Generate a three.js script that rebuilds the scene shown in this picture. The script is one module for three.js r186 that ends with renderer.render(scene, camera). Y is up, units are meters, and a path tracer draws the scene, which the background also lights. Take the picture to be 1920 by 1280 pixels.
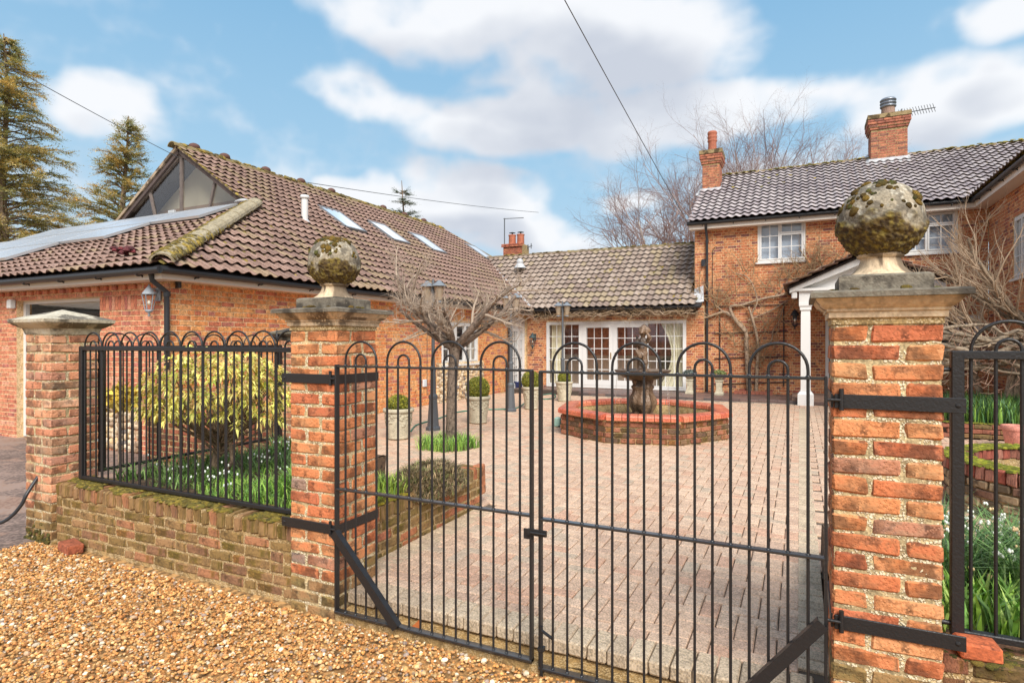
import * as THREE from 'three';
import { MarchingCubes } from 'three/addons/objects/MarchingCubes.js';

// ---------------------------------------------------------------- camera, sky, sun, exposure
const EYE = 1.6, YAW = THREE.MathUtils.degToRad(25.7), FOC = 1120, CX = 960, CY = 640;   // focal length in photo pixels (photo 1920 x 1280)
const CS = Math.cos(YAW), SN = Math.sin(YAW);
const scene = new THREE.Scene();
const camera = new THREE.PerspectiveCamera(2 * Math.atan(640 / FOC) * 180 / Math.PI, 1920 / 1280, 0.05, 900);
camera.position.set(0, EYE, 0);
camera.rotation.y = YAW;
scene.add(camera);
const EXPOSURE = 1.42, SUN_POWER = 3.7, SKY_GAIN = .74;
const sun = new THREE.DirectionalLight(new THREE.Color(1.0, 0.955, 0.89), SUN_POWER);
sun.position.set(14, 28, 14);
sun.target.position.set(-3, 0, -10);
sun.castShadow = true;
sun.shadow.radius = 60;
sun.shadow.mapSize.set(2048, 2048);
Object.assign(sun.shadow.camera, { left: -26, right: 26, top: 26, bottom: -26, near: 1, far: 110 });
scene.add(sun, sun.target);

// ---------------------------------------------------------------- random numbers and noise
function rng(seed) { let s = seed >>> 0; return () => { s = (s + 0x6d2b79f5) | 0; let t = Math.imul(s ^ (s >>> 15), 1 | s); t = (t + Math.imul(t ^ (t >>> 7), 61 | t)) ^ t; return ((t ^ (t >>> 14)) >>> 0) / 4294967296; }; }
const hash3 = (x, y, z) => { let h = Math.imul(x, 374761393) + Math.imul(y, 668265263) + Math.imul(z, 2147483647 ^ 0x5bd1e995); h = Math.imul(h ^ (h >>> 13), 1274126177); h ^= h >>> 16; return (h >>> 0) / 4294967296; };
const sm = (t) => t * t * (3 - 2 * t), lerp = (a, b, t) => a + (b - a) * t, clamp = (x, a = 0, b = 1) => Math.min(b, Math.max(a, x)), step = (a, b, x) => sm(clamp((x - a) / (b - a)));
function vnoise(x, y, z, per = 0) {           // value noise, optional period in x and y
  const xi = Math.floor(x), yi = Math.floor(y), zi = Math.floor(z), tx = x - xi, ty = y - yi, tz = z - zi, fx = tx * tx * (3 - 2 * tx), fy = ty * ty * (3 - 2 * ty), fz = tz * tz * (3 - 2 * tz);
  let x0 = xi, x1 = xi + 1, y0 = yi, y1 = yi + 1;
  if (per) { x0 = ((x0 % per) + per) % per; x1 = ((x1 % per) + per) % per; y0 = ((y0 % per) + per) % per; y1 = ((y1 % per) + per) % per; }
  const a = hash3(x0, y0, zi), b = hash3(x1, y0, zi), c = hash3(x0, y1, zi), d = hash3(x1, y1, zi), p = a + (b - a) * fx, q = c + (d - c) * fx, lo = p + (q - p) * fy;
  if (fz === 0) return lo;
  const e = hash3(x0, y0, zi + 1), f = hash3(x1, y0, zi + 1), g = hash3(x0, y1, zi + 1), h = hash3(x1, y1, zi + 1), p2 = e + (f - e) * fx, q2 = g + (h - g) * fx;
  return lo + (p2 + (q2 - p2) * fy - lo) * fz;
}
function fbm(x, y, z, oct = 4, per = 0) { let a = 0.5, s = 0, n = 0; for (let i = 0; i < oct; i++) { s += a * vnoise(x, y, z + i * 17, per); n += a; a *= 0.5; x *= 2; y *= 2; z *= 2; per *= 2; } return s / n; }
const lin = (c) => (c <= 0.04045 ? c / 12.92 : Math.pow((c + 0.055) / 1.055, 2.4));
const srgb = (r, g, b) => new THREE.Color().setRGB(lin(r / 255), lin(g / 255), lin(b / 255));
const mixc = (a, b, t) => [lerp(a[0], b[0], t), lerp(a[1], b[1], t), lerp(a[2], b[2], t)];

// ---------------------------------------------------------------- photo pixel -> place (a pixel gives a direction; the plane it lies on gives the distance)
const dirOf = (u, v) => { const a = (u - CX) / FOC; return [a * CS - SN, (CY - v) / FOC, -a * SN - CS]; };
const at = (u, v, t) => { const d = dirOf(u, v); return new THREE.Vector3(d[0] * t, EYE + d[1] * t, d[2] * t); };
const onY = (u, v, y) => { const d = dirOf(u, v); return at(u, v, (y - EYE) / d[1]); };
const onZ = (u, v, z) => at(u, v, z / dirOf(u, v)[2]);
const onX = (u, v, x) => at(u, v, x / dirOf(u, v)[0]);

// ---------------------------------------------------------------- the sky: blue air and fair-weather clouds, computed as an equirectangular picture
{
  const W = 2048, H = 1024, data = new Float32Array(W * H * 4), rad = 180 / Math.PI;
  const azel = (u, v) => { const a = Math.atan((u - CX) / FOC); return [a * rad, Math.atan((CY - v) / FOC * Math.cos(a)) * rad]; };
  const blobs = [];      // azimuth from the camera axis, elevation, half widths in degrees, weight
  const put = (u, v, wu, wv, k = 1) => { const [a, e] = azel(u, v), [a2] = azel(u + wu, v), [, e2] = azel(u, v - wv); blobs.push([a, e, Math.abs(a2 - a), Math.abs(e2 - e), k]); };
  put(900, 40, 250, 80, .85); put(1130, 100, 240, 100, .85); put(720, 190, 130, 50, .7); put(960, 225, 230, 55, .8); put(1290, 230, 200, 60, .75); put(1240, 60, 120, 70, .7); put(1500, 205, 170, 50, .6); put(1770, 190, 190, 75, .95); put(1890, 30, 80, 40, .7); put(1560, 320, 300, 45, .55);
  put(880, 375, 130, 70, 1.05); put(690, 365, 120, 30, .75); put(960, 430, 110, 50, .8); put(165, 190, 85, 46, .72); put(215, 235, 60, 26, .5); put(1090, 460, 150, 40, .5); put(1160, 380, 60, 20, .5); put(560, 440, 150, 30, .35);
  const r = rng(11);
  for (let i = 0; i < 110; i++) {          // the same kind of clouds all round, outside the view
    const a = 60 + r() * 240, e = 3 + Math.pow(r(), 1.3) * 62, s = 0.6 + r();
    blobs.push([a > 180 ? a - 360 : a, e, 11 * s, 5.5 * s, 0.75 + 0.4 * r()]);
  }
  for (let i = 0; i < 12; i++) blobs.push([(r() - .5) * 90, 42 + r() * 40, 16 + 10 * r(), 7, .8]);
  const NB = blobs.length, BL = new Float64Array(NB * 5); blobs.forEach((b, i) => b.forEach((q, k) => { BL[i * 5 + k] = q; }));
  const density = (az, el) => {
    let d = 0;
    for (let i = 0; i < NB * 5; i += 5) {
      const de = el - BL[i + 1], h = BL[i + 3]; if (de > 2 * h || de < -2 * h) continue;
      let da = az - BL[i]; if (da > 180) da -= 360; else if (da < -180) da += 360;
      const q = (da * da) / (BL[i + 2] * BL[i + 2]) + (de * de) / (h * h) * (de < 0 ? 1.5 : 1), k = BL[i + 4];
      if (q < 4) { const e = k * (1 - q * .5); d = (e > d ? e : d) + k * .1 * (1 - q / 4) * (1 - q / 4); }
    }
    return d;
  };
  const row = (y) => {
    const el = ((y + .5) / H - .5) * 180, ce = Math.cos(el / rad), sy = Math.sin(el / rad);
    for (let x = 0; x < W; x++) {
      const i = (y * W + x) * 4; data[i + 3] = 1;
      if (el < -1.5) { data[i] = .16 * SKY_GAIN; data[i + 1] = .15 * SKY_GAIN; data[i + 2] = .11 * SKY_GAIN; continue; }
      const th = ((x + .5) / W - .5) * 2 * Math.PI, dx = Math.cos(th) * ce, dz = Math.sin(th) * ce, az = Math.atan2(dx * CS - dz * SN, -dx * SN - dz * CS) * rad;
      const k = el < 14 ? clamp(el / 14) : clamp((el - 14) / 34);
      const wx = (fbm(dx * 6 + 3, sy * 9, dz * 6, 4) - .5), wy = (fbm(dx * 6 + 31, sy * 9 + 5, dz * 6, 4) - .5), big = fbm(dx * 9 + 3, sy * 14, dz * 9, 6) - .5;
      let bil = 0, am = .5, fq = 17; for (let o = 0; o < 4; o++) { bil += am * (1 - Math.abs(2 * vnoise(dx * fq + 7, sy * fq * 1.4, dz * fq + o * 9) - 1)); am *= .5; fq *= 2.1; }
      const az2 = az + wx * 9, el2 = el + wy * 5, soft = big * 1.05 + (bil - .47) * .55, dens = density(az2, el2) + soft, cov = step(.06, .8, dens) * .94;
      let shade = 0; if (cov > .05) { const up = density(az2 + 1.5, el2 + 4.5) * .6 + density(az2 + .8, el2 + 2.2) * .5; shade = clamp(step(.2, 1.1, up + soft * .6) * (.6 + .9 * (fbm(dx * 8 + 50, sy * 15 + 3, dz * 8, 5))) - .06 - (bil - .47) * .35); }
      for (let c = 0; c < 3; c++) { const air = el < 14 ? lerp(AIR0[c], AIR1[c], k) : lerp(AIR1[c], AIR2[c], k); data[i + c] = lerp(air, lerp(CL0[c], CL1[c], shade), cov) * SKY_GAIN; }
    }
  };
  const AIR0 = [.6, .76, .88], AIR1 = [.385, .615, .815], AIR2 = [.06, .31, .62], CL0 = [.93, .94, .965], CL1 = [.6, .635, .715];
  for (let y = 0; y < H; y++) row(y);
  const sky = new THREE.DataTexture(data, W, H, THREE.RGBAFormat, THREE.FloatType);
  sky.mapping = THREE.EquirectangularReflectionMapping; sky.magFilter = THREE.LinearFilter; sky.needsUpdate = true;
  scene.background = sky; scene.environment = sky;
}
// ---------------------------------------------------------------- things and parts
const names = new Map();
function numbered(name) { const n = names.get(name) ?? 0; names.set(name, n + 1); return n ? name + '_' + String(n).padStart(3, '0') : name; }
function thing(name, label, category, base = [0, 0, 0], group) {
  const o = new THREE.Group(); o.name = numbered(name); o.position.set(...base); o.userData = { label, category };
  if (group) o.userData.group = group;
  scene.add(o); return o;
}
function structure(name, label) { const o = new THREE.Group(); o.name = numbered(name); o.userData = { kind: 'structure' }; if (label) { o.userData.label = label; } scene.add(o); return o; }
function wpos(o) { const v = new THREE.Vector3(); for (let p = o; p; p = p.parent) v.add(p.position); return v; }     // groups are never turned, so places add up
function part(name, geo, mat, parent = scene, stuff = false) {       // geometry in world coordinates
  const m = new THREE.Mesh(geo, mat); m.name = parent === scene ? numbered(name) : name; m.castShadow = m.receiveShadow = true;
  if (parent !== scene) m.position.copy(wpos(parent)).negate();
  if (stuff) m.userData.kind = 'stuff';
  parent.add(m); return m;
}
function placed(name, geo, mat, parent, matrix) {                     // shared geometry, set by a world matrix
  const m = new THREE.Mesh(geo, mat); m.name = name; m.castShadow = m.receiveShadow = true;
  matrix.decompose(m.position, m.quaternion, m.scale); m.position.sub(wpos(parent)); parent.add(m); return m;
}
// ---------------------------------------------------------------- geometry
class Merge {
  constructor() { this.p = []; this.n = []; this.uv = []; this.c = []; this.i = []; this.k = 0; this.col = false; }
  add(g, m, color) {
    const p = g.attributes.position, n = g.attributes.normal, t = g.attributes.uv, gc = g.attributes.color, v = new THREE.Vector3(), nm = m && new THREE.Matrix3().getNormalMatrix(m), base = this.k;
    for (let i = 0; i < p.count; i++) {
      v.fromBufferAttribute(p, i); if (m) v.applyMatrix4(m); this.p.push(v.x, v.y, v.z);
      v.fromBufferAttribute(n, i); if (nm) v.applyMatrix3(nm).normalize(); this.n.push(v.x, v.y, v.z);
      if (t) this.uv.push(t.getX(i), t.getY(i)); else this.uv.push(0, 0);
      if (color) this.c.push(color.r, color.g, color.b); else if (gc) this.c.push(gc.getX(i), gc.getY(i), gc.getZ(i)); else this.c.push(1, 1, 1);
    }
    if (color || gc) this.col = true;
    if (g.index) for (let i = 0; i < g.index.count; i++) this.i.push(base + g.index.getX(i)); else for (let i = 0; i < p.count; i++) this.i.push(base + i);
    this.k += p.count; return this;
  }
  tri(a, b, c, color, uvs) {      // one loose triangle
    const n = new THREE.Vector3().subVectors(b, a).cross(new THREE.Vector3().subVectors(c, a)).normalize();
    [a, b, c].forEach((q, j) => { this.p.push(q.x, q.y, q.z); this.n.push(n.x, n.y, n.z); this.uv.push(...(uvs ? uvs[j] : [0, 0])); if (color) this.c.push(color.r, color.g, color.b); else this.c.push(1, 1, 1); this.i.push(this.k++); });
    if (color) this.col = true;
  }
  geo() {
    const g = new THREE.BufferGeometry();
    g.setAttribute('position', new THREE.Float32BufferAttribute(this.p, 3)); g.setAttribute('normal', new THREE.Float32BufferAttribute(this.n, 3)); g.setAttribute('uv', new THREE.Float32BufferAttribute(this.uv, 2));
    if (this.col) g.setAttribute('color', new THREE.Float32BufferAttribute(this.c, 3));
    g.setIndex(this.i); return g;
  }
}
const M4 = (x = 0, y = 0, z = 0, ry = 0, sx = 1, sy = 1, sz = 1, rx = 0, rz = 0) => new THREE.Matrix4().compose(new THREE.Vector3(x, y, z), new THREE.Quaternion().setFromEuler(new THREE.Euler(rx, ry, rz, 'YXZ')), new THREE.Vector3(sx, sy, sz));
const T = (g, ...a) => { g.applyMatrix4(M4(...a)); return g; };
const merged = (...gs) => { const m = new Merge(); gs.flat().forEach((g) => m.add(g)); return m.geo(); };
function flat(g) { const q = g.index ? g.toNonIndexed() : g; q.computeVertexNormals(); return q; }
function boxUV(g, k = 1, ou = 0, ov = 0) {      // uv in metres, by the main direction of each normal
  const p = g.attributes.position, n = g.attributes.normal, uv = new Float32Array(p.count * 2);
  for (let i = 0; i < p.count; i++) {
    const ax = Math.abs(n.getX(i)), ay = Math.abs(n.getY(i)), az = Math.abs(n.getZ(i)), x = p.getX(i), y = p.getY(i), z = p.getZ(i);
    const [a, b] = ay >= ax && ay >= az ? [x, z] : ax >= az ? [z, y] : [x, y];
    uv[2 * i] = a * k + ou; uv[2 * i + 1] = b * k + ov;
  }
  g.setAttribute('uv', new THREE.BufferAttribute(uv, 2)); return g;
}
const box = (w, h, d, x = 0, y = 0, z = 0) => boxUV(new THREE.BoxGeometry(w, h, d).translate(x, y, z));
const box2 = (x0, x1, y0, y1, z0, z1) => box(Math.abs(x1 - x0), Math.abs(y1 - y0), Math.abs(z1 - z0), (x0 + x1) / 2, (y0 + y1) / 2, (z0 + z1) / 2);
function bevBox(w, h, d, c = 0.006, jit = 0, seed = 1, ou = 0, ov = 0) {        // a box with its edges taken off, corners a little uneven
  const r = rng(seed * 977 + 5), X = w / 2, Y = h / 2, Z = d / 2, m = new Merge(), V = {};
  for (const sx of [-1, 1]) for (const sy of [-1, 1]) for (const sz of [-1, 1]) {
    const j = () => (r() - .5) * 2 * jit, o = [j(), j(), j()], cc = c * (0.7 + 0.9 * r());
    V[[sx, sy, sz]] = [new THREE.Vector3(sx * X + o[0], sy * (Y - cc) + o[1], sz * (Z - cc) + o[2]), new THREE.Vector3(sx * (X - cc) + o[0], sy * Y + o[1], sz * (Z - cc) + o[2]), new THREE.Vector3(sx * (X - cc) + o[0], sy * (Y - cc) + o[1], sz * Z + o[2])];
  }
  const quad = (a, b, cc, dd) => { const n = new THREE.Vector3().subVectors(cc, a).cross(new THREE.Vector3().subVectors(dd, b)); if (n.dot(new THREE.Vector3().add(a).add(b).add(cc).add(dd)) < 0) [b, dd] = [dd, b]; m.tri(a, b, cc); m.tri(a, cc, dd); };
  const g = (sx, sy, sz, k) => V[[sx, sy, sz]][k];
  for (const s of [-1, 1]) {
    quad(g(s, -1, -1, 0), g(s, 1, -1, 0), g(s, 1, 1, 0), g(s, -1, 1, 0));
    quad(g(-1, s, -1, 1), g(1, s, -1, 1), g(1, s, 1, 1), g(-1, s, 1, 1));
    quad(g(-1, -1, s, 2), g(1, -1, s, 2), g(1, 1, s, 2), g(-1, 1, s, 2));
    for (const q of [-1, 1]) {
      quad(g(-1, s, q, 1), g(1, s, q, 1), g(1, s, q, 2), g(-1, s, q, 2));
      quad(g(s, -1, q, 0), g(s, 1, q, 0), g(s, 1, q, 2), g(s, -1, q, 2));
      quad(g(s, q, -1, 0), g(s, q, 1, 0), g(s, q, 1, 1), g(s, q, -1, 1));
      for (const e of [-1, 1]) { let [a, b, cc] = V[[s, q, e]]; const n = new THREE.Vector3().subVectors(b, a).cross(new THREE.Vector3().subVectors(cc, a)); if (n.dot(a) < 0) [b, cc] = [cc, b]; m.tri(a, b, cc); }
    }
  }
  return boxUV(m.geo(), 1, ou, ov);
}
function tube(pts, rad, sides = 6, closed = false) {                     // a tapering tube along points; rad a number or one per point
  const n = pts.length, pos = [], nor = [], uv = [], idx = [], R = (i) => (typeof rad === 'number' ? rad : rad[i]);
  let up = new THREE.Vector3(), tPrev = null, len = 0, nrm = null;
  for (let i = 0; i < n; i++) {
    const t = new THREE.Vector3().subVectors(pts[closed ? (i + 1) % n : Math.min(i + 1, n - 1)], pts[closed ? (i - 1 + n) % n : Math.max(i - 1, 0)]).normalize();
    if (!nrm) { nrm = Math.abs(t.y) < .9 ? new THREE.Vector3(0, 1, 0) : new THREE.Vector3(1, 0, 0); nrm.cross(t).normalize(); } else { nrm.sub(t.clone().multiplyScalar(nrm.dot(t))).normalize(); }
    const b = new THREE.Vector3().crossVectors(t, nrm);
    if (i) len += pts[i].distanceTo(pts[i - 1]);
    for (let k = 0; k <= sides; k++) {
      const a = k / sides * Math.PI * 2, c = Math.cos(a), s = Math.sin(a), d = new THREE.Vector3().addScaledVector(nrm, c).addScaledVector(b, s);
      pos.push(pts[i].x + d.x * R(i), pts[i].y + d.y * R(i), pts[i].z + d.z * R(i)); nor.push(d.x, d.y, d.z); uv.push(k / sides * Math.max(R(0), .01) * 6.3, len);
    }
  }
  const m = sides + 1, rows = closed ? n : n - 1;
  for (let i = 0; i < rows; i++) for (let k = 0; k < sides; k++) { const a = i * m + k, b = ((i + 1) % n) * m + k; idx.push(a, b + 1, b, a, a + 1, b + 1); }
  if (!closed) for (const [e, sg] of [[0, -1], [n - 1, 1]]) {
    const c = pos.length / 3, t = new THREE.Vector3().subVectors(pts[Math.min(e + 1, n - 1)], pts[Math.max(e - 1, 0)]).normalize().multiplyScalar(sg);
    pos.push(pts[e].x, pts[e].y, pts[e].z); nor.push(t.x, t.y, t.z); uv.push(0, 0);
    for (let k = 0; k <= sides; k++) { const q = (e * m + k) * 3; pos.push(pos[q], pos[q + 1], pos[q + 2]); nor.push(t.x, t.y, t.z); uv.push(0, 0); }
    for (let k = 0; k < sides; k++) sg > 0 ? idx.push(c, c + 1 + k, c + 2 + k) : idx.push(c, c + 2 + k, c + 1 + k);
  }
  const g = new THREE.BufferGeometry();
  g.setAttribute('position', new THREE.Float32BufferAttribute(pos, 3)); g.setAttribute('normal', new THREE.Float32BufferAttribute(nor, 3)); g.setAttribute('uv', new THREE.Float32BufferAttribute(uv, 2)); g.setIndex(idx); return g;
}
const V3 = (x, y, z) => new THREE.Vector3(x, y, z);
const rod = (a, b, r, sides = 8) => tube([a, b], r, sides);
function roundUV(g, around, along) { const t = g.attributes.uv; for (let i = 0; i < t.count; i++) t.setXY(i, t.getX(i) * around, t.getY(i) * along); return g; }
function lathe(profile, seg = 32, x = 0, y = 0, z = 0) { const g = new THREE.LatheGeometry(profile.map(([r, h]) => new THREE.Vector2(r, h)), seg); g.translate(x, y, z); let L = 0, R = 0; profile.forEach(([r, h], i) => { R = Math.max(R, r); if (i) L += Math.hypot(r - profile[i - 1][0], h - profile[i - 1][1]); }); return roundUV(g, R * 6.283, L); }
function square(profile, x, y, z) {              // a moulding run round a square: profile of [half width, height]
  const g = new THREE.LatheGeometry(profile.map(([r, h]) => new THREE.Vector2(r * Math.SQRT2, h)), 4); g.rotateY(Math.PI / 4); g.translate(x, y, z); return boxUV(flat(g));
}
function prism(points, depth) {                    // polygon in x-y pushed along z from 0 to depth
  const s = new THREE.Shape(points.map(([x, y]) => new THREE.Vector2(x, y))); const g = new THREE.ExtrudeGeometry(s, { depth, bevelEnabled: false }); return boxUV(g);
}
function jiggle(g, amp, freq, seed = 0) {          // push points along their normals by noise
  const p = g.attributes.position, n = g.attributes.normal;
  for (let i = 0; i < p.count; i++) { const d = (fbm(p.getX(i) * freq + seed, p.getY(i) * freq + 7, p.getZ(i) * freq, 3) - .5) * 2 * amp; p.setXYZ(i, p.getX(i) + n.getX(i) * d, p.getY(i) + n.getY(i) * d, p.getZ(i) + n.getZ(i) * d); }
  g.computeVertexNormals(); return g;
}
function paint(g, fn) { const p = g.attributes.position, n = g.attributes.normal, c = new Float32Array(p.count * 3); for (let i = 0; i < p.count; i++) { const q = fn(p.getX(i), p.getY(i), p.getZ(i), n.getX(i), n.getY(i), n.getZ(i)); c.set([lin(q[0] / 255), lin(q[1] / 255), lin(q[2] / 255)], i * 3); } g.setAttribute('color', new THREE.BufferAttribute(c, 3)); return g; }

// ---------------------------------------------------------------- textures of matter
function tex(size, metres, fn0, colour = true, mean = .9) {
  const d = new Uint8Array(size * size * 4); let k = 1;
  if (colour) { let s = 0; for (let i = 0; i < 900; i++) { const c = fn0((i % 30 + .37) / 30, (Math.floor(i / 30) + .61) / 30); s += (c[0] + c[1] + c[2]) / 3; } k = mean / (s / 900); }     // the map only varies the base colour
  const fn = colour ? (x, y) => fn0(x, y).map((c) => c * k) : fn0;
  for (let y = 0; y < size; y++) for (let x = 0; x < size; x++) { const c = fn(x / size, y / size), i = (y * size + x) * 4; if (colour) { d[i] = clamp(c[0]) * 255; d[i + 1] = clamp(c[1]) * 255; d[i + 2] = clamp(c[2]) * 255; } else d[i] = d[i + 1] = d[i + 2] = clamp(c) * 255; d[i + 3] = 255; }
  const t = new THREE.DataTexture(d, size, size); t.wrapS = t.wrapT = THREE.RepeatWrapping; t.magFilter = THREE.LinearFilter; t.minFilter = THREE.LinearMipmapLinearFilter; t.generateMipmaps = true;
  if (colour) t.colorSpace = THREE.SRGBColorSpace; t.repeat.set(1 / metres, 1 / metres); t.needsUpdate = true; return t;
}
const N = (x, y, f, s = 0, o = 4) => fbm(x * f, y * f, s, o, f);
function speckle(x, y, f, s, rad) {               // small round spots: 0..1
  const gx = x * f, gy = y * f, ix = Math.floor(gx), iy = Math.floor(gy); let m = 0;
  for (let j = -1; j < 2; j++) for (let i = -1; i < 2; i++) { const a = ((ix + i) % f + f) % f, b = ((iy + j) % f + f) % f, px = ix + i + hash3(a, b, s), py = iy + j + hash3(a, b, s + 1), q = hash3(a, b, s + 2) * rad, d = Math.hypot(gx - px, gy - py); if (q > .02) m = Math.max(m, 1 - step(q * .6, q, d)); }
  return m;
}
const g3 = (v) => [v, v, v];
const TX = {
  brick: tex(512, .62, (x, y) => { const a = .78 + .3 * (N(x, y, 9, 1) - .5) + .34 * (N(x, y, 60, 2, 3) - .5); const k = step(.6, .8, N(x, y, 14, 5)) * .17, w = speckle(x, y, 46, 3, .42) * step(.52, .66, N(x, y, 8, 8)); let c = [a - k, a - k * 1.0, a - k * .95]; c = mixc(c, [1.0, .98, .9], w * .55); return c; }),
  oldBrick: tex(512, .75, (x, y) => { const a = .82 + .5 * (N(x, y, 8, 101, 5) - .5) + .34 * (N(x, y, 70, 102, 3) - .5), q = N(x, y, 10, 103, 4), k = step(.56, .7, N(x, y, 12, 104, 4)) * .5, w = Math.max(speckle(x, y, 64, 105, .55) * step(.5, .62, N(x, y, 9, 106)), step(.57, .66, N(x, y, 9, 107, 5)) * .95); let c = [a * 1.0, a * lerp(.9, 1.14, q), a * lerp(.8, 1.2, q)]; c = mixc(c, [.42, .44, .44], k); return mixc(c, [1.08, 1.18, 1.3], w * .7); }, true, .88),
  mossBrick: tex(512, .9, (x, y) => { const a = .84 + .34 * (N(x, y, 8, 111, 5) - .5) + .36 * (N(x, y, 70, 112, 3) - .5), m = step(.46, .62, N(x, y, 7, 113, 5)), k = step(.6, .74, N(x, y, 14, 114, 4)) * .4; let c = mixc(g3(a), [a * .78, a * .82, a * .5], m * .85); c = mixc(c, [.4, .38, .3], k); return mixc(c, [1.1, 1.1, 1.0], speckle(x, y, 56, 115, .4) * step(.55, .66, N(x, y, 9, 116)) * .6); }, true, .82),
  brickBump: tex(512, .62, (x, y) => .5 + .6 * (N(x, y, 60, 2, 3) - .5) + .5 * (N(x, y, 18, 6) - .5) - .3 * speckle(x, y, 60, 9, .3), false),
  mortar: tex(512, .5, (x, y) => { const a = .62 + .35 * (N(x, y, 12, 21) - .5) + .3 * (N(x, y, 90, 22, 2) - .5), w = speckle(x, y, 60, 23, .8) * step(.36, .5, N(x, y, 9, 24)); return mixc([a, a * .95, a * .84], [1.12, 1.1, 1.05], w * .9); }),
  mortarBump: tex(512, .5, (x, y) => .4 + .4 * (N(x, y, 40, 22, 3) - .5) + .5 * speckle(x, y, 60, 23, .8) * step(.36, .5, N(x, y, 9, 24)), false),
  stone: tex(512, 1.1, (x, y) => { let a = .8 + .3 * (N(x, y, 6, 31) - .5) + .28 * (N(x, y, 70, 32, 3) - .5); const st = step(.5, .62, N(x * 1, y * 1, 7, 33, 5)); let c = mixc([a, a * .975, a * .93], [.34, .32, .3], st * .72); const l = speckle(x, y, 60, 35, .4) * step(.5, .62, N(x, y, 9, 36)); return mixc(c, [.93, .92, .86], l * .7); }, true, .8),
  grit: tex(256, .35, (x, y) => g3(.82 + .36 * (N(x, y, 50, 41, 3) - .5) + .2 * (N(x, y, 6, 42) - .5))),
  gritBump: tex(256, .35, (x, y) => .5 + .9 * (N(x, y, 50, 41, 3) - .5), false),
  paver: tex(512, .9, (x, y) => { const a = .8 + .22 * (N(x, y, 5, 51) - .5) + .42 * (N(x, y, 120, 52, 2) - .5), w = speckle(x, y, 120, 53, .5), k = speckle(x, y, 90, 54, .42); let c = mixc([a, a, a], [1, .97, .86], w * .45); return mixc(c, [.45, .43, .42], k * .35); }),
  paverBump: tex(512, .9, (x, y) => .5 + .8 * (N(x, y, 120, 52, 2) - .5), false),
  moss: tex(256, .3, (x, y) => { const n = N(x, y, 40, 61, 3), b = N(x, y, 5, 62); return mixc(g3(.7 + .7 * (n - .5)), [1, .95, .8], b * .4); }),
  mossBump: tex(256, .3, (x, y) => N(x, y, 44, 63, 3), false),
  bark: tex(256, .5, (x, y) => { const n = fbm(x * 24, y * 6, 71, 4, 0), s = N(x, y, 20, 72), l = step(.56, .66, N(x, y, 12, 74)); return mixc(g3(.55 + .7 * (n - .5) + .3 * (s - .5)), [1, .99, .93], l * .55); }),
  barkBump: tex(256, .5, (x, y) => N(x, y, 26, 71, 4), false),
  tile: tex(512, .8, (x, y) => { const a = .78 + .3 * (N(x, y, 7, 81) - .5) + .3 * (N(x, y, 70, 82, 3) - .5), w = speckle(x, y, 30, 83, .38) * step(.56, .7, N(x, y, 6, 84)); return mixc(g3(a), [1, .96, .82], w * .5); }),
  asphalt: tex(512, 2.2, (x, y) => { const a = .55 + .5 * (N(x, y, 4, 91, 5) - .5) + .4 * (N(x, y, 120, 92, 2) - .5), w = step(.55, .63, N(x, y, 5, 95, 4)); return mixc(g3(a), [.95, .85, .78], w * .35); }),
  soil: tex(256, .8, (x, y) => g3(.6 + .9 * (N(x, y, 26, 96, 4) - .5))),
};
const mat = (color, o = {}) => new THREE.MeshStandardMaterial({ color, roughness: .85, ...o });
TX.oldBrickBump = TX.mossBrickBump = TX.brickBump;
const withTex = (name, color, o = {}) => mat(color, { map: TX[name], bumpMap: TX[name + 'Bump'] ?? null, bumpScale: .004, ...o });
const MT = {
  black: mat(srgb(34, 33, 34), { roughness: .42, bumpMap: TX.gritBump, bumpScale: .0012 }),
  blackPlastic: mat(srgb(44, 45, 48), { roughness: .38 }),
  greyIron: mat(srgb(86, 90, 94), { roughness: .5 }),
  gloss: new THREE.MeshPhysicalMaterial({ color: srgb(36, 36, 38), roughness: .3, clearcoat: 1, clearcoatRoughness: .12 }),
  white: mat(srgb(218, 217, 214), { roughness: .45 }),
  cream: mat(srgb(222, 212, 200), { roughness: .6 }),
  glass: new THREE.MeshPhysicalMaterial({ color: 0xffffff, roughness: .02, transmission: 1, thickness: 0, ior: 1.52 }),
  lead: withTex('grit', srgb(206, 208, 210), { roughness: .6 }),
  mortarNear: withTex('mortar', srgb(222, 208, 178), { bumpScale: .008, roughness: .95 }),
  mortarFar: withTex('mortar', srgb(238, 208, 170), { bumpScale: .003, roughness: .95 }),
  mortarOld: withTex('mortar', srgb(196, 172, 132), { bumpScale: .006, roughness: .95 }),
  stone: withTex('stone', srgb(218, 198, 172), { roughness: .92, bumpMap: TX.gritBump, bumpScale: .003 }),
  moss: withTex('moss', srgb(140, 130, 60), { bumpScale: .008, roughness: 1 }),
  bark: withTex('bark', srgb(140, 118, 98), { bumpScale: .006 }),
  terracotta: withTex('grit', srgb(188, 112, 84), { roughness: .8 }),
  asphalt: withTex('asphalt', srgb(150, 128, 116), { roughness: .8 }),
  soil: withTex('soil', srgb(96, 76, 58), { roughness: 1 }),
  under: mat(srgb(52, 44, 42), { roughness: 1 }),
  interior: mat(srgb(196, 184, 168), { roughness: .9 }),
  pot: withTex('grit', srgb(206, 196, 170), { bumpScale: .002 }),
};
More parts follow.
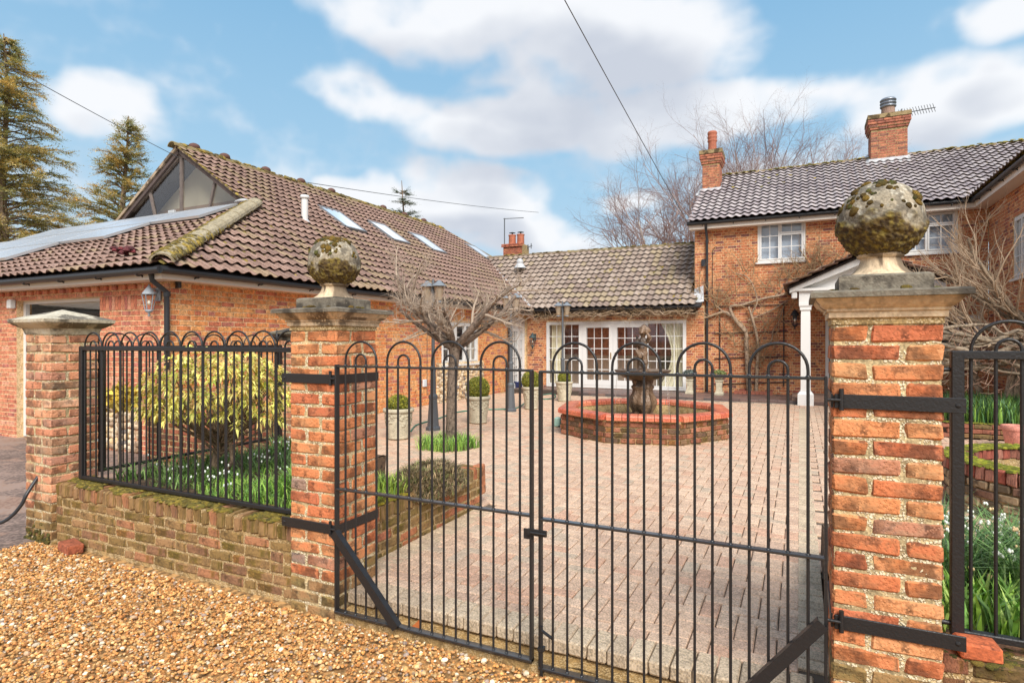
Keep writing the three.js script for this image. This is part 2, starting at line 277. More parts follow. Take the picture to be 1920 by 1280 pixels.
// ---------------------------------------------------------------- many alike pieces: the largest in the picture are meshes of their own, the rest one merged part
const toneMats = new Map();
function toneMat(texName, tone, o, key) { const k = texName + tone.join(',') + key; if (!toneMats.has(k)) toneMats.set(k, withTex(texName, srgb(...tone), o)); return toneMats.get(k); }
class Pieces {
  constructor(parent, name, texName, tones, o = {}, most = 300, restName) { Object.assign(this, { parent, name, texName, tones, o, most, list: [], restName: restName ?? name }); }
  add(geo, m, tone) { this.list.push([geo, m, tone]); }
  done() {
    const p = new THREE.Vector3();
    for (const it of this.list) {
      p.setFromMatrixPosition(it[1]); const x = p.x * CS - p.z * SN, z = -p.x * SN - p.z * CS, y = p.y - EYE;
      const u = CX + FOC * x / z, v = CY - FOC * y / z; it[3] = z > .3 && u > -20 && u < 1940 && v > -20 && v < 1300 ? 1 / z : -1 / (1 + p.length());
    }
    this.list.sort((a, b) => b[3] - a[3]);
    const key = JSON.stringify(this.o);
    this.list.slice(0, this.most).forEach(([g, m, t]) => placed(this.name, g, toneMat(this.texName, this.tones[t], this.o, key), this.parent, m));
    const rest = this.list.slice(this.most);
    if (rest.length) { const mb = new Merge(); for (const [g, m, t] of rest) mb.add(g, m, srgb(...this.tones[t])); part(this.restName, mb.geo(), toneMat(this.texName, [255, 255, 255], { ...this.o, vertexColors: true }, key + 'v'), this.parent, true); }
  }
}
const pick = (r, weights) => { let s = r() * weights.reduce((a, b) => a + b, 0); for (let i = 0; i < weights.length; i++) { s -= weights[i]; if (s <= 0) return i; } return weights.length - 1; };
// a smooth body from capsules: bones [ax,ay,az,ra, bx,by,bz,rb]
function body(bones, lo, hi, res, blend) {
  const mc = new MarchingCubes(res, new THREE.MeshStandardMaterial(), false, false, 200000), S = mc.size, c = [(lo[0] + hi[0]) / 2, (lo[1] + hi[1]) / 2, (lo[2] + hi[2]) / 2], h = Math.max(hi[0] - lo[0], hi[1] - lo[1], hi[2] - lo[2]) / 2;
  for (let k = 0; k < S; k++) for (let j = 0; j < S; j++) for (let i = 0; i < S; i++) {
    const x = c[0] + (i - S / 2) / (S / 2) * h, y = c[1] + (j - S / 2) / (S / 2) * h, z = c[2] + (k - S / 2) / (S / 2) * h; let acc = 0;
    for (const b of bones) { const bx = b[4] - b[0], by = b[5] - b[1], bz = b[6] - b[2], px = x - b[0], py = y - b[1], pz = z - b[2], l = bx * bx + by * by + bz * bz, t = l ? clamp((px * bx + py * by + pz * bz) / l) : 0, d = Math.hypot(px - bx * t, py - by * t, pz - bz * t) - lerp(b[3], b[7], t); acc += Math.exp(-d / blend); }
    mc.field[i + j * S + k * S * S] = acc > 0 ? blend * Math.log(acc) : -1;
  }
  mc.isolation = 0; mc.update();
  const n = mc.count ?? mc.geometry.drawRange.count, g = new THREE.BufferGeometry(), p = new Float32Array(n * 3), q = new Float32Array(n * 3);
  for (let i = 0; i < n * 3; i++) { p[i] = mc.positionArray[i] * h + c[i % 3]; q[i] = mc.normalArray[i]; }
  g.setAttribute('position', new THREE.BufferAttribute(p, 3)); g.setAttribute('normal', new THREE.BufferAttribute(q, 3)); g.computeVertexNormals();
  return boxUV(g);
}
// ================================================================ THE SETTING: ground sheets
const GROUND = -0.03, YARD = 0.10;
part('ground', boxUV(new THREE.PlaneGeometry(1200, 1200).rotateX(-Math.PI / 2).translate(0, GROUND - .03, 0)), withTex('soil', srgb(120, 112, 74), { roughness: 1 })).userData = { kind: 'structure' };
part('driveway', box2(-30, -5.6, -.2, GROUND + .012, -9.6, -2.42), MT.asphalt).userData = { kind: 'structure' };
part('gravel_bed', box2(-30, 14, -.2, GROUND + .004, -2.755, 12), withTex('soil', srgb(190, 146, 92), { roughness: 1 })).userData = { kind: 'structure' };

// ================================================================ walls of brick
const WB = [1, 2, 3, 4].map((s) => bevBox(.213, .0625, .05, .004, .0018, s, s * .17, s * .29));
function wallRects(a0, a1, y0, y1, holes) {        // the wall's rectangles between its openings
  const ys = [...new Set([y0, y1, ...holes.flatMap((h) => [h[2], h[3]])].filter((y) => y >= y0 && y <= y1))].sort((a, b) => a - b), out = [];
  for (let k = 0; k + 1 < ys.length; k++) {
    const mid = (ys[k] + ys[k + 1]) / 2; let spans = [[a0, a1]];
    for (const h of holes) if (mid > h[2] && mid < h[3]) spans = spans.flatMap(([s, e]) => (h[1] <= s || h[0] >= e ? [[s, e]] : [[s, Math.max(s, h[0])], [Math.min(e, h[1]), e]].filter((q) => q[1] - q[0] > .004)));
    spans.forEach(([s, e]) => out.push([s, e, ys[k], ys[k + 1]]));
  }
  return out;
}
function brickFace(pc, { axis, face, out, a0, a1, y0, y1, holes = [], bond = 'flemish', seed = 1, weights, jitter = .0016, depth = .05, top }) {
  const r = rng(seed), rows = Math.floor((y1 - y0) / .075 + .001);
  for (let k = 0; k < rows; k++) {
    const y = y0 + (k + .5) * .075; let spans = [[a0, a1]];
    for (const h of holes) if (y + .03 > h[2] && y - .03 < h[3]) spans = spans.flatMap(([s, e]) => (h[1] <= s || h[0] >= e ? [[s, e]] : [[s, h[0]], [h[1], e]].filter((q) => q[1] - q[0] > .03)));
    for (const [s, e] of spans) {
      let p = a0 - .225 * 2 + (k % 2 ? (bond === 'english' ? 0 : .169) : bond === 'english' ? .056 : 0), n = k;
      while (p < e - .012) {
        const header = bond === 'english' ? k % 4 === 1 : bond === 'flemish' ? n % 2 === 1 : false, L = header ? .1125 : .225; n++;
        const b0 = Math.max(p, s); let b1 = Math.min(p + L, e); p += L; if (e - b1 < .045) b1 = e, p = e + 1;
        if (b1 - b0 < .03) continue;
        const len = b1 - b0 - .01, c = (b0 + b1) / 2, tone = pick(r, weights), off = (r() - .5) * 2 * jitter;
        if (top && y > top(c) - .02) { r(); r(); continue; }
        const f = face + out * (off - depth / 2 + .0015), sy = 1 + (r() - .5) * .05, g = WB[Math.floor(r() * 4)];
        pc.add(g, axis === 'x' ? M4(c, y, f, out < 0 ? Math.PI : 0, len / .213, sy, depth / .05) : M4(f, y, c, out * Math.PI / 2, len / .213, sy, depth / .05), tone);
      }
    }
  }
}
function wallBody(o, name, axis, face, out, a0, a1, y0, y1, holes, m, thick = .22) {
  const gs = wallRects(a0, a1, y0, y1, holes).map(([s, e, b, t]) => (axis === 'x' ? box2(s, e, b, t, face - out * .004, face - out * thick) : box2(face - out * .004, face - out * thick, b, t, s, e)));
  return part(name, merged(gs), m, o);
}
// a pantile: a wave across, lifted at its lower edge, with a thick lower lip
const TILE_W = .205, TILE_G = .29;
function pantile(seed, A = .025) {
  const m = new Merge(), r = rng(seed), S = 8, L = .35, w = TILE_W + .012, lip = .009, tilt = .046 + r() * .006, pts = [];
  for (let k = 0; k <= S; k++) { const t = k / S, q = Math.cos(2 * Math.PI * (t - .22)); pts.push([(t - .5) * w, A * (q > 0 ? q : q * .8) + A]); }
  const P = (k, z, y) => V3(pts[k][0], pts[k][1] + y, z);
  const jy = (r() - .5) * .003;
  for (let k = 0; k < S; k++) {
    const a = P(k, L / 2, tilt + lip + jy), b = P(k + 1, L / 2, tilt + lip + jy), c = P(k + 1, -L / 2, lip * .6), d = P(k, -L / 2, lip * .6), e = P(k, L / 2 - .002, tilt + jy), f = P(k + 1, L / 2 - .002, tilt + jy);
    m.tri(a, b, c); m.tri(a, c, d); m.tri(e, f, b); m.tri(e, b, a);
  }
  const g = m.geo(); const p = g.attributes.position, n = g.attributes.normal;   // smooth across the wave
  for (let i = 0; i < p.count; i++) if (n.getY(i) > .4) { const t = p.getX(i) / w + .5, sl = -A * Math.sin(2 * Math.PI * (t - .22)) * 2 * Math.PI / w, v = V3(-sl, 1, .06).normalize(); n.setXYZ(i, v.x, v.y, v.z); }
  const uv = g.attributes.uv; for (let i = 0; i < p.count; i++) uv.setXY(i, p.getX(i) + seed * .31, p.getZ(i) + p.getY(i) + seed * .17);
  return g;
}
const PT = [1, 2, 3, 4].map((s) => pantile(s));
// tiles over one slope: along = unit vector of the courses, up = unit vector up the slope, O = a point on the eave, inside(plan point) tells whether a tile lies on the slope
function tileSlope(pc, O, along, upv, len, rise, inside, weights, seed) {
  const r = rng(seed), nrm = new THREE.Vector3().crossVectors(along, upv).normalize(); if (nrm.y < 0) nrm.negate();
  const basis = new THREE.Matrix4().makeBasis(along, nrm, upv.clone().negate()), rows = Math.floor(rise / TILE_G);
  if (basis.determinant() < 0) basis.makeBasis(along.clone().negate(), nrm, upv.clone().negate());
  for (let k = 0; k <= rows; k++) for (let c = 0; c * TILE_W < len; c++) {
    const slip = r() < .012 ? -.035 : (r() - .5) * .008, p = O.clone().addScaledVector(along, (c + .5) * TILE_W + (r() - .5) * .004).addScaledVector(upv, .13 + k * TILE_G + slip).addScaledVector(nrm, .012);
    if (!inside(p)) { r(); r(); continue; }
    const m = basis.clone().setPosition(p); m.multiply(new THREE.Matrix4().makeRotationY((r() - .5) * .035)); const patch = fbm(p.x * .8 + seed, p.y * .8, p.z * .8, 3); pc.add(PT[Math.floor(r() * 4)], m, patch > .57 ? Math.min(weights.length - 1, 3 + Math.floor(r() * 2)) : pick(r, weights));
  }
}
const quadSheet = (a, b, c, d) => { const m = new Merge(); m.tri(a, b, c); m.tri(a, c, d); return boxUV(m.geo()); };
function slab(pts, nrm, th) {                        // a thick flat polygon
  const m = new Merge(), lo = pts.map((p) => p.clone().addScaledVector(nrm, -th));
  for (let i = 1; i + 1 < pts.length; i++) { m.tri(pts[0], pts[i], pts[i + 1]); m.tri(lo[0], lo[i + 1], lo[i]); }
  pts.forEach((p, i) => { const q = pts[(i + 1) % pts.length], a = lo[i], b = lo[(i + 1) % pts.length]; m.tri(p, a, b); m.tri(p, b, q); });
  return boxUV(m.geo());
}
// half-round ridge or hip tiles between two points
function ridgeTiles(o, name, a, b, rad, mats, seed, L = .42) {
  const d = new THREE.Vector3().subVectors(b, a), n = Math.max(1, Math.round(d.length() / L)), r = rng(seed); d.normalize();
  const side = new THREE.Vector3().crossVectors(d, V3(0, 1, 0)).normalize(), up = new THREE.Vector3().crossVectors(side, d);
  const step_ = new THREE.Vector3().subVectors(b, a).length() / n, len = step_ + .02;
  const g = (() => { const m = new Merge(), S = 8; for (const [r0, z0, z1] of [[1, 0, 1]]) for (let k = 0; k < S; k++) { const A = Math.PI * k / S, B = Math.PI * (k + 1) / S, q = (t, rr, z) => V3(Math.cos(t) * rr, Math.sin(t) * rr, z); m.tri(q(A, 1.04, 0), q(B, 1.04, 0), q(B, .98, 1)); m.tri(q(A, 1.04, 0), q(B, .98, 1), q(A, .98, 1)); m.tri(q(A, .86, 0), q(B, .86, 0), q(B, 1.04, 0)); m.tri(q(A, .86, 0), q(B, 1.04, 0), q(A, 1.04, 0)); } return boxUV(m.geo(), .2); })();
  for (let k = 0; k < n; k++) { const p = a.clone().addScaledVector(d, k * step_), m = new THREE.Matrix4().makeBasis(side.clone().multiplyScalar(rad), up.clone().multiplyScalar(rad * .8), d.clone().multiplyScalar(len)).setPosition(p.addScaledVector(up, (r() - .5) * .01)); const me = new THREE.Mesh(g, mats[Math.floor(r() * mats.length)]); me.name = name; me.castShadow = me.receiveShadow = true; me.matrixAutoUpdate = false; me.matrix.copy(new THREE.Matrix4().makeTranslation(wpos(o).negate()).multiply(m)); m.elements; placedMatrix(me); o.add(me); }
}
function placedMatrix(me) { me.matrix.decompose(me.position, me.quaternion, me.scale); me.matrixAutoUpdate = true; }
// cushions of moss strewn over a surface, joined into one part
function mossClumps(o, places, seed, col, name = 'moss') {
  const r = rng(seed), m = new Merge(), G = [0, 1, 2].map((k) => { const g = new THREE.SphereGeometry(1, 9, 6, 0, Math.PI * 2, 0, Math.PI * .55); jiggle(g, .28, 2.1, k * 9); return boxUV(g, .15); });
  for (const [p, nrm, size, sq] of places) {
    const q = new THREE.Quaternion().setFromUnitVectors(V3(0, 1, 0), nrm), mm = new THREE.Matrix4().compose(p, q, V3(size * (.8 + .5 * r()), size * sq, size * (.8 + .5 * r()))), c = col[Math.floor(r() * col.length)];
    m.add(G[Math.floor(r() * 3)], mm, srgb(...c.map(((j) => (x) => x * j)(.72 + .42 * r()))));
  }
  return part(name, m.geo(), MOSSV, o, true);
}
const MOSSV = withTex('moss', srgb(255, 255, 255), { vertexColors: true, bumpScale: .006, roughness: 1 });
const MOSS_Y = [[166, 142, 66], [150, 134, 70], [136, 122, 76], [176, 154, 78], [122, 110, 70]], MOSS_G = [[112, 108, 44], [130, 118, 50], [100, 96, 46], [146, 126, 56]];
// a half-round gutter with brackets, under an eave
function gutter(o, a, b, brackets, inward) {
  const g = part('gutter', tube([a, b], .055, 10), MT.blackPlastic, o), d = new THREE.Vector3().subVectors(b, a);
  for (let k = 0; k < brackets; k++) { const p = a.clone().addScaledVector(d, (k + .5) / brackets); part('bracket', merged(tube([0, .4, .8, 1.2, 1.6].map((t) => V3(p.x, p.y, p.z).add(V3(0, -Math.cos(t - 1.0) * .066, 0)).addScaledVector(inward, -Math.sin(t - 1.0) * .066)), .009, 5), tube([p.clone().add(V3(0, -.05, 0)).addScaledVector(inward, .03), p.clone().add(V3(0, -.085, 0)).addScaledVector(inward, .09)], .012, 5)), MT.blackPlastic, g); }
  return g;
}
const BRICK = {
  left: [[238, 158, 96], [230, 142, 86], [242, 170, 104], [214, 126, 92], [198, 124, 104], [244, 180, 120]],
  front: [[220, 140, 106], [210, 126, 96], [228, 152, 116], [200, 122, 104], [234, 168, 136]],
  house: [[212, 136, 92], [202, 122, 82], [220, 148, 100], [174, 100, 80], [146, 92, 84], [224, 160, 114]],
  chimney: [[190, 118, 90], [174, 106, 84], [204, 130, 98], [150, 98, 84]],
};
const TILES = { left: [[156, 126, 112], [150, 120, 106], [164, 134, 120], [140, 112, 100], [158, 134, 108]], wing: [[164, 146, 132], [157, 139, 126], [172, 154, 140], [146, 127, 115], [166, 148, 122]], house: [[186, 175, 174], [180, 168, 168], [194, 183, 182], [168, 156, 157]] };

// ================================================================ THE LONG BARN WITH THE GARAGE AND THE GLAZED GABLE
const BX = -7.9, BZ = -5.43, WZ = -17.5, HZ = -17.7, EAVE = 2.6, PITCH = .669;
{
  const o = thing('brick_barn', 'long orange brick barn with garage, brown pantile roof and triangular glazed gable', 'building', [-12.6, 0, -13]);
  const win = { z0: onX(828, 640, BX).z, z1: onX(897, 640, BX).z, y0: onX(862, 682, BX).y, y1: onX(862, 604, BX).y };
  const fl = { z0: onX(818, 640, BX).z, z1: onX(906, 640, BX).z, y0: .08, y1: win.y0 - .0 };
  const door = [WZ + .02, -16.42, .1, 2.36];
  const holes = [[win.z1, win.z0, win.y0, win.y1], [door[0], door[1], door[2], door[3]]];
  wallBody(o, 'wall', 'z', BX, 1, WZ - 6, BZ, -.1, 2.62, holes, MT.mortarFar);
  const pc = new Pieces(o, 'brick', 'brick', BRICK.left, { bumpScale: .003 });
  brickFace(pc, { axis: 'z', face: BX, out: 1, a0: WZ, a1: BZ, y0: .1, y1: 2.56, holes: [...holes, [fl.z1, fl.z0, fl.y0, fl.y1]], bond: 'english', seed: 31, weights: [5, 4, 4, 2, 1.4, 2] });
  // garage front
  const gx0 = onZ(30, 640, BZ).x, gx1 = onZ(186, 640, BZ).x, gy = onZ(186, 556, BZ).y;
  const gh = [[gx0, gx1, -.2, gy]], dent = [2.355, 2.505];
  wallBody(o, 'wall', 'x', BZ, 1, -17.5, BX - .012, -.1, 2.6, gh, MT.mortarFar);
  const pf = new Pieces(o, 'brick', 'brick', BRICK.front, { bumpScale: .003 });
  brickFace(pf, { axis: 'x', face: BZ, out: 1, a0: -17.5, a1: BX, y0: -.05, y1: 2.575, holes: [[gx0, gx1, -.2, gy], [-17.5, BX - .62, dent[0], dent[1]], [gx1, gx1 + .9, gy - .22, gy]], bond: 'stretcher', seed: 33, weights: [5, 4, 3, 2, 2] });
  for (let k = 0, r = rng(4); k < 90; k++) for (let j = 0; j < 2; j++) { const x = BX - .62 - .056 - k * .1125, pr = (k + j) % 2; pf.add(WB[k % 4], M4(x, dent[0] + .0375 + j * .075, BZ - .02 + (pr ? .03 : 0), 0, .1 / .213, 1, 1), pick(r, [5, 4, 3, 2, 2])); }
  for (let k = 0; k < 12; k++) pf.add(WB[k % 4], M4(gx1 + .04 + k * .075, gy - .11, BZ - .02, 0, 1, 1, 1, 0, Math.PI / 2), k % 5);
  pc.done(); pf.done();
  // flint panel under the window and at the foot of the garage pier
  const pfl = new Pieces(o, 'flint_stone', 'grit', [[214, 190, 156], [232, 214, 186], [168, 142, 116], [132, 122, 116], [226, 196, 148], [190, 160, 126]], { bumpScale: .004, roughness: .6 }, 300);
  const FG = [1, 2, 3].map((s) => { const g = new THREE.IcosahedronGeometry(1, 1); jiggle(g, .3, 1.6, s * 5); return boxUV(g, .1); });
  const rf = rng(77);
  for (let y = fl.y0 + .04; y < fl.y1; y += .075) for (let z = fl.z1 + .04; z < fl.z0; z += .095) pfl.add(FG[Math.floor(rf() * 3)], M4(BX + .002, y + (rf() - .5) * .04, z + (rf() - .5) * .05, rf() * 3, .03 + .02 * rf(), .036 + .02 * rf(), .05 + .02 * rf(), rf() * 3), pick(rf, [4, 4, 2, 1.2, 3, 3]));
  const fx0 = onZ(196, 640, BZ).x, fx1 = onZ(262, 640, BZ).x;
  for (let y = .05; y < .85; y += .08) for (let x = fx0; x < fx1; x += .1) pfl.add(FG[Math.floor(rf() * 3)], M4(x + (rf() - .5) * .05, y + (rf() - .5) * .04, BZ + .01, rf() * 3, .05 + .02 * rf(), .036 + .02 * rf(), .03 + .02 * rf(), 0, rf() * 3), pick(rf, [4, 5, 1, 1, 2, 2]));
  pfl.done();
  // side window: two casements with glazing bars
  windowUnit(o, 'z', BX, 1, win.z1, win.z0, win.y0, win.y1, { lights: [[0, .36, 2, 3], [.36, .64, 1, 3], [.64, 1, 2, 3]], sill: true, cur: true });
  // side door in the corner
  doorUnit(o, door);
  // wall fittings
  // soffit, fascia, gutters, downpipes
  part('fascia', box2(BX + .2, BX + .224, 2.44, 2.58, WZ - .05, BZ + .25), MT.cream, o);
  part('soffit', box2(BX - .02, BX + .2, 2.44, 2.455, WZ, BZ + .24), MT.cream, o);
  part('fascia', box2(-17.8, BX + .224, 2.44, 2.58, BZ + .25, BZ + .274), MT.cream, o);
  part('soffit', box2(-17.8, BX + .2, 2.441, 2.456, BZ - .02, BZ + .25), MT.cream, o);
  const gA = V3(BX + .29, 2.555, BZ + .34), gB = V3(BX + .29, 2.535, WZ + .35);
  gutter(o, gA, gB, 11, V3(-1, 0, 0)); gutter(o, V3(-17.9, 2.545, BZ + .335), V3(BX + .29, 2.555, BZ + .335), 11, V3(0, 0, -1));
  const dx = onZ(313, 640, BZ + .07).x, dp = [V3(dx, 2.52, BZ + .3), V3(dx, 2.42, BZ + .28), V3(dx, 2.28, BZ + .08), V3(dx, 1.9, BZ + .075), V3(dx, .05, BZ + .075)];
  const pipe = part('downpipe', tube(dp, .036, 10), MT.blackPlastic, o);
  for (const y of [2.22, 1.55, .8]) part('collar', tube([V3(dx, y, BZ + .075), V3(dx, y + .07, BZ + .075)], .044, 10), MT.blackPlastic, pipe);
  const pz = -16.05; part('downpipe', tube([V3(BX + .28, 2.5, pz), V3(BX + .2, 2.38, pz), V3(BX + .09, 2.3, pz), V3(BX + .09, .12, pz)], .045, 10), MT.blackPlastic, o);
  // garage inside: side posts, raised door, tracks
  part('garage_room', merged(box2(-16.8, BX - .3, -.02, GROUND + .016, BZ - 5.5, BZ - .2), box2(-16.8, BX - .3, 2.4, 2.44, BZ - 5.5, BZ - .22), box2(-16.8, BX - .3, 0, 2.4, BZ - 5.5, BZ - 5.4), box2(-16.9, -16.8, 0, 2.4, BZ - 5.5, BZ - .22), box2(BX - .3, BX - .2, 0, 2.4, BZ - 5.5, BZ - .22)), mat(srgb(232, 230, 226)), o);
  part('door_frame', merged(box2(gx0 + .0, gx0 + .07, 0, gy, BZ - .16, BZ - .1), box2(gx1 - .06, gx1, 0, gy, BZ - .16, BZ - .1), box2(gx0 + .07, gx1 - .06, gy - .05, gy, BZ - .16, BZ - .1)), MT.white, o);
  part('garage_door', boxUV(T(new THREE.BoxGeometry(gx1 - gx0 - .2, .05, 2.05), (gx0 + gx1) / 2, gy - .06, BZ - 1.3, 0, 1, 1, 1, -.03)), MT.white, o);
  part('door_track', tube([...Array(8)].map((_, i) => { const a = i / 7 * Math.PI / 2; return V3(gx0 + .13, gy - .5 + Math.sin(a) * .38, BZ - .2 - (1 - Math.cos(a)) * .5); }).reduce((s, p) => (s.push(p), s), [V3(gx0 + .13, .05, BZ - .2)]).concat([V3(gx0 + .13, gy - .12, BZ - 2.6)]), .022, 6), MT.greyIron, o);
  part('door_track', rod(V3(gx0 + .1, gy - .2, BZ - .45), V3(gx1 - .1, gy - .24, BZ - .45), .02), MT.blackPlastic, o);
  part('sensor_box', bevBox(.11, .15, .09, .012).translate(onZ(20, 570, BZ + .05).x, onZ(20, 570, BZ + .05).y, BZ + .05), MT.white, o);
  part('cable_box', bevBox(.09, .11, .05, .008).translate(BX + .03, onX(331, 533, BX).y, onX(331, 533, BX).z), MT.blackPlastic, o);
  part('socket_box', bevBox(.05, .17, .12, .008).translate(BX + .03, onX(794, 718, BX).y, onX(794, 718, BX).z), mat(srgb(200, 206, 210)), o);
  part('wall_cable', rod(V3(BX + .012, .35, onX(800, 640, BX).z), V3(BX + .012, 2.4, onX(800, 640, BX).z), .006, 5), MT.greyIron, o);
  // ---- roof
  const ex = BX + .27, ez = BZ + .3, rx = -12.67, ry = EAVE + (ex - rx) * PITCH, gz = -8.95, gxr = -10.34, gyr = EAVE + (ex - gxr) * PITCH, hipK = (ez - gz) / (ex - gxr), lx = 2 * rx - ex, gxl = 2 * rx - gxr, bz = -20.0, bz2 = -23.2;
  const fs = (gyr - EAVE) / (ez - gz), roof = part('roof', merged(
    slab([V3(gxr, gyr, gz), V3(ex, EAVE, ez), V3(ex, EAVE, bz2), V3(rx, ry, bz), V3(rx, ry, gz)].map((p) => p.add(V3(0, -.03, 0))), V3(.55, .83, 0), .05),
    slab([V3(lx, EAVE, ez), V3(ex, EAVE, ez), V3(gxr, gyr, gz), V3(gxl, gyr, gz)].map((p) => p.add(V3(0, -.03, 0))), V3(0, .9, .42), .05),
    slab([V3(gxl, gyr, gz), V3(rx, ry, gz), V3(rx, ry, bz), V3(lx, EAVE, bz2), V3(lx, EAVE, ez)].map((p) => p.add(V3(0, -.03, 0))), V3(-.55, .83, 0), .05),
    slab([V3(ex, EAVE, bz2), V3(lx, EAVE, bz2), V3(rx, ry, bz)].map((p) => p.add(V3(0, -.03, 0))), V3(0, .83, -.55), .05)), MT.under, o);
  const pt = new Pieces(roof, 'roof_tile', 'tile', TILES.left, { bumpMap: null, roughness: .8 }, 300), w = [5, 4, 3, 3, 1.5];
  const upE = V3(-1, PITCH, 0).normalize(), slE = Math.hypot(ex - rx, ry - EAVE);
  const sky = [[605, 398, 672, 435], [695, 423, 757, 458], [770, 443, 828, 477], [889, 472, 907, 481]];
  const planeE = (u, v) => { const d = dirOf(u, v), t = (EAVE + PITCH * ex - EYE) / (d[1] + PITCH * d[0]); return at(u, v, t); };
  const slots = sky.map(([a, b, c, d]) => { const p = planeE(a, b), q = planeE(c, d), zc = (p.z + q.z) / 2, xc = (p.x + q.x) / 2; return [xc, zc]; });
  tileSlope(pt, V3(ex + .04, EAVE - .02, ez), V3(0, 0, -1), upE, ez - bz2, slE, (p) => { if (p.x < rx + .03) return false; if (p.x > gxr ? p.z > ez - (ex - p.x) * hipK + .05 : p.z > gz + .12) return false; if (p.z < bz2 + (ex - p.x) / (ex - rx) * (bz - bz2)) return false; if (p.z < WZ + .2 && p.x > -10.9 && (WZ + .35 - p.z) > (ex - p.x) * .94 + .1) return false; return !slots.some(([sx, sz]) => Math.abs(p.z - sz) < .4 && Math.abs(p.x - sx) < .52); }, w, 51);
  tileSlope(pt, V3(lx, EAVE - .02, ez + .04), V3(1, 0, 0), V3(0, fs, -1).normalize(), ex - lx, Math.hypot(ez - gz, gyr - EAVE) - .05, (p) => p.x < ex - (ez - p.z) / hipK - .02 && p.x > lx + (ez - p.z) / hipK && p.z > gz + .05, w, 52);
  pt.done();
  // hip and ridge
  const hipM = [withTex('grit', srgb(182, 168, 138), { bumpScale: .01 }), withTex('grit', srgb(174, 160, 130), { bumpScale: .01 })], rdM = [withTex('tile', srgb(150, 132, 88)), withTex('tile', srgb(140, 116, 84)), withTex('tile', srgb(158, 140, 100))];
  ridgeTiles(roof, 'hip_tile', V3(ex + .02, EAVE + .05, ez + .02), V3(gxr + .1, gyr + .06, gz + .05), .15, hipM, 5); ridgeTiles(roof, 'hip_tile', V3(lx, EAVE + .05, ez), V3(gxl, gyr + .05, gz), .13, rdM, 6);
  ridgeTiles(roof, 'ridge_tile', V3(rx, ry + .01, gz + .22), V3(rx, ry + .01, bz), .13, rdM, 7); ridgeTiles(roof, 'hip_tile', V3(rx, ry, bz), V3(ex, EAVE + .05, bz2), .12, rdM, 8);
  const hump = mat(srgb(96, 66, 58)); for (const u of [364, 421, 498, 564, 621, 718, 758, 794, 827, 855]) { const p = onX(u, 640, rx); if (p.z > bz + .2) part('ridge_vent', boxUV(T(new THREE.SphereGeometry(.115, 10, 8), rx, ry + .14, p.z, 0, 1, .8, 1.2)), hump, roof); }
  // moss on the tiles and thick on the hip
  const rm = rng(90), pl = [], nE = V3(PITCH, 1, 0).normalize(), nF = V3(0, 1, fs).normalize();
  for (let k = 0; k < 900; k++) { const z = ez - Math.pow(rm(), 2.2) * 14, x = ex - Math.pow(rm(), .9) * 4.9, y = EAVE + (ex - x) * PITCH; if (fbm(x * 1.3, z * 1.3, 3, 3) < .5 || (x > gxr ? z > ez - (ex - x) * hipK : z > gz)) continue; pl.push([V3(x, y + .05, z), nE, .03 + .05 * rm(), .35]); }
  for (let k = 0; k < 420; k++) { const z = ez - rm() * 3.6, x = ex - (ez - z) / hipK - Math.pow(rm(), 1.8) * 6, y = EAVE + (ez - z) * fs; if (fbm(x * 1.7, z * 1.7, 8, 3) < .48) continue; pl.push([V3(x, y + .05, z), nF, .025 + .045 * rm(), .35]); }
  for (let k = 0; k < 1500; k++) { const t = rm(), side = (rm() - .5) * 2, x = lerp(ex, gxr, t), z = lerp(ez, gz, t), a = side * 1.35; pl.push([V3(x + .17 * Math.sin(a) * .82, lerp(EAVE, gyr, t) + .05 + .13 * Math.cos(a), z - .17 * Math.sin(a) * .57), V3(Math.sin(a) * .8, Math.cos(a), -Math.sin(a) * .5).normalize(), .012 + .034 * rm(), .5]); }
  for (let k = 0; k < 900; k++) { const t = rm(), s_ = .15 + Math.pow(rm(), 1.6) * 1.5, x = lerp(ex, gxr, t) - .1, z = lerp(ez, gz, t) - s_; if (fbm(x * 2.2, z * 2.2, 13, 3) < .46) continue; pl.push([V3(x, EAVE + (ex - x) * PITCH + .055, z), nE, .015 + .04 * rm(), .4]); }
  for (let k = 0; k < 420; k++) { const z = gz - rm() * 11, a = (rm() - .3) * 1.6; pl.push([V3(rx + .13 * Math.sin(a), ry + .02 + .1 * Math.cos(a), z), V3(Math.sin(a), Math.cos(a), 0), .02 + .05 * rm(), .4]); }
  for (let k = 0; k < 260; k++) { const t = rm(), x = lerp(gxr, rx, t) + (rm()) * .3, z = gz + .1 - Math.pow(rm(), 2) * .8; pl.push([V3(x, EAVE + (ex - x) * PITCH + .06, z), nE, .03 + .04 * rm(), .4]); }
  mossClumps(roof, pl, 91, MOSS_Y);
  // red sedum by the hip foot
  mossClumps(roof, [...Array(26)].map(() => [onZ(238 + (rm() - .5) * 26, 478, ez - .35).add(V3(0, (rm()) * .09, rm() * .1)), V3(0, 1, 0), .03 + .03 * rm(), .8]), 92, [[132, 62, 70], [150, 82, 76], [112, 60, 66]], 'sedum');
  // skylights: a bright pane in a slim frame
  const glassSky = new THREE.MeshPhysicalMaterial({ color: srgb(214, 226, 236), roughness: .06, metalness: .0, clearcoat: 1, clearcoatRoughness: .02, specularIntensity: 1, ior: 1.9 });
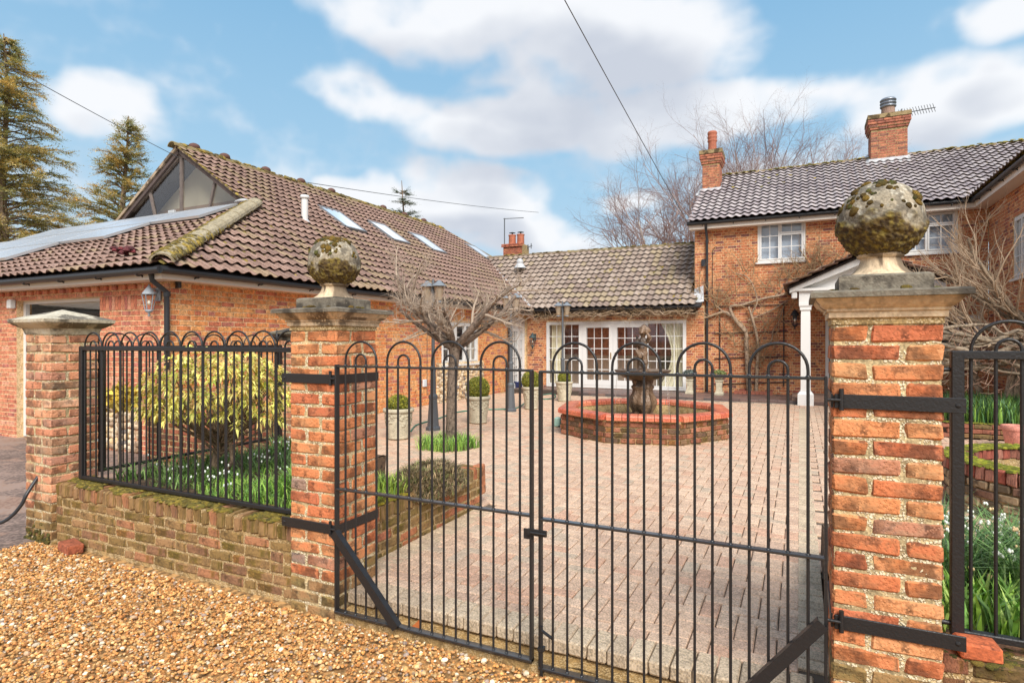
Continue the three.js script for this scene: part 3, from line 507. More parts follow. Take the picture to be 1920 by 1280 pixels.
  slots.forEach(([sx, sz]) => {
    const bm = new THREE.Matrix4().makeBasis(V3(0, 0, -1), nE.clone(), upE.clone().negate()).setPosition(V3(sx, EAVE + (ex - sx) * PITCH, sz).addScaledVector(nE, .05));
    const f = part('skylight', merged([[-.37, 0, .06, 1.1], [.37, 0, .06, 1.1], [0, -.55, .8, .07], [0, .55, .8, .07]].map(([x, z, w_, d_]) => box(w_, .1, d_, x, .02, z).applyMatrix4(bm))), mat(srgb(120, 120, 122), { roughness: .45 }), roof);
    part('pane', box(.68, .02, 1.04, 0, .05, 0).applyMatrix4(bm), glassSky, f);
  });
  // white flue pipe
  const fp = planeE(571, 418), fl2 = part('flue_pipe', lathe([[0, 0], [.075, 0], [.075, .62], [.1, .62], [.1, .66], [.09, .69], [0, .7]], 20, fp.x, fp.y - .06, fp.z), MT.white, roof);
  part('flashing', lathe([[.2, -.05], [.1, .05], [.08, .08]], 16, fp.x, fp.y, fp.z), MT.lead, roof);
  part('flashing', boxUV(jiggle(T(new THREE.SphereGeometry(.2, 12, 8), gxr - .12, gyr + .1, gz + .1, 0, 1.2, .3, 1), .03, 6)), MT.lead, roof);
  // solar panels on the front slope
  const nb = new THREE.Matrix4().makeBasis(V3(1, 0, 0), nF.clone(), V3(0, fs, -1).normalize().negate());
  const pvG = merged(box(1.6, .03, .95)), pvM = new THREE.MeshPhysicalMaterial({ color: srgb(196, 202, 210), roughness: .4, clearcoat: .6, clearcoatRoughness: .25, metalness: .35 }), alu = mat(srgb(206, 208, 210), { roughness: .35, metalness: .6 });  // pale panel colour has the glare of the sky painted in
  for (let i = 0; i < 4; i++) for (let j = 0; j < 3; j++) {
    const s = 3.1 - j * 1.01, c = V3(-11.28 - j * 1.45 - i * 1.67, EAVE + fs * (s + .3) * .906 + .16, ez - (s + .3) * .906), mm = nb.clone().setPosition(c), pn = placed('solar_panel', pvG, pvM, roof, mm);
    const fr = part('frame', merged([[-.815, 0, .03, .98], [.815, 0, .03, .98], [0, -.48, 1.6, .03], [0, .48, 1.6, .03]].map(([x, z, a, b]) => box(a, .05, b, x, 0, z).applyMatrix4(mm))), alu, roof);
    for (const q of [-.4, .4]) part('mounting_rail', box(1.66, .07, .04, 0, -.07, q).applyMatrix4(mm), MT.blackPlastic, roof);
  }
  // glazed gable
  const tri = (inset, z, d, m, nm) => { const k = inset, A = [gxr - k * 2.0, gyr + k * .75], B = [gxl + k * 2.0, gyr + k * .75], C = [rx, ry - k * 1.25]; return [A, B, C]; };
  const wood = withTex('grit', srgb(122, 110, 104), { roughness: .8 }), gbl = part('gable_frame', (() => { const s = new THREE.Shape(tri(.05).map((q) => new THREE.Vector2(...q))), hI = tri(.13).map((q) => new THREE.Vector2(...q)); s.holes.push(new THREE.Path(hI)); return boxUV(new THREE.ExtrudeGeometry(s, { depth: .06, bevelEnabled: false }).translate(0, 0, gz - .06)); })(), wood, roof);
  const [iA, iB, iC] = tri(.13), midY = iA[1];
  const strut = (x0, y0, x1, y1, wd) => { const L = Math.hypot(x1 - x0, y1 - y0), a = Math.atan2(y1 - y0, x1 - x0); return boxUV(T(new THREE.BoxGeometry(L, wd, .05), (x0 + x1) / 2, (y0 + y1) / 2, gz - .03, 0, 1, 1, 1, 0, a)); };
  const e1 = [lerp(iA[0], iC[0], .46), lerp(iA[1], iC[1], .46)], e2 = [lerp(iB[0], iC[0], .46), lerp(iB[1], iC[1], .46)];
  part('mullion', strut(rx, midY - .02, rx, iC[1] + .05, .07), wood, gbl); part('mullion', strut(e1[0], e1[1], lerp(iA[0], rx, .55), midY, .05), wood, gbl); part('mullion', strut(e2[0], e2[1], lerp(iB[0], rx, .55), midY, .05), wood, gbl);
  const q1 = lerp(iA[0], rx, .55), q2 = lerp(iB[0], rx, .55), pane = (pts) => part('pane', prism(pts, .012).translate(0, 0, gz - .045), MT.glass, gbl);
  pane([iA, e1, [q1, midY]]); pane([[q1, midY], e1, iC, [rx, midY]]); pane([[rx, midY], iC, e2, [q2, midY]]); pane([[q2, midY], e2, iB]);
  // verge boards that stand out over the glass, with the tile edges above
  const verge = withTex('stone', srgb(178, 160, 140)), vergeD = withTex('grit', srgb(96, 82, 78));
  for (const s of [1, -1]) { const A = V3(rx + s * (ex - gxr + -.1 + (rx - rx)) * 0 + s * (gxr - rx + .12), gyr - .06, 0), C = V3(rx, ry + .02, 0), mk = (off, h, z0, z1, m, nm) => { const d = new THREE.Vector3().subVectors(C, A), n = V3(-d.y, d.x, 0).normalize(); if (n.y < 0) n.negate(); const a0 = A.clone().addScaledVector(n, off), c0 = C.clone().addScaledVector(n, off), pts = [[a0.x, a0.y], [c0.x, c0.y], [c0.x, c0.y - h], [a0.x, a0.y - h]]; part(nm, prism(s > 0 ? pts : pts.reverse(), z1 - z0).translate(0, 0, z0), m, gbl); }; mk(.05, .08, gz + .005, gz + .09, verge, 'verge_board'); mk(-.025, .1, gz + .005, gz + .05, vergeD, 'verge_board'); }
  part('gable_cill', box2(gxl + .3, gxr - .3, gyr - .06, gyr + .1, gz - .1, gz + .1), wood, gbl);
  // loft behind the glass
  part('loft_wall', merged(prism([[gxr, gyr - .1], [rx, ry - .1], [gxl, gyr - .1]], .06).translate(0, 0, gz - .62), box2(gxl, gxr, gyr - .1, gyr - .06, gz - .62, gz - .2)), mat(srgb(176, 168, 144)), o);
  part('loft_beam', box2(gxl + .8, gxr - .5, gyr + .3, gyr + .38, gz - .56, gz - .5), mat(srgb(132, 108, 84)), o);
  const lampP = onZ(325, 404, gz + .14); part('floodlight', merged(bevBox(.2, .14, .07, .01).translate(lampP.x, lampP.y + .04, gz + .18), box(.05, .06, .12, lampP.x, lampP.y - .06, gz + .16)), mat(srgb(180, 184, 186), { roughness: .4 }), gbl);
}
// ---------------------------------------------------------------- white windows and doors
function bars(o, axis, face, out, a0, a1, y0, y1, nx, ny, w, dz) {
  const B = (s, e, b, t, d0, d1) => (axis === 'x' ? box2(s, e, b, t, face + out * d0, face + out * d1) : box2(face + out * d0, face + out * d1, b, t, s, e));
  for (let i = 1; i < nx; i++) { const c = lerp(a0, a1, i / nx); part('glazing_bar', B(c - w / 2, c + w / 2, y0, y1, dz - .008, dz + .012), MT.white, o); }
  for (let j = 1; j < ny; j++) { const c = lerp(y0, y1, j / ny); part('glazing_bar', B(a0, a1, c - w / 2, c + w / 2, dz - .008, dz + .0135), MT.white, o); }
}
function windowUnit(o, axis, face, out, a0, a1, y0, y1, { lights, sill, cur, back = true, room = .9, dark = [92, 88, 84], painted_reflection }) {
  const B = (s, e, b, t, d0, d1) => (axis === 'x' ? box2(s, e, b, t, face + out * d0, face + out * d1) : box2(face + out * d0, face + out * d1, b, t, s, e));
  const fw = .055, w = part('window', merged(B(a0, a0 + fw, y0, y1, -.1, -.02), B(a1 - fw, a1, y0, y1, -.1, -.02), B(a0 + fw, a1 - fw, y1 - fw, y1, -.1, -.02), B(a0 + fw, a1 - fw, y0, y0 + fw, -.1, -.02)), MT.white, o);
  if (sill) part('sill', B(a0 - .05, a1 + .05, y0 - .045, y0 - .002, -.06, .06), MT.white, w);
  for (const [l0, l1, nx, ny, b0 = 0, b1 = 1] of lights) {
    const s = lerp(a0 + fw, a1 - fw, l0), e = lerp(a0 + fw, a1 - fw, l1), b = lerp(y0 + fw, y1 - fw, b0), t = lerp(y0 + fw, y1 - fw, b1), c = .042, g = .004;
    const sash = part('casement', merged(B(s + g, s + c, b + g, t - g, -.085, -.008), B(e - c, e - g, b + g, t - g, -.085, -.008), B(s + c, e - c, t - c, t - g, -.085, -.0085), B(s + c, e - c, b + g, b + c, -.085, -.0085)), MT.white, w);
    part('pane', B(s + c, e - c, b + c, t - c, -.052, -.046), MT.glass, w);
    bars(w, axis, face, out, s + c, e - c, b + c, t - c, nx, ny, .022, -.04);
  }
  if (back) {
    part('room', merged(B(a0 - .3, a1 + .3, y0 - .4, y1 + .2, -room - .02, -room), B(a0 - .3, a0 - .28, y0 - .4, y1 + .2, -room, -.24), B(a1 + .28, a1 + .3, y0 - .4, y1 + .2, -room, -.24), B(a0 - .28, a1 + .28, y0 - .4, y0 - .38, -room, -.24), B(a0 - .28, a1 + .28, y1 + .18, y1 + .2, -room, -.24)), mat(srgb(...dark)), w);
    if (painted_reflection) part('painted_reflection', B(a0 + .02, a1 - .02, y0, y1, -.18, -.17), mat(srgb(...painted_reflection)), w);  // flat sheet behind the glass, its colour paints in a sky reflection
    if (cur) for (const s of [0, 1]) part('curtain', curtain(axis, face, out, s ? a1 - .24 : a0 + .02, s ? a1 - .02 : a0 + .24, y0, y1, -.2), mat(srgb(196, 190, 176)), w);
  }
  return w;
}
function curtain(axis, face, out, a0, a1, y0, y1, d, sweep = 0) {
  const m = new Merge(), n = 26, rows = 8, P = (i, j) => { const t = i / n, v = j / rows, pin = 1 - sweep * Math.sin(v * Math.PI * .9) * .75, a = lerp(a0, a1, sweep < 0 ? 1 - (1 - t) * (1 + sweep * Math.sin(v * Math.PI)) : t * pin), q = face + out * (d + .03 * Math.sin(t * 34 + v)); return axis === 'x' ? V3(a, lerp(y1, y0, v), q) : V3(q, lerp(y1, y0, v), a); };
  for (let i = 0; i < n; i++) for (let j = 0; j < rows; j++) { m.tri(P(i, j), P(i + 1, j), P(i + 1, j + 1)); m.tri(P(i, j), P(i + 1, j + 1), P(i, j + 1)); }
  return boxUV(m.geo());
}
function doorUnit(o, [z0, z1, y0, y1]) {
  const f = BX - .06, B = (s, e, b, t, d0, d1) => box2(f + d0, f + d1, b, t, s, e);
  const d = part('door', merged(B(z0, z0 + .06, y0, y1, -.08, 0), B(z1 - .06, z1, y0, y1, -.08, 0), B(z0 + .06, z1 - .06, y1 - .32, y1, -.08, -.002)), MT.white, o), h = y1 - .32, mid = z0 + .06 + .36;
  const leaf = (s, e, nx) => { part('door_leaf', merged(B(s, s + .09, y0, h, -.07, -.012), B(e - .09, e, y0, h, -.07, -.012), B(s + .09, e - .09, h - .12, h, -.07, -.013), B(s + .09, e - .09, y0, y0 + .2, -.07, -.013)), MT.white, d); part('pane', B(s + .09, e - .09, y0 + .2, h - .12, -.045, -.04), MT.glass, d); bars(d, 'z', f, 1, s + .09, e - .09, y0 + .2, h - .12, nx, 6, .024, -.035); };
  leaf(z0 + .062, mid, 2); leaf(mid + .002, z1 - .062, 3);
  part('step', box2(BX + .01, BX + .25, .1, .16, z0, z1), withTex('paver', srgb(150, 140, 130)), d);
  part('room', merged(B(z0 - .1, z1 + .1, 0, 2.5, -1.2, -1.18), B(z0 - .12, z0 - .1, 0, 2.5, -1.2, -.2), B(z1 + .1, z1 + .12, 0, 2.5, -1.2, -.2)), mat(srgb(120, 112, 104)), d);
}
// ================================================================ THE LOW WING WITH THE GARDEN DOORS
const HX = -2.70, TERR = .17;
{
  const o = thing('garden_wing', 'low brick wing with white glazed garden doors between barn and tall house', 'building', [-5.3, 0, -19]);
  const f = { a0: onZ(1025, 640, WZ).x, a1: onZ(1287, 640, WZ).x, y0: TERR + .02, y1: onZ(1150, 602, WZ).y };
  const hole = [[f.a0, f.a1, f.y0, f.y1]];
  wallBody(o, 'wall', 'x', WZ, 1, BX + .002, HX - .0, -.1, 2.62, hole, MT.mortarFar);
  const pc = new Pieces(o, 'brick', 'brick', BRICK.house, { bumpScale: .003 });
  brickFace(pc, { axis: 'x', face: WZ, out: 1, a0: BX + .02, a1: HX + .28, y0: TERR - .02, y1: 2.56, holes: hole, seed: 61, weights: [5, 4, 4, 2, 1.5, 2] }); pc.done();
  part('wall', box2(HX, HX + .28, -.1, 2.6, WZ - .16, WZ - .004), MT.mortarFar, o);
  // garden doors: side light, two doors, side light
  const B = (s, e, b, t, d0, d1) => box2(s, e, b, t, WZ + d0, WZ + d1), X = (u) => onZ(u, 640, WZ).x, y0 = f.y0, y1 = f.y1, fw = .07;
  const d = part('garden_doors', merged(B(f.a0, f.a0 + fw, y0, y1, -.1, .02), B(f.a1 - fw, f.a1, y0, y1, -.1, .02), B(f.a0 + fw, f.a1 - fw, y1 - .07, y1, -.1, .02), B(f.a0 + fw, f.a1 - fw, y0, y0 + .08, -.1, .021)), MT.white, o);
  part('mullion', B(X(1087), X(1093), y0 + .08, y1 - .07, -.1, .018), MT.white, d); part('mullion', B(X(1208), X(1214), y0 + .08, y1 - .07, -.1, .018), MT.white, d);
  const light = (s, e, nx, ny, c, nm, pb) => { if (c) part(nm, merged(B(s, s + c, y0 + .08, y1 - .07, -.08, .028), B(e - c, e, y0 + .08, y1 - .07, -.08, .028), B(s + c, e - c, y1 - .07 - c, y1 - .07, -.08, .027), B(s + c, e - c, y0 + .08, y0 + .08 + pb, -.08, .027)), MT.white, d); part('pane', B(s + c, e - c, y0 + .08 + pb, y1 - .07 - c, -.035, -.029), MT.glass, d); bars(d, 'x', WZ, 1, s + c, e - c, y0 + .08 + pb, y1 - .07 - c, nx, ny, .02, -.02); };
  light(f.a0 + fw, X(1087), 4, 5, .02, 'side_light', .03); light(X(1093) + .002, X(1150) - .002, 3, 5, .12, 'door_leaf', .16); light(X(1150) + .002, X(1208) - .002, 3, 5, .12, 'door_leaf', .16); light(X(1214), f.a1 - fw, 4, 5, .02, 'side_light', .03);
  for (const u of [1146, 1154]) part('handle', merged(rod(V3(X(u), 1.1, WZ + .04), V3(X(u), 1.24, WZ + .04), .012), box(.03, .2, .01, X(u), 1.17, WZ + .033)), mat(srgb(170, 140, 80), { metalness: .6, roughness: .4 }), d);
  part('room', merged(box2(BX + .3, HX - .1, -.02, TERR, WZ - 4.6, WZ - .22), box2(BX + .3, HX - .1, 2.5, 2.55, WZ - 4.6, WZ - .22), box2(BX + .25, BX + .3, 0, 2.55, WZ - 4.6, WZ - .22), box2(HX - .1, HX - .05, 0, 2.55, WZ - 4.6, WZ - .22)), mat(srgb(188, 176, 158)), o);
  part('room_wall', box2(BX + .3, HX - .1, 0, 2.55, WZ - 1.5, WZ - 1.4), withTex('brick', srgb(196, 122, 96)), o);
  part('dado', box2(BX + .35, HX - .15, TERR, 1.15, WZ - 1.4, WZ - 1.37), mat(srgb(198, 176, 156)), o);
  part('curtain', curtain('x', WZ, 1, f.a0 + .1, f.a0 + .62, y0 + .05, y1, -.18, .5), mat(srgb(226, 222, 196)), o);
  part('curtain', curtain('x', WZ, 1, f.a1 - .8, f.a1 - .1, y0 + .05, y1, -.18, -.5), mat(srgb(226, 222, 196)), o);
  part('armchair', merged(bevBox(.8, .4, .7, .08).translate(X(1250), .42, WZ - .8), bevBox(.8, .6, .2, .08).translate(X(1250), .8, WZ - 1.1)), mat(srgb(120, 116, 96)), o);
  // eave: dark beam, fascia, gutter
  part('eave_beam', box2(BX + .32, HX + .1, 2.36, 2.5, WZ + .03, WZ + .12), withTex('bark', srgb(84, 70, 62)), o);
  part('fascia', box2(BX + .32, HX + .12, 2.501, 2.6, WZ + .24, WZ + .262), MT.blackPlastic, o); part('soffit', box2(BX + .32, HX + .12, 2.5, 2.515, WZ, WZ + .24), MT.under, o);
  gutter(o, V3(BX + .35, 2.58, WZ + .33), V3(HX + .22, 2.58, WZ + .33), 6, V3(0, 0, -1));
  // roof
  const ez = WZ + .33, ey = 2.62, rz = -20.2, ry = 4.76, s = (ry - ey) / (ez - rz), up = V3(0, s, -1).normalize(), nrm = V3(0, 1, s).normalize();
  const roof = part('roof', merged(slab([V3(BX + .27, ey, ez), V3(HX + .25, ey, ez), V3(HX + .25, ry, rz), V3(-10.95, ry, rz)].map((p) => p.add(V3(0, -.03, 0))), nrm, .05), slab([V3(-10.95, ry, rz), V3(HX, ry, rz), V3(HX, ey, rz - 3.1), V3(-9, ey, rz - 3.1)].map((p) => p.add(V3(0, -.03, 0))), V3(0, 1, -s).normalize(), .05)), MT.under, o);
  const pt = new Pieces(roof, 'roof_tile', 'tile', TILES.wing, { bumpMap: null, roughness: .72 }, 300);
  tileSlope(pt, V3(-11, ey - .02, ez + .03), V3(1, 0, 0), up, 8.7, Math.hypot(ez - rz, ry - ey) - .05, (p) => p.x < (p.z < HZ ? HX - .02 : HX + .2) && p.x > BX + .27 - (ez - p.z) * 1.066 + .05, [5, 4, 3, 3, 2], 63); pt.done();
  const rM = [withTex('tile', srgb(150, 134, 100)), withTex('tile', srgb(136, 118, 96))]; ridgeTiles(roof, 'ridge_tile', V3(-10.9, ry, rz), V3(HX - .05, ry, rz), .12, rM, 9);
  part('valley_gutter', tube([V3(BX + .27, ey + .06, ez), V3(-10.9, ry + .05, rz)], .06, 6), MT.lead, roof);
  const r = rng(64), pl = []; for (let k = 0; k < 420; k++) { const x = -10 + r() * 7.4, q = r(), z = lerp(ez, rz, q); if (fbm(x * 1.5, z * 1.5, 5, 3) < .52) continue; pl.push([V3(x, lerp(ey, ry, q) + .06, z), nrm, .025 + .04 * r(), .35]); }
  for (let k = 0; k < 130; k++) pl.push([V3(-10 + r() * 7.2, ry + .08, rz + (r() - .3) * .14), V3(0, 1, 0), .03 + .04 * r(), .4]); mossClumps(roof, pl, 65, MOSS_Y);
  for (const [u, v, c] of [[1220, 556, 10], [1240, 548, 14]]) { const p = onZ(u, v, -17.9); mossClumps(roof, [...Array(c * 2)].map(() => [p.clone().add(V3((r() - .5) * .24, r() * .08, (r() - .5) * .1)), V3(0, 1, 0), .03 + .03 * r(), .8]), 66 + u, [[124, 62, 62], [96, 56, 54], [140, 84, 70]], 'sedum'); }
  part('flashing', jiggle(slab([V3(HX + .02, 2.66, WZ + .2), V3(HX + .3, 2.72, WZ + .16), V3(HX + .24, 3.2, HZ + .012), V3(HX, 3.1, HZ + .03)], V3(.2, .5, .8).normalize(), .02), .012, 5), MT.lead, roof);
  part('flashing', jiggle(slab([V3(HX - .22, 3.78, -18.85), V3(HX + .03, 3.86, -18.8), V3(HX + .03, 4.3, -19.5), V3(HX - .2, 4.2, -19.5)], V3(0, .8, .6), .02), .012, 5), MT.lead, roof);
  const vp = at(975, 494, 21); part('roof_vent', merged(boxUV(T(new THREE.SphereGeometry(.12, 12, 8), vp.x, vp.y + .05, vp.z, 0, 1, 1.1, 1)), lathe([[.22, -.16], [.1, .02]], 12, vp.x, vp.y, vp.z)), MT.lead, roof);
}
// ================================================================ THE TALL HOUSE
{
  const o = thing('brick_house', 'two storey red brick house with grey pantile roof and two chimneys', 'building', [1.5, 0, -20]);
  const PX = 4.06, W = (u, v, z = HZ) => onZ(u, v, z);
  const w1 = [W(1421, 0).x, W(1511, 0).x, W(1466, 490).y, W(1466, 413).y], w2 = [W(1690, 0).x, W(1797, 0).x, W(1745, 474).y, W(1745, 396).y], w3 = [W(1716, 0).x, W(1838, 0).x, W(1800, 690).y, W(1800, 591).y];
  const dr = [.62, 1.62, TERR, 2.3], holes = [w1, w2, w3, dr];
  wallBody(o, 'wall', 'x', HZ, 1, HX, PX - .004, -.1, 4.96, holes, MT.mortarFar);
  wallBody(o, 'wall', 'z', HX, -1, HZ - 6.4, HZ - .23, -.1, 4.96, [], MT.mortarFar);
  const pc = new Pieces(o, 'brick', 'brick', BRICK.house, { bumpScale: .003 });
  brickFace(pc, { axis: 'x', face: HZ, out: 1, a0: HX, a1: PX - .01, y0: TERR - .02, y1: 4.93, holes, seed: 71, weights: [5, 4, 4, 2.4, 1.3, 2] });
  // projecting part that comes forward beside the main front
  const pw = [[-15.9, -14.9, 2.9, 4.2], [-13.6, -12.4, .9, 2.25]];
  wallBody(o, 'wall', 'z', PX, -1, HZ, -11.6, -.1, 4.96, pw, MT.mortarFar);
  brickFace(pc, { axis: 'z', face: PX, out: -1, a0: HZ, a1: -11.6, y0: TERR - .02, y1: 4.93, holes: pw, seed: 72, weights: [5, 4, 4, 2, 1, 2] }); brickFace(pc, { axis: 'x', face: -11.592, out: 1, a0: PX + .02, a1: PX + 5, y0: TERR - .02, y1: 4.93, seed: 73, weights: [5, 4, 4, 2, 1, 2] }); pc.done();
  part('wall', box2(PX + .222, PX + 5, -.1, 4.96, -11.8, -11.6), MT.mortarFar, o);
  windowUnit(o, 'z', PX, -1, ...pw[0], { lights: [[0, .5, 2, 3], [.5, 1, 2, 3]], sill: true }); windowUnit(o, 'z', PX, -1, ...pw[1], { lights: [[0, .5, 2, 3], [.5, 1, 2, 3]], sill: true });
  const L = [[0, .47, 2, 3], [.47, 1, 2, 1, .7, 1], [.47, 1, 2, 2, 0, .7]];
  windowUnit(o, 'x', HZ, 1, ...w1, { lights: L, sill: true, painted_reflection: [168, 180, 194] }); windowUnit(o, 'x', HZ, 1, ...w2, { lights: L, sill: true, painted_reflection: [168, 180, 194] }); windowUnit(o, 'x', HZ, 1, ...w3, { lights: [[0, .33, 1, 3], [.33, .67, 1, 3], [.67, 1, 2, 3]], sill: true });  // upper windows: pale blue-grey sheet colour stands in for reflected sky
  // front door of dull grey green glass
  const fd = part('front_door', merged(box2(dr[0], dr[0] + .08, dr[2], dr[3], HZ - .1, HZ - .01), box2(dr[1] - .08, dr[1], dr[2], dr[3], HZ - .1, HZ - .01), box2(dr[0] + .08, dr[1] - .08, dr[3] - .08, dr[3], HZ - .1, HZ - .01)), MT.white, o); part('door_leaf', box2(dr[0] + .08, dr[1] - .08, dr[2], dr[3] - .08, HZ - .09, HZ - .05), mat(srgb(112, 128, 132), { roughness: .25 }), fd);
  // eaves
  part('fascia', box2(HX - .12, PX - .3, 4.76, 4.92, HZ + .25, HZ + .275), MT.cream, o); part('soffit', box2(HX - .1, PX - .02, 4.76, 4.775, HZ + .01, HZ + .25), MT.cream, o);
  part('fascia', box2(PX - .325, PX - .3, 4.76, 4.92, -11.6, HZ + .275), MT.cream, o); part('soffit', box2(PX - .3, PX - .01, 4.762, 4.777, -11.6, HZ + .26), MT.cream, o);
  gutter(o, V3(HX - .16, 4.92, HZ + .34), V3(PX - .37, 4.92, HZ + .34), 8, V3(0, 0, -1)); gutter(o, V3(PX - .385, 4.92, HZ + .3), V3(PX - .385, 4.92, -11.3), 7, V3(1, 0, 0));
  const px = W(1326, 0, HZ + .07).x, dp = part('downpipe', tube([V3(px, 4.88, HZ + .33), V3(px, 4.74, HZ + .28), V3(px, 4.5, HZ + .07), V3(px, TERR, HZ + .07)], .035, 10), MT.blackPlastic, o);
  for (const y of [4.4, 3.2, 2.0]) part('collar', rod(V3(px, y, HZ + .07), V3(px, y + .08, HZ + .07), .045), MT.blackPlastic, dp);
  part('wall_cable', tube([W(1344, 462, HZ + .03), W(1337, 466, HZ + .03), W(1336, 560, HZ + .03)], .007, 5), MT.blackPlastic, o);
  // roof
  const ez = HZ + .35, ey = 4.96, rz = -21.0, ry = 7.08, s = (ry - ey) / (ez - rz), up = V3(0, s, -1).normalize(), nrm = V3(0, 1, s).normalize(), x0 = HX - .13, x1 = 10;
  const roof = part('roof', merged(slab([V3(x0 + .03, ey, ez), V3(x1, ey, ez), V3(x1, ry, rz), V3(x0 + .03, ry, rz)].map((p) => p.add(V3(0, -.03, 0))), nrm, .05), slab([V3(x0 + .03, ry, rz), V3(x1, ry, rz), V3(x1, ey, 2 * rz - ez), V3(x0 + .03, ey, 2 * rz - ez)].map((p) => p.add(V3(0, -.03, 0))), V3(0, 1, -s).normalize(), .05),
    slab([V3(PX - .4, ey, -11.2), V3(PX + 3, ey + 1.9, -11.2), V3(PX + 3, ey + 1.9, rz), V3(PX - .4, ey, ez - .1)].map((p) => p.add(V3(0, -.03, 0))), V3(-.53, .85, 0), .05)), MT.under, o);
  const pt = new Pieces(roof, 'roof_tile', 'tile', TILES.house, { bumpMap: null, roughness: .5 }, 300);
  tileSlope(pt, V3(x0, ey - .02, ez + .03), V3(1, 0, 0), up, x1 - x0, Math.hypot(ez - rz, ry - ey) - .06, (p) => p.x < PX - .38 + (p.z < ez ? (ez - p.z) * 1.2 : 0) + .1, [5, 4, 3, 3], 73);
  tileSlope(pt, V3(PX - .42, ey - .02, ez - .1), V3(0, 0, 1), V3(1, .56, 0).normalize(), 6, 1.2, (p) => true, [5, 4, 3, 3], 74); pt.done();
  ridgeTiles(roof, 'ridge_tile', V3(x0, ry, rz), V3(x1, ry, rz), .12, [withTex('tile', srgb(158, 138, 108)), withTex('tile', srgb(148, 130, 104))], 10);
  const r = rng(75), pl = []; for (let k = 0; k < 260; k++) pl.push([V3(x0 + r() * 9, ry + .08 - r() * .06, rz + .03 + r() * .14), V3(0, 1, .3).normalize(), .02 + .05 * r(), .35]); for (let k = 0; k < 40; k++) { const q = .55 + .45 * r(); pl.push([V3(x0 + r() * 9, lerp(ey, ry, q) + .06, lerp(ez, rz, q)), nrm, .02 + .04 * r(), .35]); }
  for (let k = 0; k < 120; k++) pl.push([V3(PX - .42 + r() * .1, ey + .06, ez - .1 + r() * 5.6), V3(-.3, 1, 0).normalize(), .02 + .035 * r(), .5]); mossClumps(roof, pl, 76, [[176, 154, 62], [150, 138, 62], [124, 116, 62]]);
  // chimneys
  const chimney = (cx, cz, w, d, y0, y1, seed) => {
    const st = part('chimney', box2(cx - w / 2 + .004, cx + w / 2 - .004, y0 - 1.2, y1 - .06, cz - d / 2 + .004, cz + d / 2 - .004), MT.mortarOld, o), cp = new Pieces(st, 'brick', 'brick', BRICK.chimney, { bumpScale: .003 });
    const yb = y1 - .42;
    const ring = (ya, yt, e) => { for (const s_ of [1, -1]) { brickFace(cp, { axis: 'x', face: cz + s_ * (d / 2 + e), out: s_, a0: cx - w / 2 - e, a1: cx + w / 2 + e, y0: ya, y1: yt, seed: seed++, weights: [4, 3, 3, 2], bond: 'stretcher' }); brickFace(cp, { axis: 'z', face: cx + s_ * (w / 2 + e), out: s_, a0: cz - d / 2 - e, a1: cz + d / 2 + e, y0: ya, y1: yt, seed: seed++, weights: [4, 3, 3, 2], bond: 'stretcher' }); } };
    ring(y0 - .9, yb, 0); ring(yb, yb + .075, .03); ring(yb + .075, yb + .15, .055); ring(yb + .15, y1 - .1, .08); cp.done();
    part('corbel_core', box2(cx - w / 2 - .05, cx + w / 2 + .05, yb + .07, y1 - .1, cz - d / 2 - .05, cz + d / 2 + .05), MT.mortarOld, st);
    part('flaunching', jiggle(boxUV(new THREE.BoxGeometry(w + .18, .12, d + .18, 12, 2, 12).translate(cx, y1 - .05, cz)), .02, 9), withTex('stone', srgb(160, 142, 108), { roughness: 1 }), st);
    part('flashing', merged(boxUV(T(new THREE.BoxGeometry(w + .12, .2, .03), cx, y0 + .0, cz + d / 2 + .03, 0, 1, 1, 1, -.2)), boxUV(T(new THREE.BoxGeometry(w + .34, .02, .26), cx, y0 - .12 + .03, cz + d / 2 + .14, 0, 1, 1, 1, Math.atan(s))), slab([V3(cx + w / 2 + .02, y0 + .05, cz + d / 2 + .05), V3(cx + w / 2 + .14, y0 - .02, cz + d / 2 + .05), V3(cx + w / 2 + .14, y0 + .35, cz - .3), V3(cx + w / 2 + .02, y0 + .45, cz - .3)], V3(.5, .8, .2), .02), slab([V3(cx - w / 2 - .14, y0 - .02, cz + d / 2 + .05), V3(cx - w / 2 - .02, y0 + .05, cz + d / 2 + .05), V3(cx - w / 2 - .02, y0 + .45, cz - .3), V3(cx - w / 2 - .14, y0 + .35, cz - .3)], V3(-.5, .8, .2), .02)), MT.lead, st); return st;
  };
  const c1 = chimney(-2.52, -20.1, .52, .7, 6.35, 7.64, 200), c2 = chimney(2.38, -21.0, .92, .8, 6.9, 8.28, 240);
  part('chimney_pot', lathe([[.11, 0], [.15, 0], [.14, .1], [.125, .4], [.15, .42], [.15, .46], [.125, .48], [.15, .54], [.15, .58], [.125, .6], [.15, .66], [.15, .7], [.13, .74], [.1, .74], [.1, .3]], 20, -2.52, 7.6, -20.1), MT.terracotta, c1);
  part('chimney_pot', lathe([[.17, 0], [.185, 0], [.175, .36], [.15, .36]], 20, 2.4, 8.25, -21), withTex('grit', srgb(170, 140, 122)), c2);
  const cw = part('cowl', lathe([[.19, 0], [.215, .02], [.215, .05], [.17, .06], [.17, .1], [.215, .11], [.215, .14], [.17, .15], [.17, .19], [.215, .2], [.215, .23], [.18, .27], [0, .29]], 20, 2.4, 8.59, -21), mat(srgb(150, 156, 164), { metalness: .7, roughness: .4 }), c2);
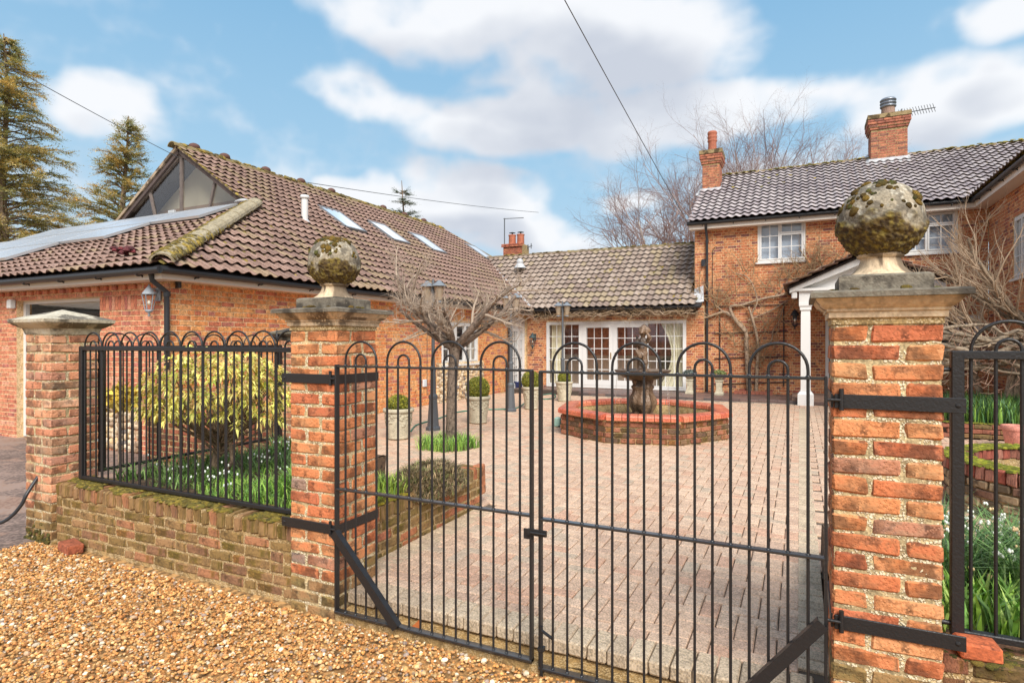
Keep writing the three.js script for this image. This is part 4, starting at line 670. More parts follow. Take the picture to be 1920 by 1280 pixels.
  const a0 = at(1684, 214, 17.6), a1 = at(1755, 201, 17.3), an = part('aerial', merged(rod(a0, a1, .014, 5), rod(at(1692, 222, 17.6), at(1690, 206, 17.6), .016, 5), ...[...Array(13)].map((_, i) => { const p = a0.clone().lerp(a1, .06 + i * .075); return rod(p.clone().add(V3(-.05, .09, .1)), p.clone().add(V3(.05, -.09, -.1)), .007, 4); }), rod(at(1686, 222, 17.5), at(1692, 204, 17.5), .016, 4)), MT.greyIron, c2);
  part('alarm_box', bevBox(.12, .2, .08, .01).translate(W(1320, 493).x, W(1320, 493).y, HZ + .04), MT.blackPlastic, o);
}
// ================================================================ THE PORCH
{
  const o = thing('porch', 'white porch with column and small pediment on the brick house', 'porch', [1.3, 0, -16.6]), FZ = -15.55, xl = onZ(1511, 640, FZ - .15).x, xr = 2 * 1.32 - xl, yE = 2.78, slope = .45;
  for (const x of [xl, xr]) {
    const c = part('column', square([[.11, .42], [.105, .5], [.1, 2.2], [.095, 2.32], [.12, 2.34], [.12, 2.4], [.14, 2.44], [.14, 2.5], [0, 2.5]], x, 0, FZ - .15), MT.white, o);
    part('plinth', square([[.17, .1], [.17, .36], [.15, .385], [.13, .42], [.0, .42]], x, 0, FZ - .15), MT.white, c);
  }
  part('entablature', merged(box2(xl - .14, xr + .14, 2.5, 2.78, FZ - .29, FZ - .02), box2(xl - .14, xl + .13, 2.5, 2.78, HZ + .01, FZ - .29), box2(xr - .13, xr + .14, 2.5, 2.78, HZ + .01, FZ - .29), box2(xl - .22, xr + .22, 2.781, 2.84, FZ - .3, FZ + .05)), MT.white, o);
  const ax = (xl + xr) / 2, rise = (ax - xl + .3) * slope;
  part('pediment', prism([[xl - .1, 2.84], [xr + .1, 2.84], [ax, 2.84 + (ax - xl + .1) * slope]], .05).translate(0, 0, FZ - .22), MT.white, o);
  for (const s of [-1, 1]) {
    const e = V3(ax + s * (ax - xl + .34), 2.84, 0), t = V3(ax, 2.84 + (ax - xl + .34) * slope, 0), pts = [[e.x, e.y], [t.x, t.y], [t.x, t.y - .16], [e.x, e.y - .1]];
    part('raking_cornice', prism(s < 0 ? pts : pts.reverse(), .3).translate(0, 0, FZ - .24), MT.white, o);
    const n = V3(s * slope, 1, 0).normalize(), sl = part('porch_roof', slab([V3(e.x + s * .06, e.y + .02, FZ + .14), V3(t.x, t.y + .05, FZ + .14), V3(t.x, t.y + .05, HZ), V3(e.x + s * .06, e.y + .02, HZ)], n, .035), MT.under, o);
    const pc = new Pieces(sl, 'roof_tile', 'tile', TILES.left, { bumpMap: null, roughness: .8 }, 300); tileSlope(pc, V3(e.x + s * .06, e.y + .02, HZ + .02), V3(0, 0, 1), V3(-s, slope, 0).normalize(), FZ + .14 - HZ, Math.hypot(t.x - e.x, t.y - e.y) - .05, (p) => true, [4, 4, 3, 3, 2], 81 + s); pc.done();
  }
  part('dentil_bracket', bevBox(.12, .24, .14, .02).translate(xl - .24, 2.73, FZ - .05), MT.white, o);
  part('porch_step', merged(box2(xl - .3, xr + .3, .1, TERR + .06, HZ + .01, FZ - .36)), withTex('paver', srgb(150, 120, 104)), o);
}
// ================================================================ THE YARD: block paving, terrace, gravel
{
  const o = structure('courtyard_paving'), base = mat(srgb(96, 84, 72), { roughness: 1 });
  const inBed = (x, z) => (x < -2.66 && x > -7.9 && z > -5.2 && !(x > -3.86 && z < -4.36)) || (x > .14 && z > -4.3) || Math.hypot(x + 2.35, z + 9.9) < 1.28 || Math.hypot(x - 2.2, z + 6.9) < .92 || Math.hypot(x + 4.53, z + 7.37) < .36 || (x > 2.1 && z < -11.35 && z > -15.6 && x > 2.1 + (-11.35 - z) * .1);
  part('bedding', merged(box2(-7.9, 9, -.15, YARD - .014, -15.7, -5.2), box2(-2.62, .12, -.15, YARD - .015, -5.2, -2.84), box2(-3.9, -2.62, -.15, YARD - .0155, -5.2, -4.3), box2(.12, 9, -.15, YARD - .0145, -5.2, -4.3)), base, o);
  const PV = [1, 2, 3, 4].map((s) => bevBox(.194, .05, .094, .005, .0012, s + 40, s * .21, s * .13));
  const tones = [[220, 187, 160], [216, 182, 155], [225, 193, 166], [211, 177, 152], [205, 182, 158], [218, 175, 147]], kerb = [[210, 188, 160], [200, 178, 152], [216, 194, 166]];
  const pc = new Pieces(o, 'paver', 'paver', tones, { bumpScale: .0022, roughness: .62 }, 300), r = rng(111);
  for (let i = -79; i < 90; i++) for (let j = -157; j < -29; j++) {
    const m = (((i - j) % 4) + 4) % 4; if (m !== 0 && m !== 3) continue;
    const x = (i + (m === 0 ? 1 : .5)) * .1, z = (j + (m === 0 ? .5 : 1)) * .1; if (inBed(x, z)) continue; if (z > -2.99 || (x > .0 && x < .14 && z > -15)) continue; if (x < -2.5 && x > -2.7 && z > -4.86) continue;
    const n = fbm(x * .9, z * .9, 5, 3), tn = pick(r, [4, 3, 3, 2, n > .55 ? 3 : .6, n < .45 ? 2.5 : .8]);
    pc.add(PV[Math.floor(r() * 4)], M4(x, YARD - .025 + (r() - .5) * .003, z, m === 0 ? 0 : Math.PI / 2, 1, 1, 1, (r() - .5) * .008, (r() - .5) * .006), tn);
  }
  pc.done();
  const pk = new Pieces(o, 'kerb_paver', 'paver', kerb, { bumpScale: .0022, roughness: .7 }, 300);       // grey soldier course along the step, the bed and the drain
  for (let i = 0; i < 25; i++) pk.add(PV[i % 4], M4(-2.39 + i * .1, YARD - .026 + (r() - .5) * .002, -2.89, Math.PI / 2, 1, 1.35, 1), pick(r, [3, 2, 2]));
  for (let i = 0; i < 17; i++) pk.add(PV[i % 4], M4(-2.53, YARD - .025 + (r() - .5) * .002, -3.12 - i * .1, 0, 1, 1, 1), pick(r, [3, 2, 2]));
  for (let i = 0; i < 118; i++) pk.add(PV[i % 4], M4(.06, YARD - .024 + (r() - .5) * .002, -3.1 - i * .1, 0, .7, 1, 1), pick(r, [3, 2, 2]));
  pk.done();
  part('kerb_bed', jiggle(boxUV(new THREE.BoxGeometry(2.5, .1, .12, 60, 2, 4).translate(-1.17, -.03, -2.79)), .012, 14), withTex('mortar', srgb(196, 166, 118), { roughness: 1 }), o);
  part('threshold', box2(-2.44, .12, -.1, .012, -2.765, -2.69), withTex('mortar', srgb(176, 152, 112)), o);
}
{ // terrace of dark bricks before the house, with its long lower step
  const o = structure('terrace'), r = rng(121), dark = [[126, 100, 92], [112, 90, 86], [140, 110, 98], [104, 92, 90]], BR = [1, 2, 3].map((s) => bevBox(.21, .07, .1, .005, .001, s + 60, s * .3, s * .2));
  part('bedding', merged(box2(-5.4, .55, -.1, TERR - .012, HZ + .02, -15.86), box2(-7.88, -5.4, -.1, TERR - .013, HZ + .02, -16.4), box2(2.9, 4.0, -.1, TERR - .011, HZ + .02, -15.9)), mat(srgb(80, 68, 60)), o);
  const pc = new Pieces(o, 'terrace_brick', 'paver', dark, { bumpScale: .002, roughness: .42 }, 300);
  for (let j = 0; j < 17; j++) for (let i = 0; i < 40; i++) { const x = -7.75 + i * .215 + (j % 2) * .1, z = -15.91 - j * .105; if (x > .5 || x > 3.9 || z < HZ + .08 || (x < -5.5 && z > -16.45 + (x + 5.5) * -.0)) continue; pc.add(BR[(i + j) % 3], M4(x, TERR - .034 + (r() - .5) * .003, z), pick(r, [4, 3, 2, 2])); }
  for (let i = 0; i < 24; i++) pc.add(BR[i % 3], M4(-5.2 + i * .215 + .1, TERR - .07, -15.83, 0, 1, 1.9, .6), pick(r, [3, 3, 1, 3]));
  pc.done();
  part('drain_channel', box2(-5.4, .3, .02, YARD + .006, -15.8, -15.7), withTex('grit', srgb(150, 142, 128)), o);
}
{ // gravel: thousands of flint pebbles
  const r = rng(131), M = 84000, G = (() => { const g = new THREE.IcosahedronGeometry(1, 1); jiggle(g, .35, 1.3, 3); return boxUV(g, .05); })();
  const im = new THREE.InstancedMesh(G, withTex('grit', srgb(255, 255, 255), { roughness: .75, bumpScale: .002 }), M), c = new THREE.Color(), pal = [[224, 164, 94], [232, 180, 112], [212, 146, 78], [236, 196, 138], [200, 134, 74], [242, 222, 190], [194, 162, 130], [220, 158, 98], [172, 150, 134]];
  im.name = numbered('gravel'); im.userData = { kind: 'stuff', label: 'golden flint gravel spread before the gate', category: 'gravel' }; im.castShadow = im.receiveShadow = true;
  const inside = (x, z) => (z < -2.66 && x > -5.75 && x < .14 ? false : z < -2.76 ? false : x < -5.55 && z < -2.3 + (x + 5.55) * .22 ? false : true);
  let k = 0;
  while (k < M) {
    const t = k / M, x = t < .82 ? -6.4 + r() * 7.4 : -9 + r() * 12, z = t < .82 ? -2.78 + Math.pow(r(), .9) * 2.25 : -2.5 + r() * 5; if (!inside(x, z)) continue;
    const big = r() < .05, s = (big ? .0105 : .0059) * (.7 + .8 * r()), n = fbm(x * 1.4, z * 1.4, 2, 3), hump = .012 * fbm(x * 2, z * 2, 9, 2);
    im.setMatrixAt(k, M4(x, GROUND + .012 + hump + (r()) * .012, z, r() * 6.3, s * (1 + .5 * r()), s * (.5 + .3 * r()), s * 1.0, (r() - .5) * .7, (r() - .5) * .7));
    const p = pal[pick(r, big ? [2, 3, 1, 4, 1, 5, 3, 1, 3] : [4, 4, 4 * (1.5 - n), 3, 3, 1.1, .9, 3, .6])], j = .82 + .36 * r(); im.setColorAt(k, c.copy(srgb(p[0] * j, p[1] * j, p[2] * j))); k++;
  }
  scene.add(im);
}
// ================================================================ GATE PIERS
const GZ = -2.70, PBR = [1, 2, 3, 4, 5, 6].map((s) => bevBox(.222, .063, .106, .007, .0035, s + 80, s * .137, s * .211));
const PIER = [[208, 130, 84], [202, 118, 76], [212, 138, 90], [194, 110, 74], [184, 126, 98], [216, 148, 100], [152, 122, 106]], MOSSY = [[154, 120, 76], [144, 114, 68], [160, 122, 82], [136, 108, 62], [172, 118, 82], [144, 104, 74]];
function pierShaft(o, cx, cz, w, y0, y1, seed, tones, weights, mossyTo = 0) {
  const h = w / 2, r = rng(seed), core = new THREE.BoxGeometry(w - .006, y1 - y0, w - .006, 30, 110, 30).translate(cx, (y0 + y1) / 2, cz);
  part('mortar', jiggle(boxUV(core), .006, 42, seed), MT.mortarNear, o);
  const pc = new Pieces(o, 'brick', 'oldBrick', [...tones, ...MOSSY.slice(0, 3)], { bumpScale: .0055, roughness: .88 }), n = Math.round((y1 - y0) / .0755), rowH = (y1 - y0) / n, st = (w - .008) * .665, hd = w - .008 - st;
  for (let k = 0; k < n; k++) for (let f = 0; f < 4; f++) {
    const y = y0 + (k + .5) * rowH, flip = k % 2 ? 1 : -1, L = st - .004, c = flip * (w / 2 + .003 - L / 2), q = f * Math.PI / 2, lx = c, lz = h - .0605 + .003, x = cx + lx * Math.cos(q) + lz * Math.sin(q), z = cz - lx * Math.sin(q) + lz * Math.cos(q);
    const tone = y < mossyTo * (.6 + .8 * r()) ? tones.length + Math.floor(r() * 3) : pick(r, weights);
    pc.add(PBR[Math.floor(r() * 6)], M4(x + (r() - .5) * .003, y + (r() - .5) * .003, z + (r() - .5) * .003, q + (r() < .3 ? Math.PI : 0), L / .222, (rowH - .0105) / .063 * (1 + (r() - .5) * .06), 1.14, 0, (r() - .5) * .012), tone);
    // the header beside it belongs to the next face's brick, whose end shows here
  }
  pc.done();
}
function finial(o, cx, cz, y, rad, seed) {
  const cap = part('cap', square([[.0, 0], [.186, 0], [.196, .002], [.196, .024], [.203, .027], [.203, .037], [.212, .042], [.226, .054], [.238, .07], [.242, .078], [0, .078]], cx, y, cz), MT.stone, o);
  part('cap_slab', square([[0, .0785], [.262, .0785], [.262, .098], [.25, .106], [.17, .112], [0, .112]], cx, y, cz), withTex('stone', srgb(120, 114, 104), { bumpMap: TX.gritBump, bumpScale: .003 }), cap);
  part('plinth', square([[.158, .11], [.158, .166], [.145, .174], [0, .174]], cx, y, cz), withTex('stone', srgb(128, 122, 112), { bumpMap: TX.gritBump, bumpScale: .003 }), cap);
  part('neck', lathe([[.14, .172], [.125, .178], [.1, .194], [.082, .215], [.073, .24], [.072, .25], [.083, .253], [.086, .263], [.08, .272], [.06, .275]], 40, cx, y, cz), MT.stone, cap);
  const g = new THREE.SphereGeometry(rad, 150, 110), cy = y + .268 + rad * .9; g.translate(cx, cy, cz);
  const moss = (x, yy, z) => { const hgt = (yy - cy) / rad, n = fbm(x * 16 + seed, yy * 16, z * 16, 4); return step(.0, .2, -hgt * .75 - .02 + (n - .5) * 1.0); };
  { const p = g.attributes.position, n = g.attributes.normal; for (let i = 0; i < p.count; i++) { const x = p.getX(i), yy = p.getY(i), z = p.getZ(i), m = moss(x, yy, z), d = m * (.006 + .012 * (fbm(x * 95, yy * 95, z * 95, 2) - .3) * 1.6) + (fbm(x * 26 + 4, yy * 26, z * 26, 3) - .5) * .006; p.setXYZ(i, x + n.getX(i) * d, yy + n.getY(i) * d, z + n.getZ(i) * d); } }
  g.computeVertexNormals(); roundUV(g, rad * 6.283, rad * 3.14);
  paint(g, (x, yy, z) => { const m = moss(x, yy, z), n = fbm(x * 22, yy * 22, z * 22 + seed, 4), f = fbm(x * 90, yy * 90, z * 90, 2), l = step(.64, .7, fbm(x * 55 + 9, yy * 55, z * 55, 2)); let c = mixc([168, 156, 134], [118, 110, 96], step(.38, .62, n)); c = mixc(c, [206, 200, 182], l * .8); const ms = mixc([108, 88, 46], [140, 122, 56], step(.35, .65, fbm(x * 34, yy * 34, z * 34 + 7, 3))); return mixc(c, mixc(ms, [66, 50, 34], step(.42, .62, f) * .75), m); });
  const ball = part('ball', g, withTex('grit', srgb(255, 255, 255), { vertexColors: true, roughness: .95, bumpScale: .003 }), cap);
  const r = rng(seed), pl = []; for (let k = 0; k < 420; k++) { const a = r() * 6.3, e = .1 + Math.pow(r(), .8) * 1.25, nrm = V3(Math.cos(a) * Math.cos(e), Math.sin(e), Math.sin(a) * Math.cos(e)); if (fbm(nrm.x * 2 + seed, nrm.y * 2, nrm.z * 2, 2) < .53) continue; pl.push([V3(cx, cy, cz).addScaledVector(nrm, rad - .002), nrm, (.006 + .015 * r() * r()), .85]); }
  for (let k = 0; k < 14; k++) { const a = r() * 6.3, nrm = V3(Math.cos(a) * .85, .5, Math.sin(a) * .85).normalize(); pl.push([V3(cx + Math.cos(a) * .19, y + .112, cz + Math.sin(a) * .19), V3(0, 1, 0), .008 + .016 * r(), .6]); }
  mossClumps(cap, pl, seed + 3, [[140, 112, 44], [126, 108, 44], [150, 122, 52], [112, 112, 54]]);
}
const PL = { x0: -2.80, x1: -2.44 }, PR = { x0: .122, x1: .482 }, BTOP = 1.688, PCZ = GZ - .18;
{
  const o = thing('gate_pier', 'orange brick gate pier with mossy stone ball, hinges strapped on, beside low mossy wall', 'gate pier', [-2.62, 0, PCZ], 'gate piers with stone balls');
  pierShaft(o, -2.62, PCZ, .36, -.12, BTOP - .02, 301, PIER, [5, 4, 4, 2.5, 1.5, 2.5, .7], .22); part('bed_joint', box2(-2.805, -2.435, BTOP - .02, BTOP + .004, PCZ - .185, PCZ + .185), withTex('mortar', srgb(206, 184, 144)), o); finial(o, -2.62, PCZ, BTOP + .004, .155, 11);
}
{
  const o = thing('gate_pier', 'weathered brick gate pier with large mossy stone ball in front of white porch', 'gate pier', [.302, 0, PCZ], 'gate piers with stone balls');
  pierShaft(o, .302, PCZ, .36, -.12, BTOP - .02, 302, PIER, [5, 5, 4, 2.5, 1, 2.5, .6], .3); part('bed_joint', box2(.117, .487, BTOP - .02, BTOP + .004, PCZ - .185, PCZ + .185), withTex('mortar', srgb(206, 184, 144)), o); finial(o, .302, PCZ, BTOP + .004, .156, 23);
}
const smallCap = (o, cx, cz, y, k = .97, col = [196, 190, 176]) => { const c = part('cap', square([[0, 0], [.19, 0], [.2, .035], [.205, .05], [.225, .06], [.26, .085], [.275, .1], [.28, .125], [.265, .132], [0, .215]].map(([a, b]) => [a * k, b * k]), cx, y, cz), withTex('stone', srgb(...col), { bumpMap: TX.gritBump, bumpScale: .003 }), o); return c; };
{
  const o = thing('fence_pier', 'brick fence pier with pyramid stone cap beside the driveway', 'fence pier', [-5.575, 0, PCZ]);
  pierShaft(o, -5.575, PCZ, .36, -.15, BTOP - .03, 303, [[212, 146, 112], [202, 134, 102], [220, 158, 122], [190, 134, 110], [176, 134, 106], [226, 168, 134]], [4, 4, 3, 3, 2, 2], .28); smallCap(o, -5.575, PCZ, BTOP - .03);
  mossClumps(o, [...Array(60)].map((_, i) => { const r = rng(900 + i), a = r() * .36; return [V3(-5.755 + a, -.02 + r() * r() * .16, PCZ + .185), V3(0, .3, 1).normalize(), .008 + .012 * r(), .5]; }), 17, MOSS_G);
}
{
  const o = thing('fence_pier', 'brick fence pier with pyramid stone cap at the inner end of the side railing', 'fence pier', [-5.29, 0, -5.22]);
  pierShaft(o, -5.29, -5.22, .3, -.05, BTOP - .06, 304, [[212, 146, 112], [202, 134, 102], [220, 158, 122], [190, 134, 110], [176, 134, 106], [226, 168, 134]], [4, 4, 3, 3, 2, 2], .3); smallCap(o, -5.29, -5.22, BTOP - .08, .8, [128, 122, 110]);
}
// ================================================================ LOW WALLS ROUND THE BEDS
function lowWall(o, axis, face, out, a0, a1, y0, y1, thick, seed, tones, weights, copings = true) {
  const c = (s, e, b, t, d0, d1) => (axis === 'x' ? [s, e, b, t, d0, d1] : [d0, d1, b, t, s, e]);
  part('mortar', jiggle(boxUV((() => { const [x0, x1, b, t, z0, z1] = c(a0, a1, y0 - .1, y1 - .012, face - out * thick + out * .004, face - out * .004); return new THREE.BoxGeometry(Math.abs(x1 - x0), t - b, Math.abs(z1 - z0), axis === 'x' ? 90 : 6, 18, axis === 'x' ? 6 : 60).translate((x0 + x1) / 2, (b + t) / 2, (z0 + z1) / 2); })()), .005, 30, seed), MT.mortarOld, o);
  const pc = new Pieces(o, 'brick', 'mossBrick', tones, { bumpScale: .005, roughness: .95 }), r = rng(seed), cop = .115, yTop = copings ? y1 - cop : y1, rows = Math.max(1, Math.round((yTop - y0) / .076)), rh = (yTop - y0) / rows;
  const putB = (a, y, len, hh, d, tone, side) => { const f = side > 0 ? face - out * (d / 2 - .002) : face - out * (thick - d / 2 + .002); pc.add(PBR[Math.floor(r() * 6)], axis === 'x' ? M4(a, y, f + (r() - .5) * .006, 0, len / .222, hh / .063, d / .106, 0, (r() - .5) * .02) : M4(f + (r() - .5) * .006, y, a, Math.PI / 2, len / .222, hh / .063, d / .106, 0, (r() - .5) * .02), tone); };
  for (let k = 0; k < rows; k++) for (const side of [1, -1]) { let p = a0 - (k % 2 ? .11 : .02) - r() * .03; while (p < a1 - .02) { const L = (r() < .25 ? .113 : .228), b0 = Math.max(p, a0), b1 = Math.min(p + L, a1); p += L; if (b1 - b0 < .03) continue; putB((b0 + b1) / 2, y0 + (k + .5) * rh, b1 - b0 - .013, rh - .014, .1, pick(r, weights), side); } }
  if (copings) { let p = a0; while (p < a1 - .03) { const L = .076 + r() * .004, b1 = Math.min(p + L, a1), l = b1 - p - .01; pc.add(PBR[Math.floor(r() * 6)], axis === 'x' ? M4((p + b1) / 2, y1 - cop / 2 + (r() - .5) * .006, face - out * thick / 2, 0, l / .222, (cop - .006) / .063, (thick + .01) / .106) : M4(face - out * thick / 2, y1 - cop / 2 + (r() - .5) * .006, (p + b1) / 2, Math.PI / 2, l / .222, (cop - .006) / .063, (thick + .01) / .106), pick(r, weights)); p = b1; } }
  pc.done();
}
function mossSheet(o, x0, x1, z0, z1, y, seed, thr, cols, edge = 0) {          // a low bumpy mat of moss with a ragged outline
  const pl = [], r = rng(seed), n = Math.floor((x1 - x0) * (z1 - z0) * 5200);
  for (let k = 0; k < n; k++) { const x = lerp(x0, x1, r()), z = lerp(z0, z1, r()); if (fbm(x * 7, z * 7, seed, 4) < thr) continue; pl.push([V3(x, y - .004 - (edge && z > z1 - edge ? (z - z1 + edge) * .4 : 0), z), V3((r() - .5) * .5, 1, (r() - .5) * .5).normalize(), .009 + .012 * r(), .62]); }
  return mossClumps(o, pl, seed, cols);
}
{
  const o = thing('low_brick_wall', 'low mossy brick wall under the railing between two piers', 'garden wall', [-4.1, 0, -2.85]);
  lowWall(o, 'x', -2.735, 1, -5.38, -2.80, .0, .47, .24, 401, MOSSY, [4, 4, 3, 3, 1.6, 2]);
  mossSheet(o, -5.38, -2.82, -2.97, -2.735, .475, 31, .46, [[150, 134, 52], [164, 144, 58], [132, 122, 52], [176, 154, 70]], .03);
}
{
  const o = thing('low_brick_wall', 'short mossy brick wall behind the gate with heath spilling over it', 'garden wall', [-2.7, 0, -3.95]);
  lowWall(o, 'z', -2.625, 1, -4.82, -3.06, .06, .46, .22, 402, [[150, 118, 74], [140, 112, 70], [176, 112, 76], [132, 108, 60], [188, 120, 88]], [4, 3, 3, 3, 2]);
  mossSheet(o, -2.84, -2.63, -3.7, -3.06, .465, 33, .42, [[170, 156, 40], [150, 140, 40], [186, 168, 56]]);
  part('end_brick', boxUV(bevBox(.075, .27, .12, .008, .004, 7).rotateZ(.05).translate(-2.66, .33, -4.83)), withTex('oldBrick', srgb(190, 120, 84), { bumpScale: .005 }), o);
}
{
  const o = thing('low_brick_wall', 'low dark brick wall running from the inner fence pier to the barn', 'garden wall', [-6.5, 0, -5.2]);
  lowWall(o, 'x', -5.08, 1, -7.86, -5.6, -.0, .66, .22, 403, [[150, 84, 60], [132, 78, 58], [164, 98, 70], [120, 84, 62]], [3, 3, 2, 2]);
}
{
  const o = thing('low_brick_wall', 'low stained brick wall under the railing beside the weathered gate pier', 'garden wall', [1.6, 0, -2.85]);
  lowWall(o, 'x', -2.735, 1, .482, 3.4, .0, .42, .24, 404, [[126, 88, 58], [112, 88, 54], [142, 92, 66], [104, 84, 52], [150, 108, 84]], [4, 3, 3, 3, 2], false);
  mossSheet(o, .5, 3.4, -2.97, -2.74, .41, 35, .5, MOSS_G);
}
{ const o = thing('loose_brick', 'clean orange brick lying loose on the stained wall beside the gate pier', 'brick', [.62, .42, -2.86]); part('brick', boxUV(bevBox(.13, .062, .1, .006, .002, 3).rotateY(.12).translate(.604, .445, -2.79)), withTex('brick', srgb(206, 108, 66), { bumpScale: .003 }), o); }
{ const p = onY(125, 1028, .0), o = thing('loose_brick', 'red brick lying on the gravel at the foot of the driveway pier', 'brick', [p.x, 0, p.z]); part('brick', boxUV(bevBox(.215, .07, .11, .006, .003, 4).rotateY(-.2).translate(p.x + .05, .02, p.z)), withTex('brick', srgb(172, 96, 66), { bumpScale: .004 }), o); }
// soil of the beds
part('flower_bed', merged(jiggle(boxUV(new THREE.BoxGeometry(1.44, .3, 2.1, 30, 2, 30).translate(-4.62, .26, -4.0)), .02, 5), jiggle(boxUV(new THREE.BoxGeometry(1.14, .3, 1.36, 30, 2, 24).translate(-3.34, .25, -3.63)), .02, 5), jiggle(boxUV(new THREE.BoxGeometry(3.2, .4, 1.6, 40, 2, 20).translate(1.74, .18, -3.7)), .03, 5)), MT.soil).userData = { kind: 'structure' };
// ================================================================ IRON: gates, railings, straps
const arcPts = (x, y0, y1, R, z, leg) => { const p = [V3(x - R, y0, z)]; const n = R > .07 ? 16 : 10; for (let k = 0; k <= n; k++) { const a = Math.PI - Math.PI * k / n; p.push(V3(x + Math.cos(a) * R, y1 + Math.sin(a) * R, z)); } p.push(V3(x + R, leg ?? y0, z)); return p; };
const hoop = (o, x, yb, yt, R, z, rad = .0064) => part('hoop', tube(arcPts(x, yb, yt, R, z), rad, 8), MT.black, o);
function gateLeaf(o, x0, x1, hingeLeft, yTop, yMid, yBot) {
  const z = GZ + .012, w = x1 - x0, p = (w - .07) / 16, s0 = x0 + .035 + p / 2;
  part('stile', bevBox(.012, yTop - yBot + .02, .034, .002).translate(hingeLeft ? x0 + .008 : x1 - .008, (yTop + yBot) / 2, z), MT.black, o);
  part('stile', bevBox(.012, yTop - yBot + .01, .034, .002).translate(hingeLeft ? x1 - .008 : x0 + .008, (yTop + yBot) / 2 - .005, z), MT.black, o);
  part('top_rail', bevBox(w - .004, .012, .022, .002).translate((x0 + x1) / 2, yTop, z), MT.gloss, o);
  part('middle_rail', bevBox(w - .018, .012, .034, .002).translate((x0 + x1) / 2, yMid, z), MT.gloss, o);
  part('bottom_rail', bevBox(w - .004, .014, .042, .002).translate((x0 + x1) / 2, yBot, z), MT.gloss, o);
  const wd = new Merge(), ws = new THREE.SphereGeometry(1, 6, 4); for (let k = 0; k < 16; k++) for (const y of [yTop, yMid, yBot]) wd.add(ws, M4(s0 + k * p, y + .007, z, 0, .0105, .006, .013)); part('weld', wd.geo(), MT.gloss, o, true);
  for (let g = 0; g < 4; g++) { const c = s0 + (g * 4 + 1.5) * p; hoop(o, c, yBot, yTop + .03, p * 1.5, z); hoop(o, c, yBot, yTop + .032, p * .5, z, .006); }
  const a = hingeLeft ? V3(x0 + .02, .5, z + .03) : V3(x1 - .02, .49, z + .03), b = hingeLeft ? V3(x0 + .46, yBot + .01, z + .03) : V3(x1 - .4, yBot + .01, z + .03), d = new THREE.Vector3().subVectors(b, a), m = new THREE.Matrix4().lookAt(a, b, V3(0, 0, 1)).setPosition(a.clone().add(b).multiplyScalar(.5)), L = d.length();
  part('brace', merged(box(.004, .032, L, -.022, .0, 0).applyMatrix4(m), box(.004, .032, L, .022, .0, 0).applyMatrix4(m), box(.048, .005, L, 0, .018, 0).applyMatrix4(m)), MT.black, o);
}
{
  const A = thing('gate_leaf', 'black iron gate leaf with hooped tops hung on the pier beside the mossy wall', 'gate', [-1.8, 0, GZ], 'pair of iron gates'); gateLeaf(A, -2.432, -1.178, true, 1.457, .745, .035);
  part('latch', merged(box(.1, .03, .012, -1.15, .67, GZ + .03), box(.05, .05, .006, -1.2, .655, GZ + .02), rod(V3(-1.18, .67, GZ + .04), V3(-1.1, .67, GZ + .04), .007)), MT.black, A);
  const B = thing('gate_leaf', 'black iron gate leaf with hooped tops hung on the pier before the porch', 'gate', [-.5, 0, GZ], 'pair of iron gates'); gateLeaf(B, -1.146, .104, false, 1.452, .735, .012);
  part('drop_bolt', merged(rod(V3(-1.128, -.06, GZ + .028), V3(-1.128, .22, GZ + .028), .0085), rod(V3(-1.128, .2, GZ + .028), V3(-1.06, .19, GZ + .06), .0075), box(.03, .02, .03, -1.128, .11, GZ + .026)), MT.black, B);
}
function strap(o, x0, x1, y, inner, zb, hinge) {
  const gs = [bevBox(x1 - x0, .056, .009, .002).translate((x0 + x1) / 2, y, GZ + .0075), box2(inner - .005, inner + .005, y - .027, y + .027, GZ, zb)], s = part('strap', merged(gs), MT.black, o);
  part('hinge_pin', merged(rod(V3(hinge, y - .035, GZ + .018), V3(hinge, y + .05, GZ + .018), .009), rod(V3(hinge, y + .005, GZ + .02), V3(hinge + (hinge > 0 ? -.05 : .05), y + .005, GZ + .018), .007)), MT.black, s);
  for (const bx of [x0 + .025, x1 - .025]) part('bolt', T(new THREE.SphereGeometry(.009, 8, 6), bx, y, GZ + .012, 0, 1, 1, .6), MT.black, s); return s;
}
for (const [end, y] of [['upper', 1.378], ['lower', .5]]) { const o = thing('hinge_strap', end + ' black hinge strap bolted round the gate pier beside the mossy wall', 'hinge', [-2.62, y, GZ], 'hinge straps on the piers'); strap(o, -2.865, -2.445, y, -2.438, -3.08, -2.47); }
for (const [end, y] of [['upper', 1.364], ['lower', .49]]) { const o = thing('hinge_strap', end + ' black hinge strap bolted round the gate pier before the porch', 'hinge', [.3, y, GZ], 'hinge straps on the piers'); strap(o, .126, .552, y, .119, -3.06, .15); }
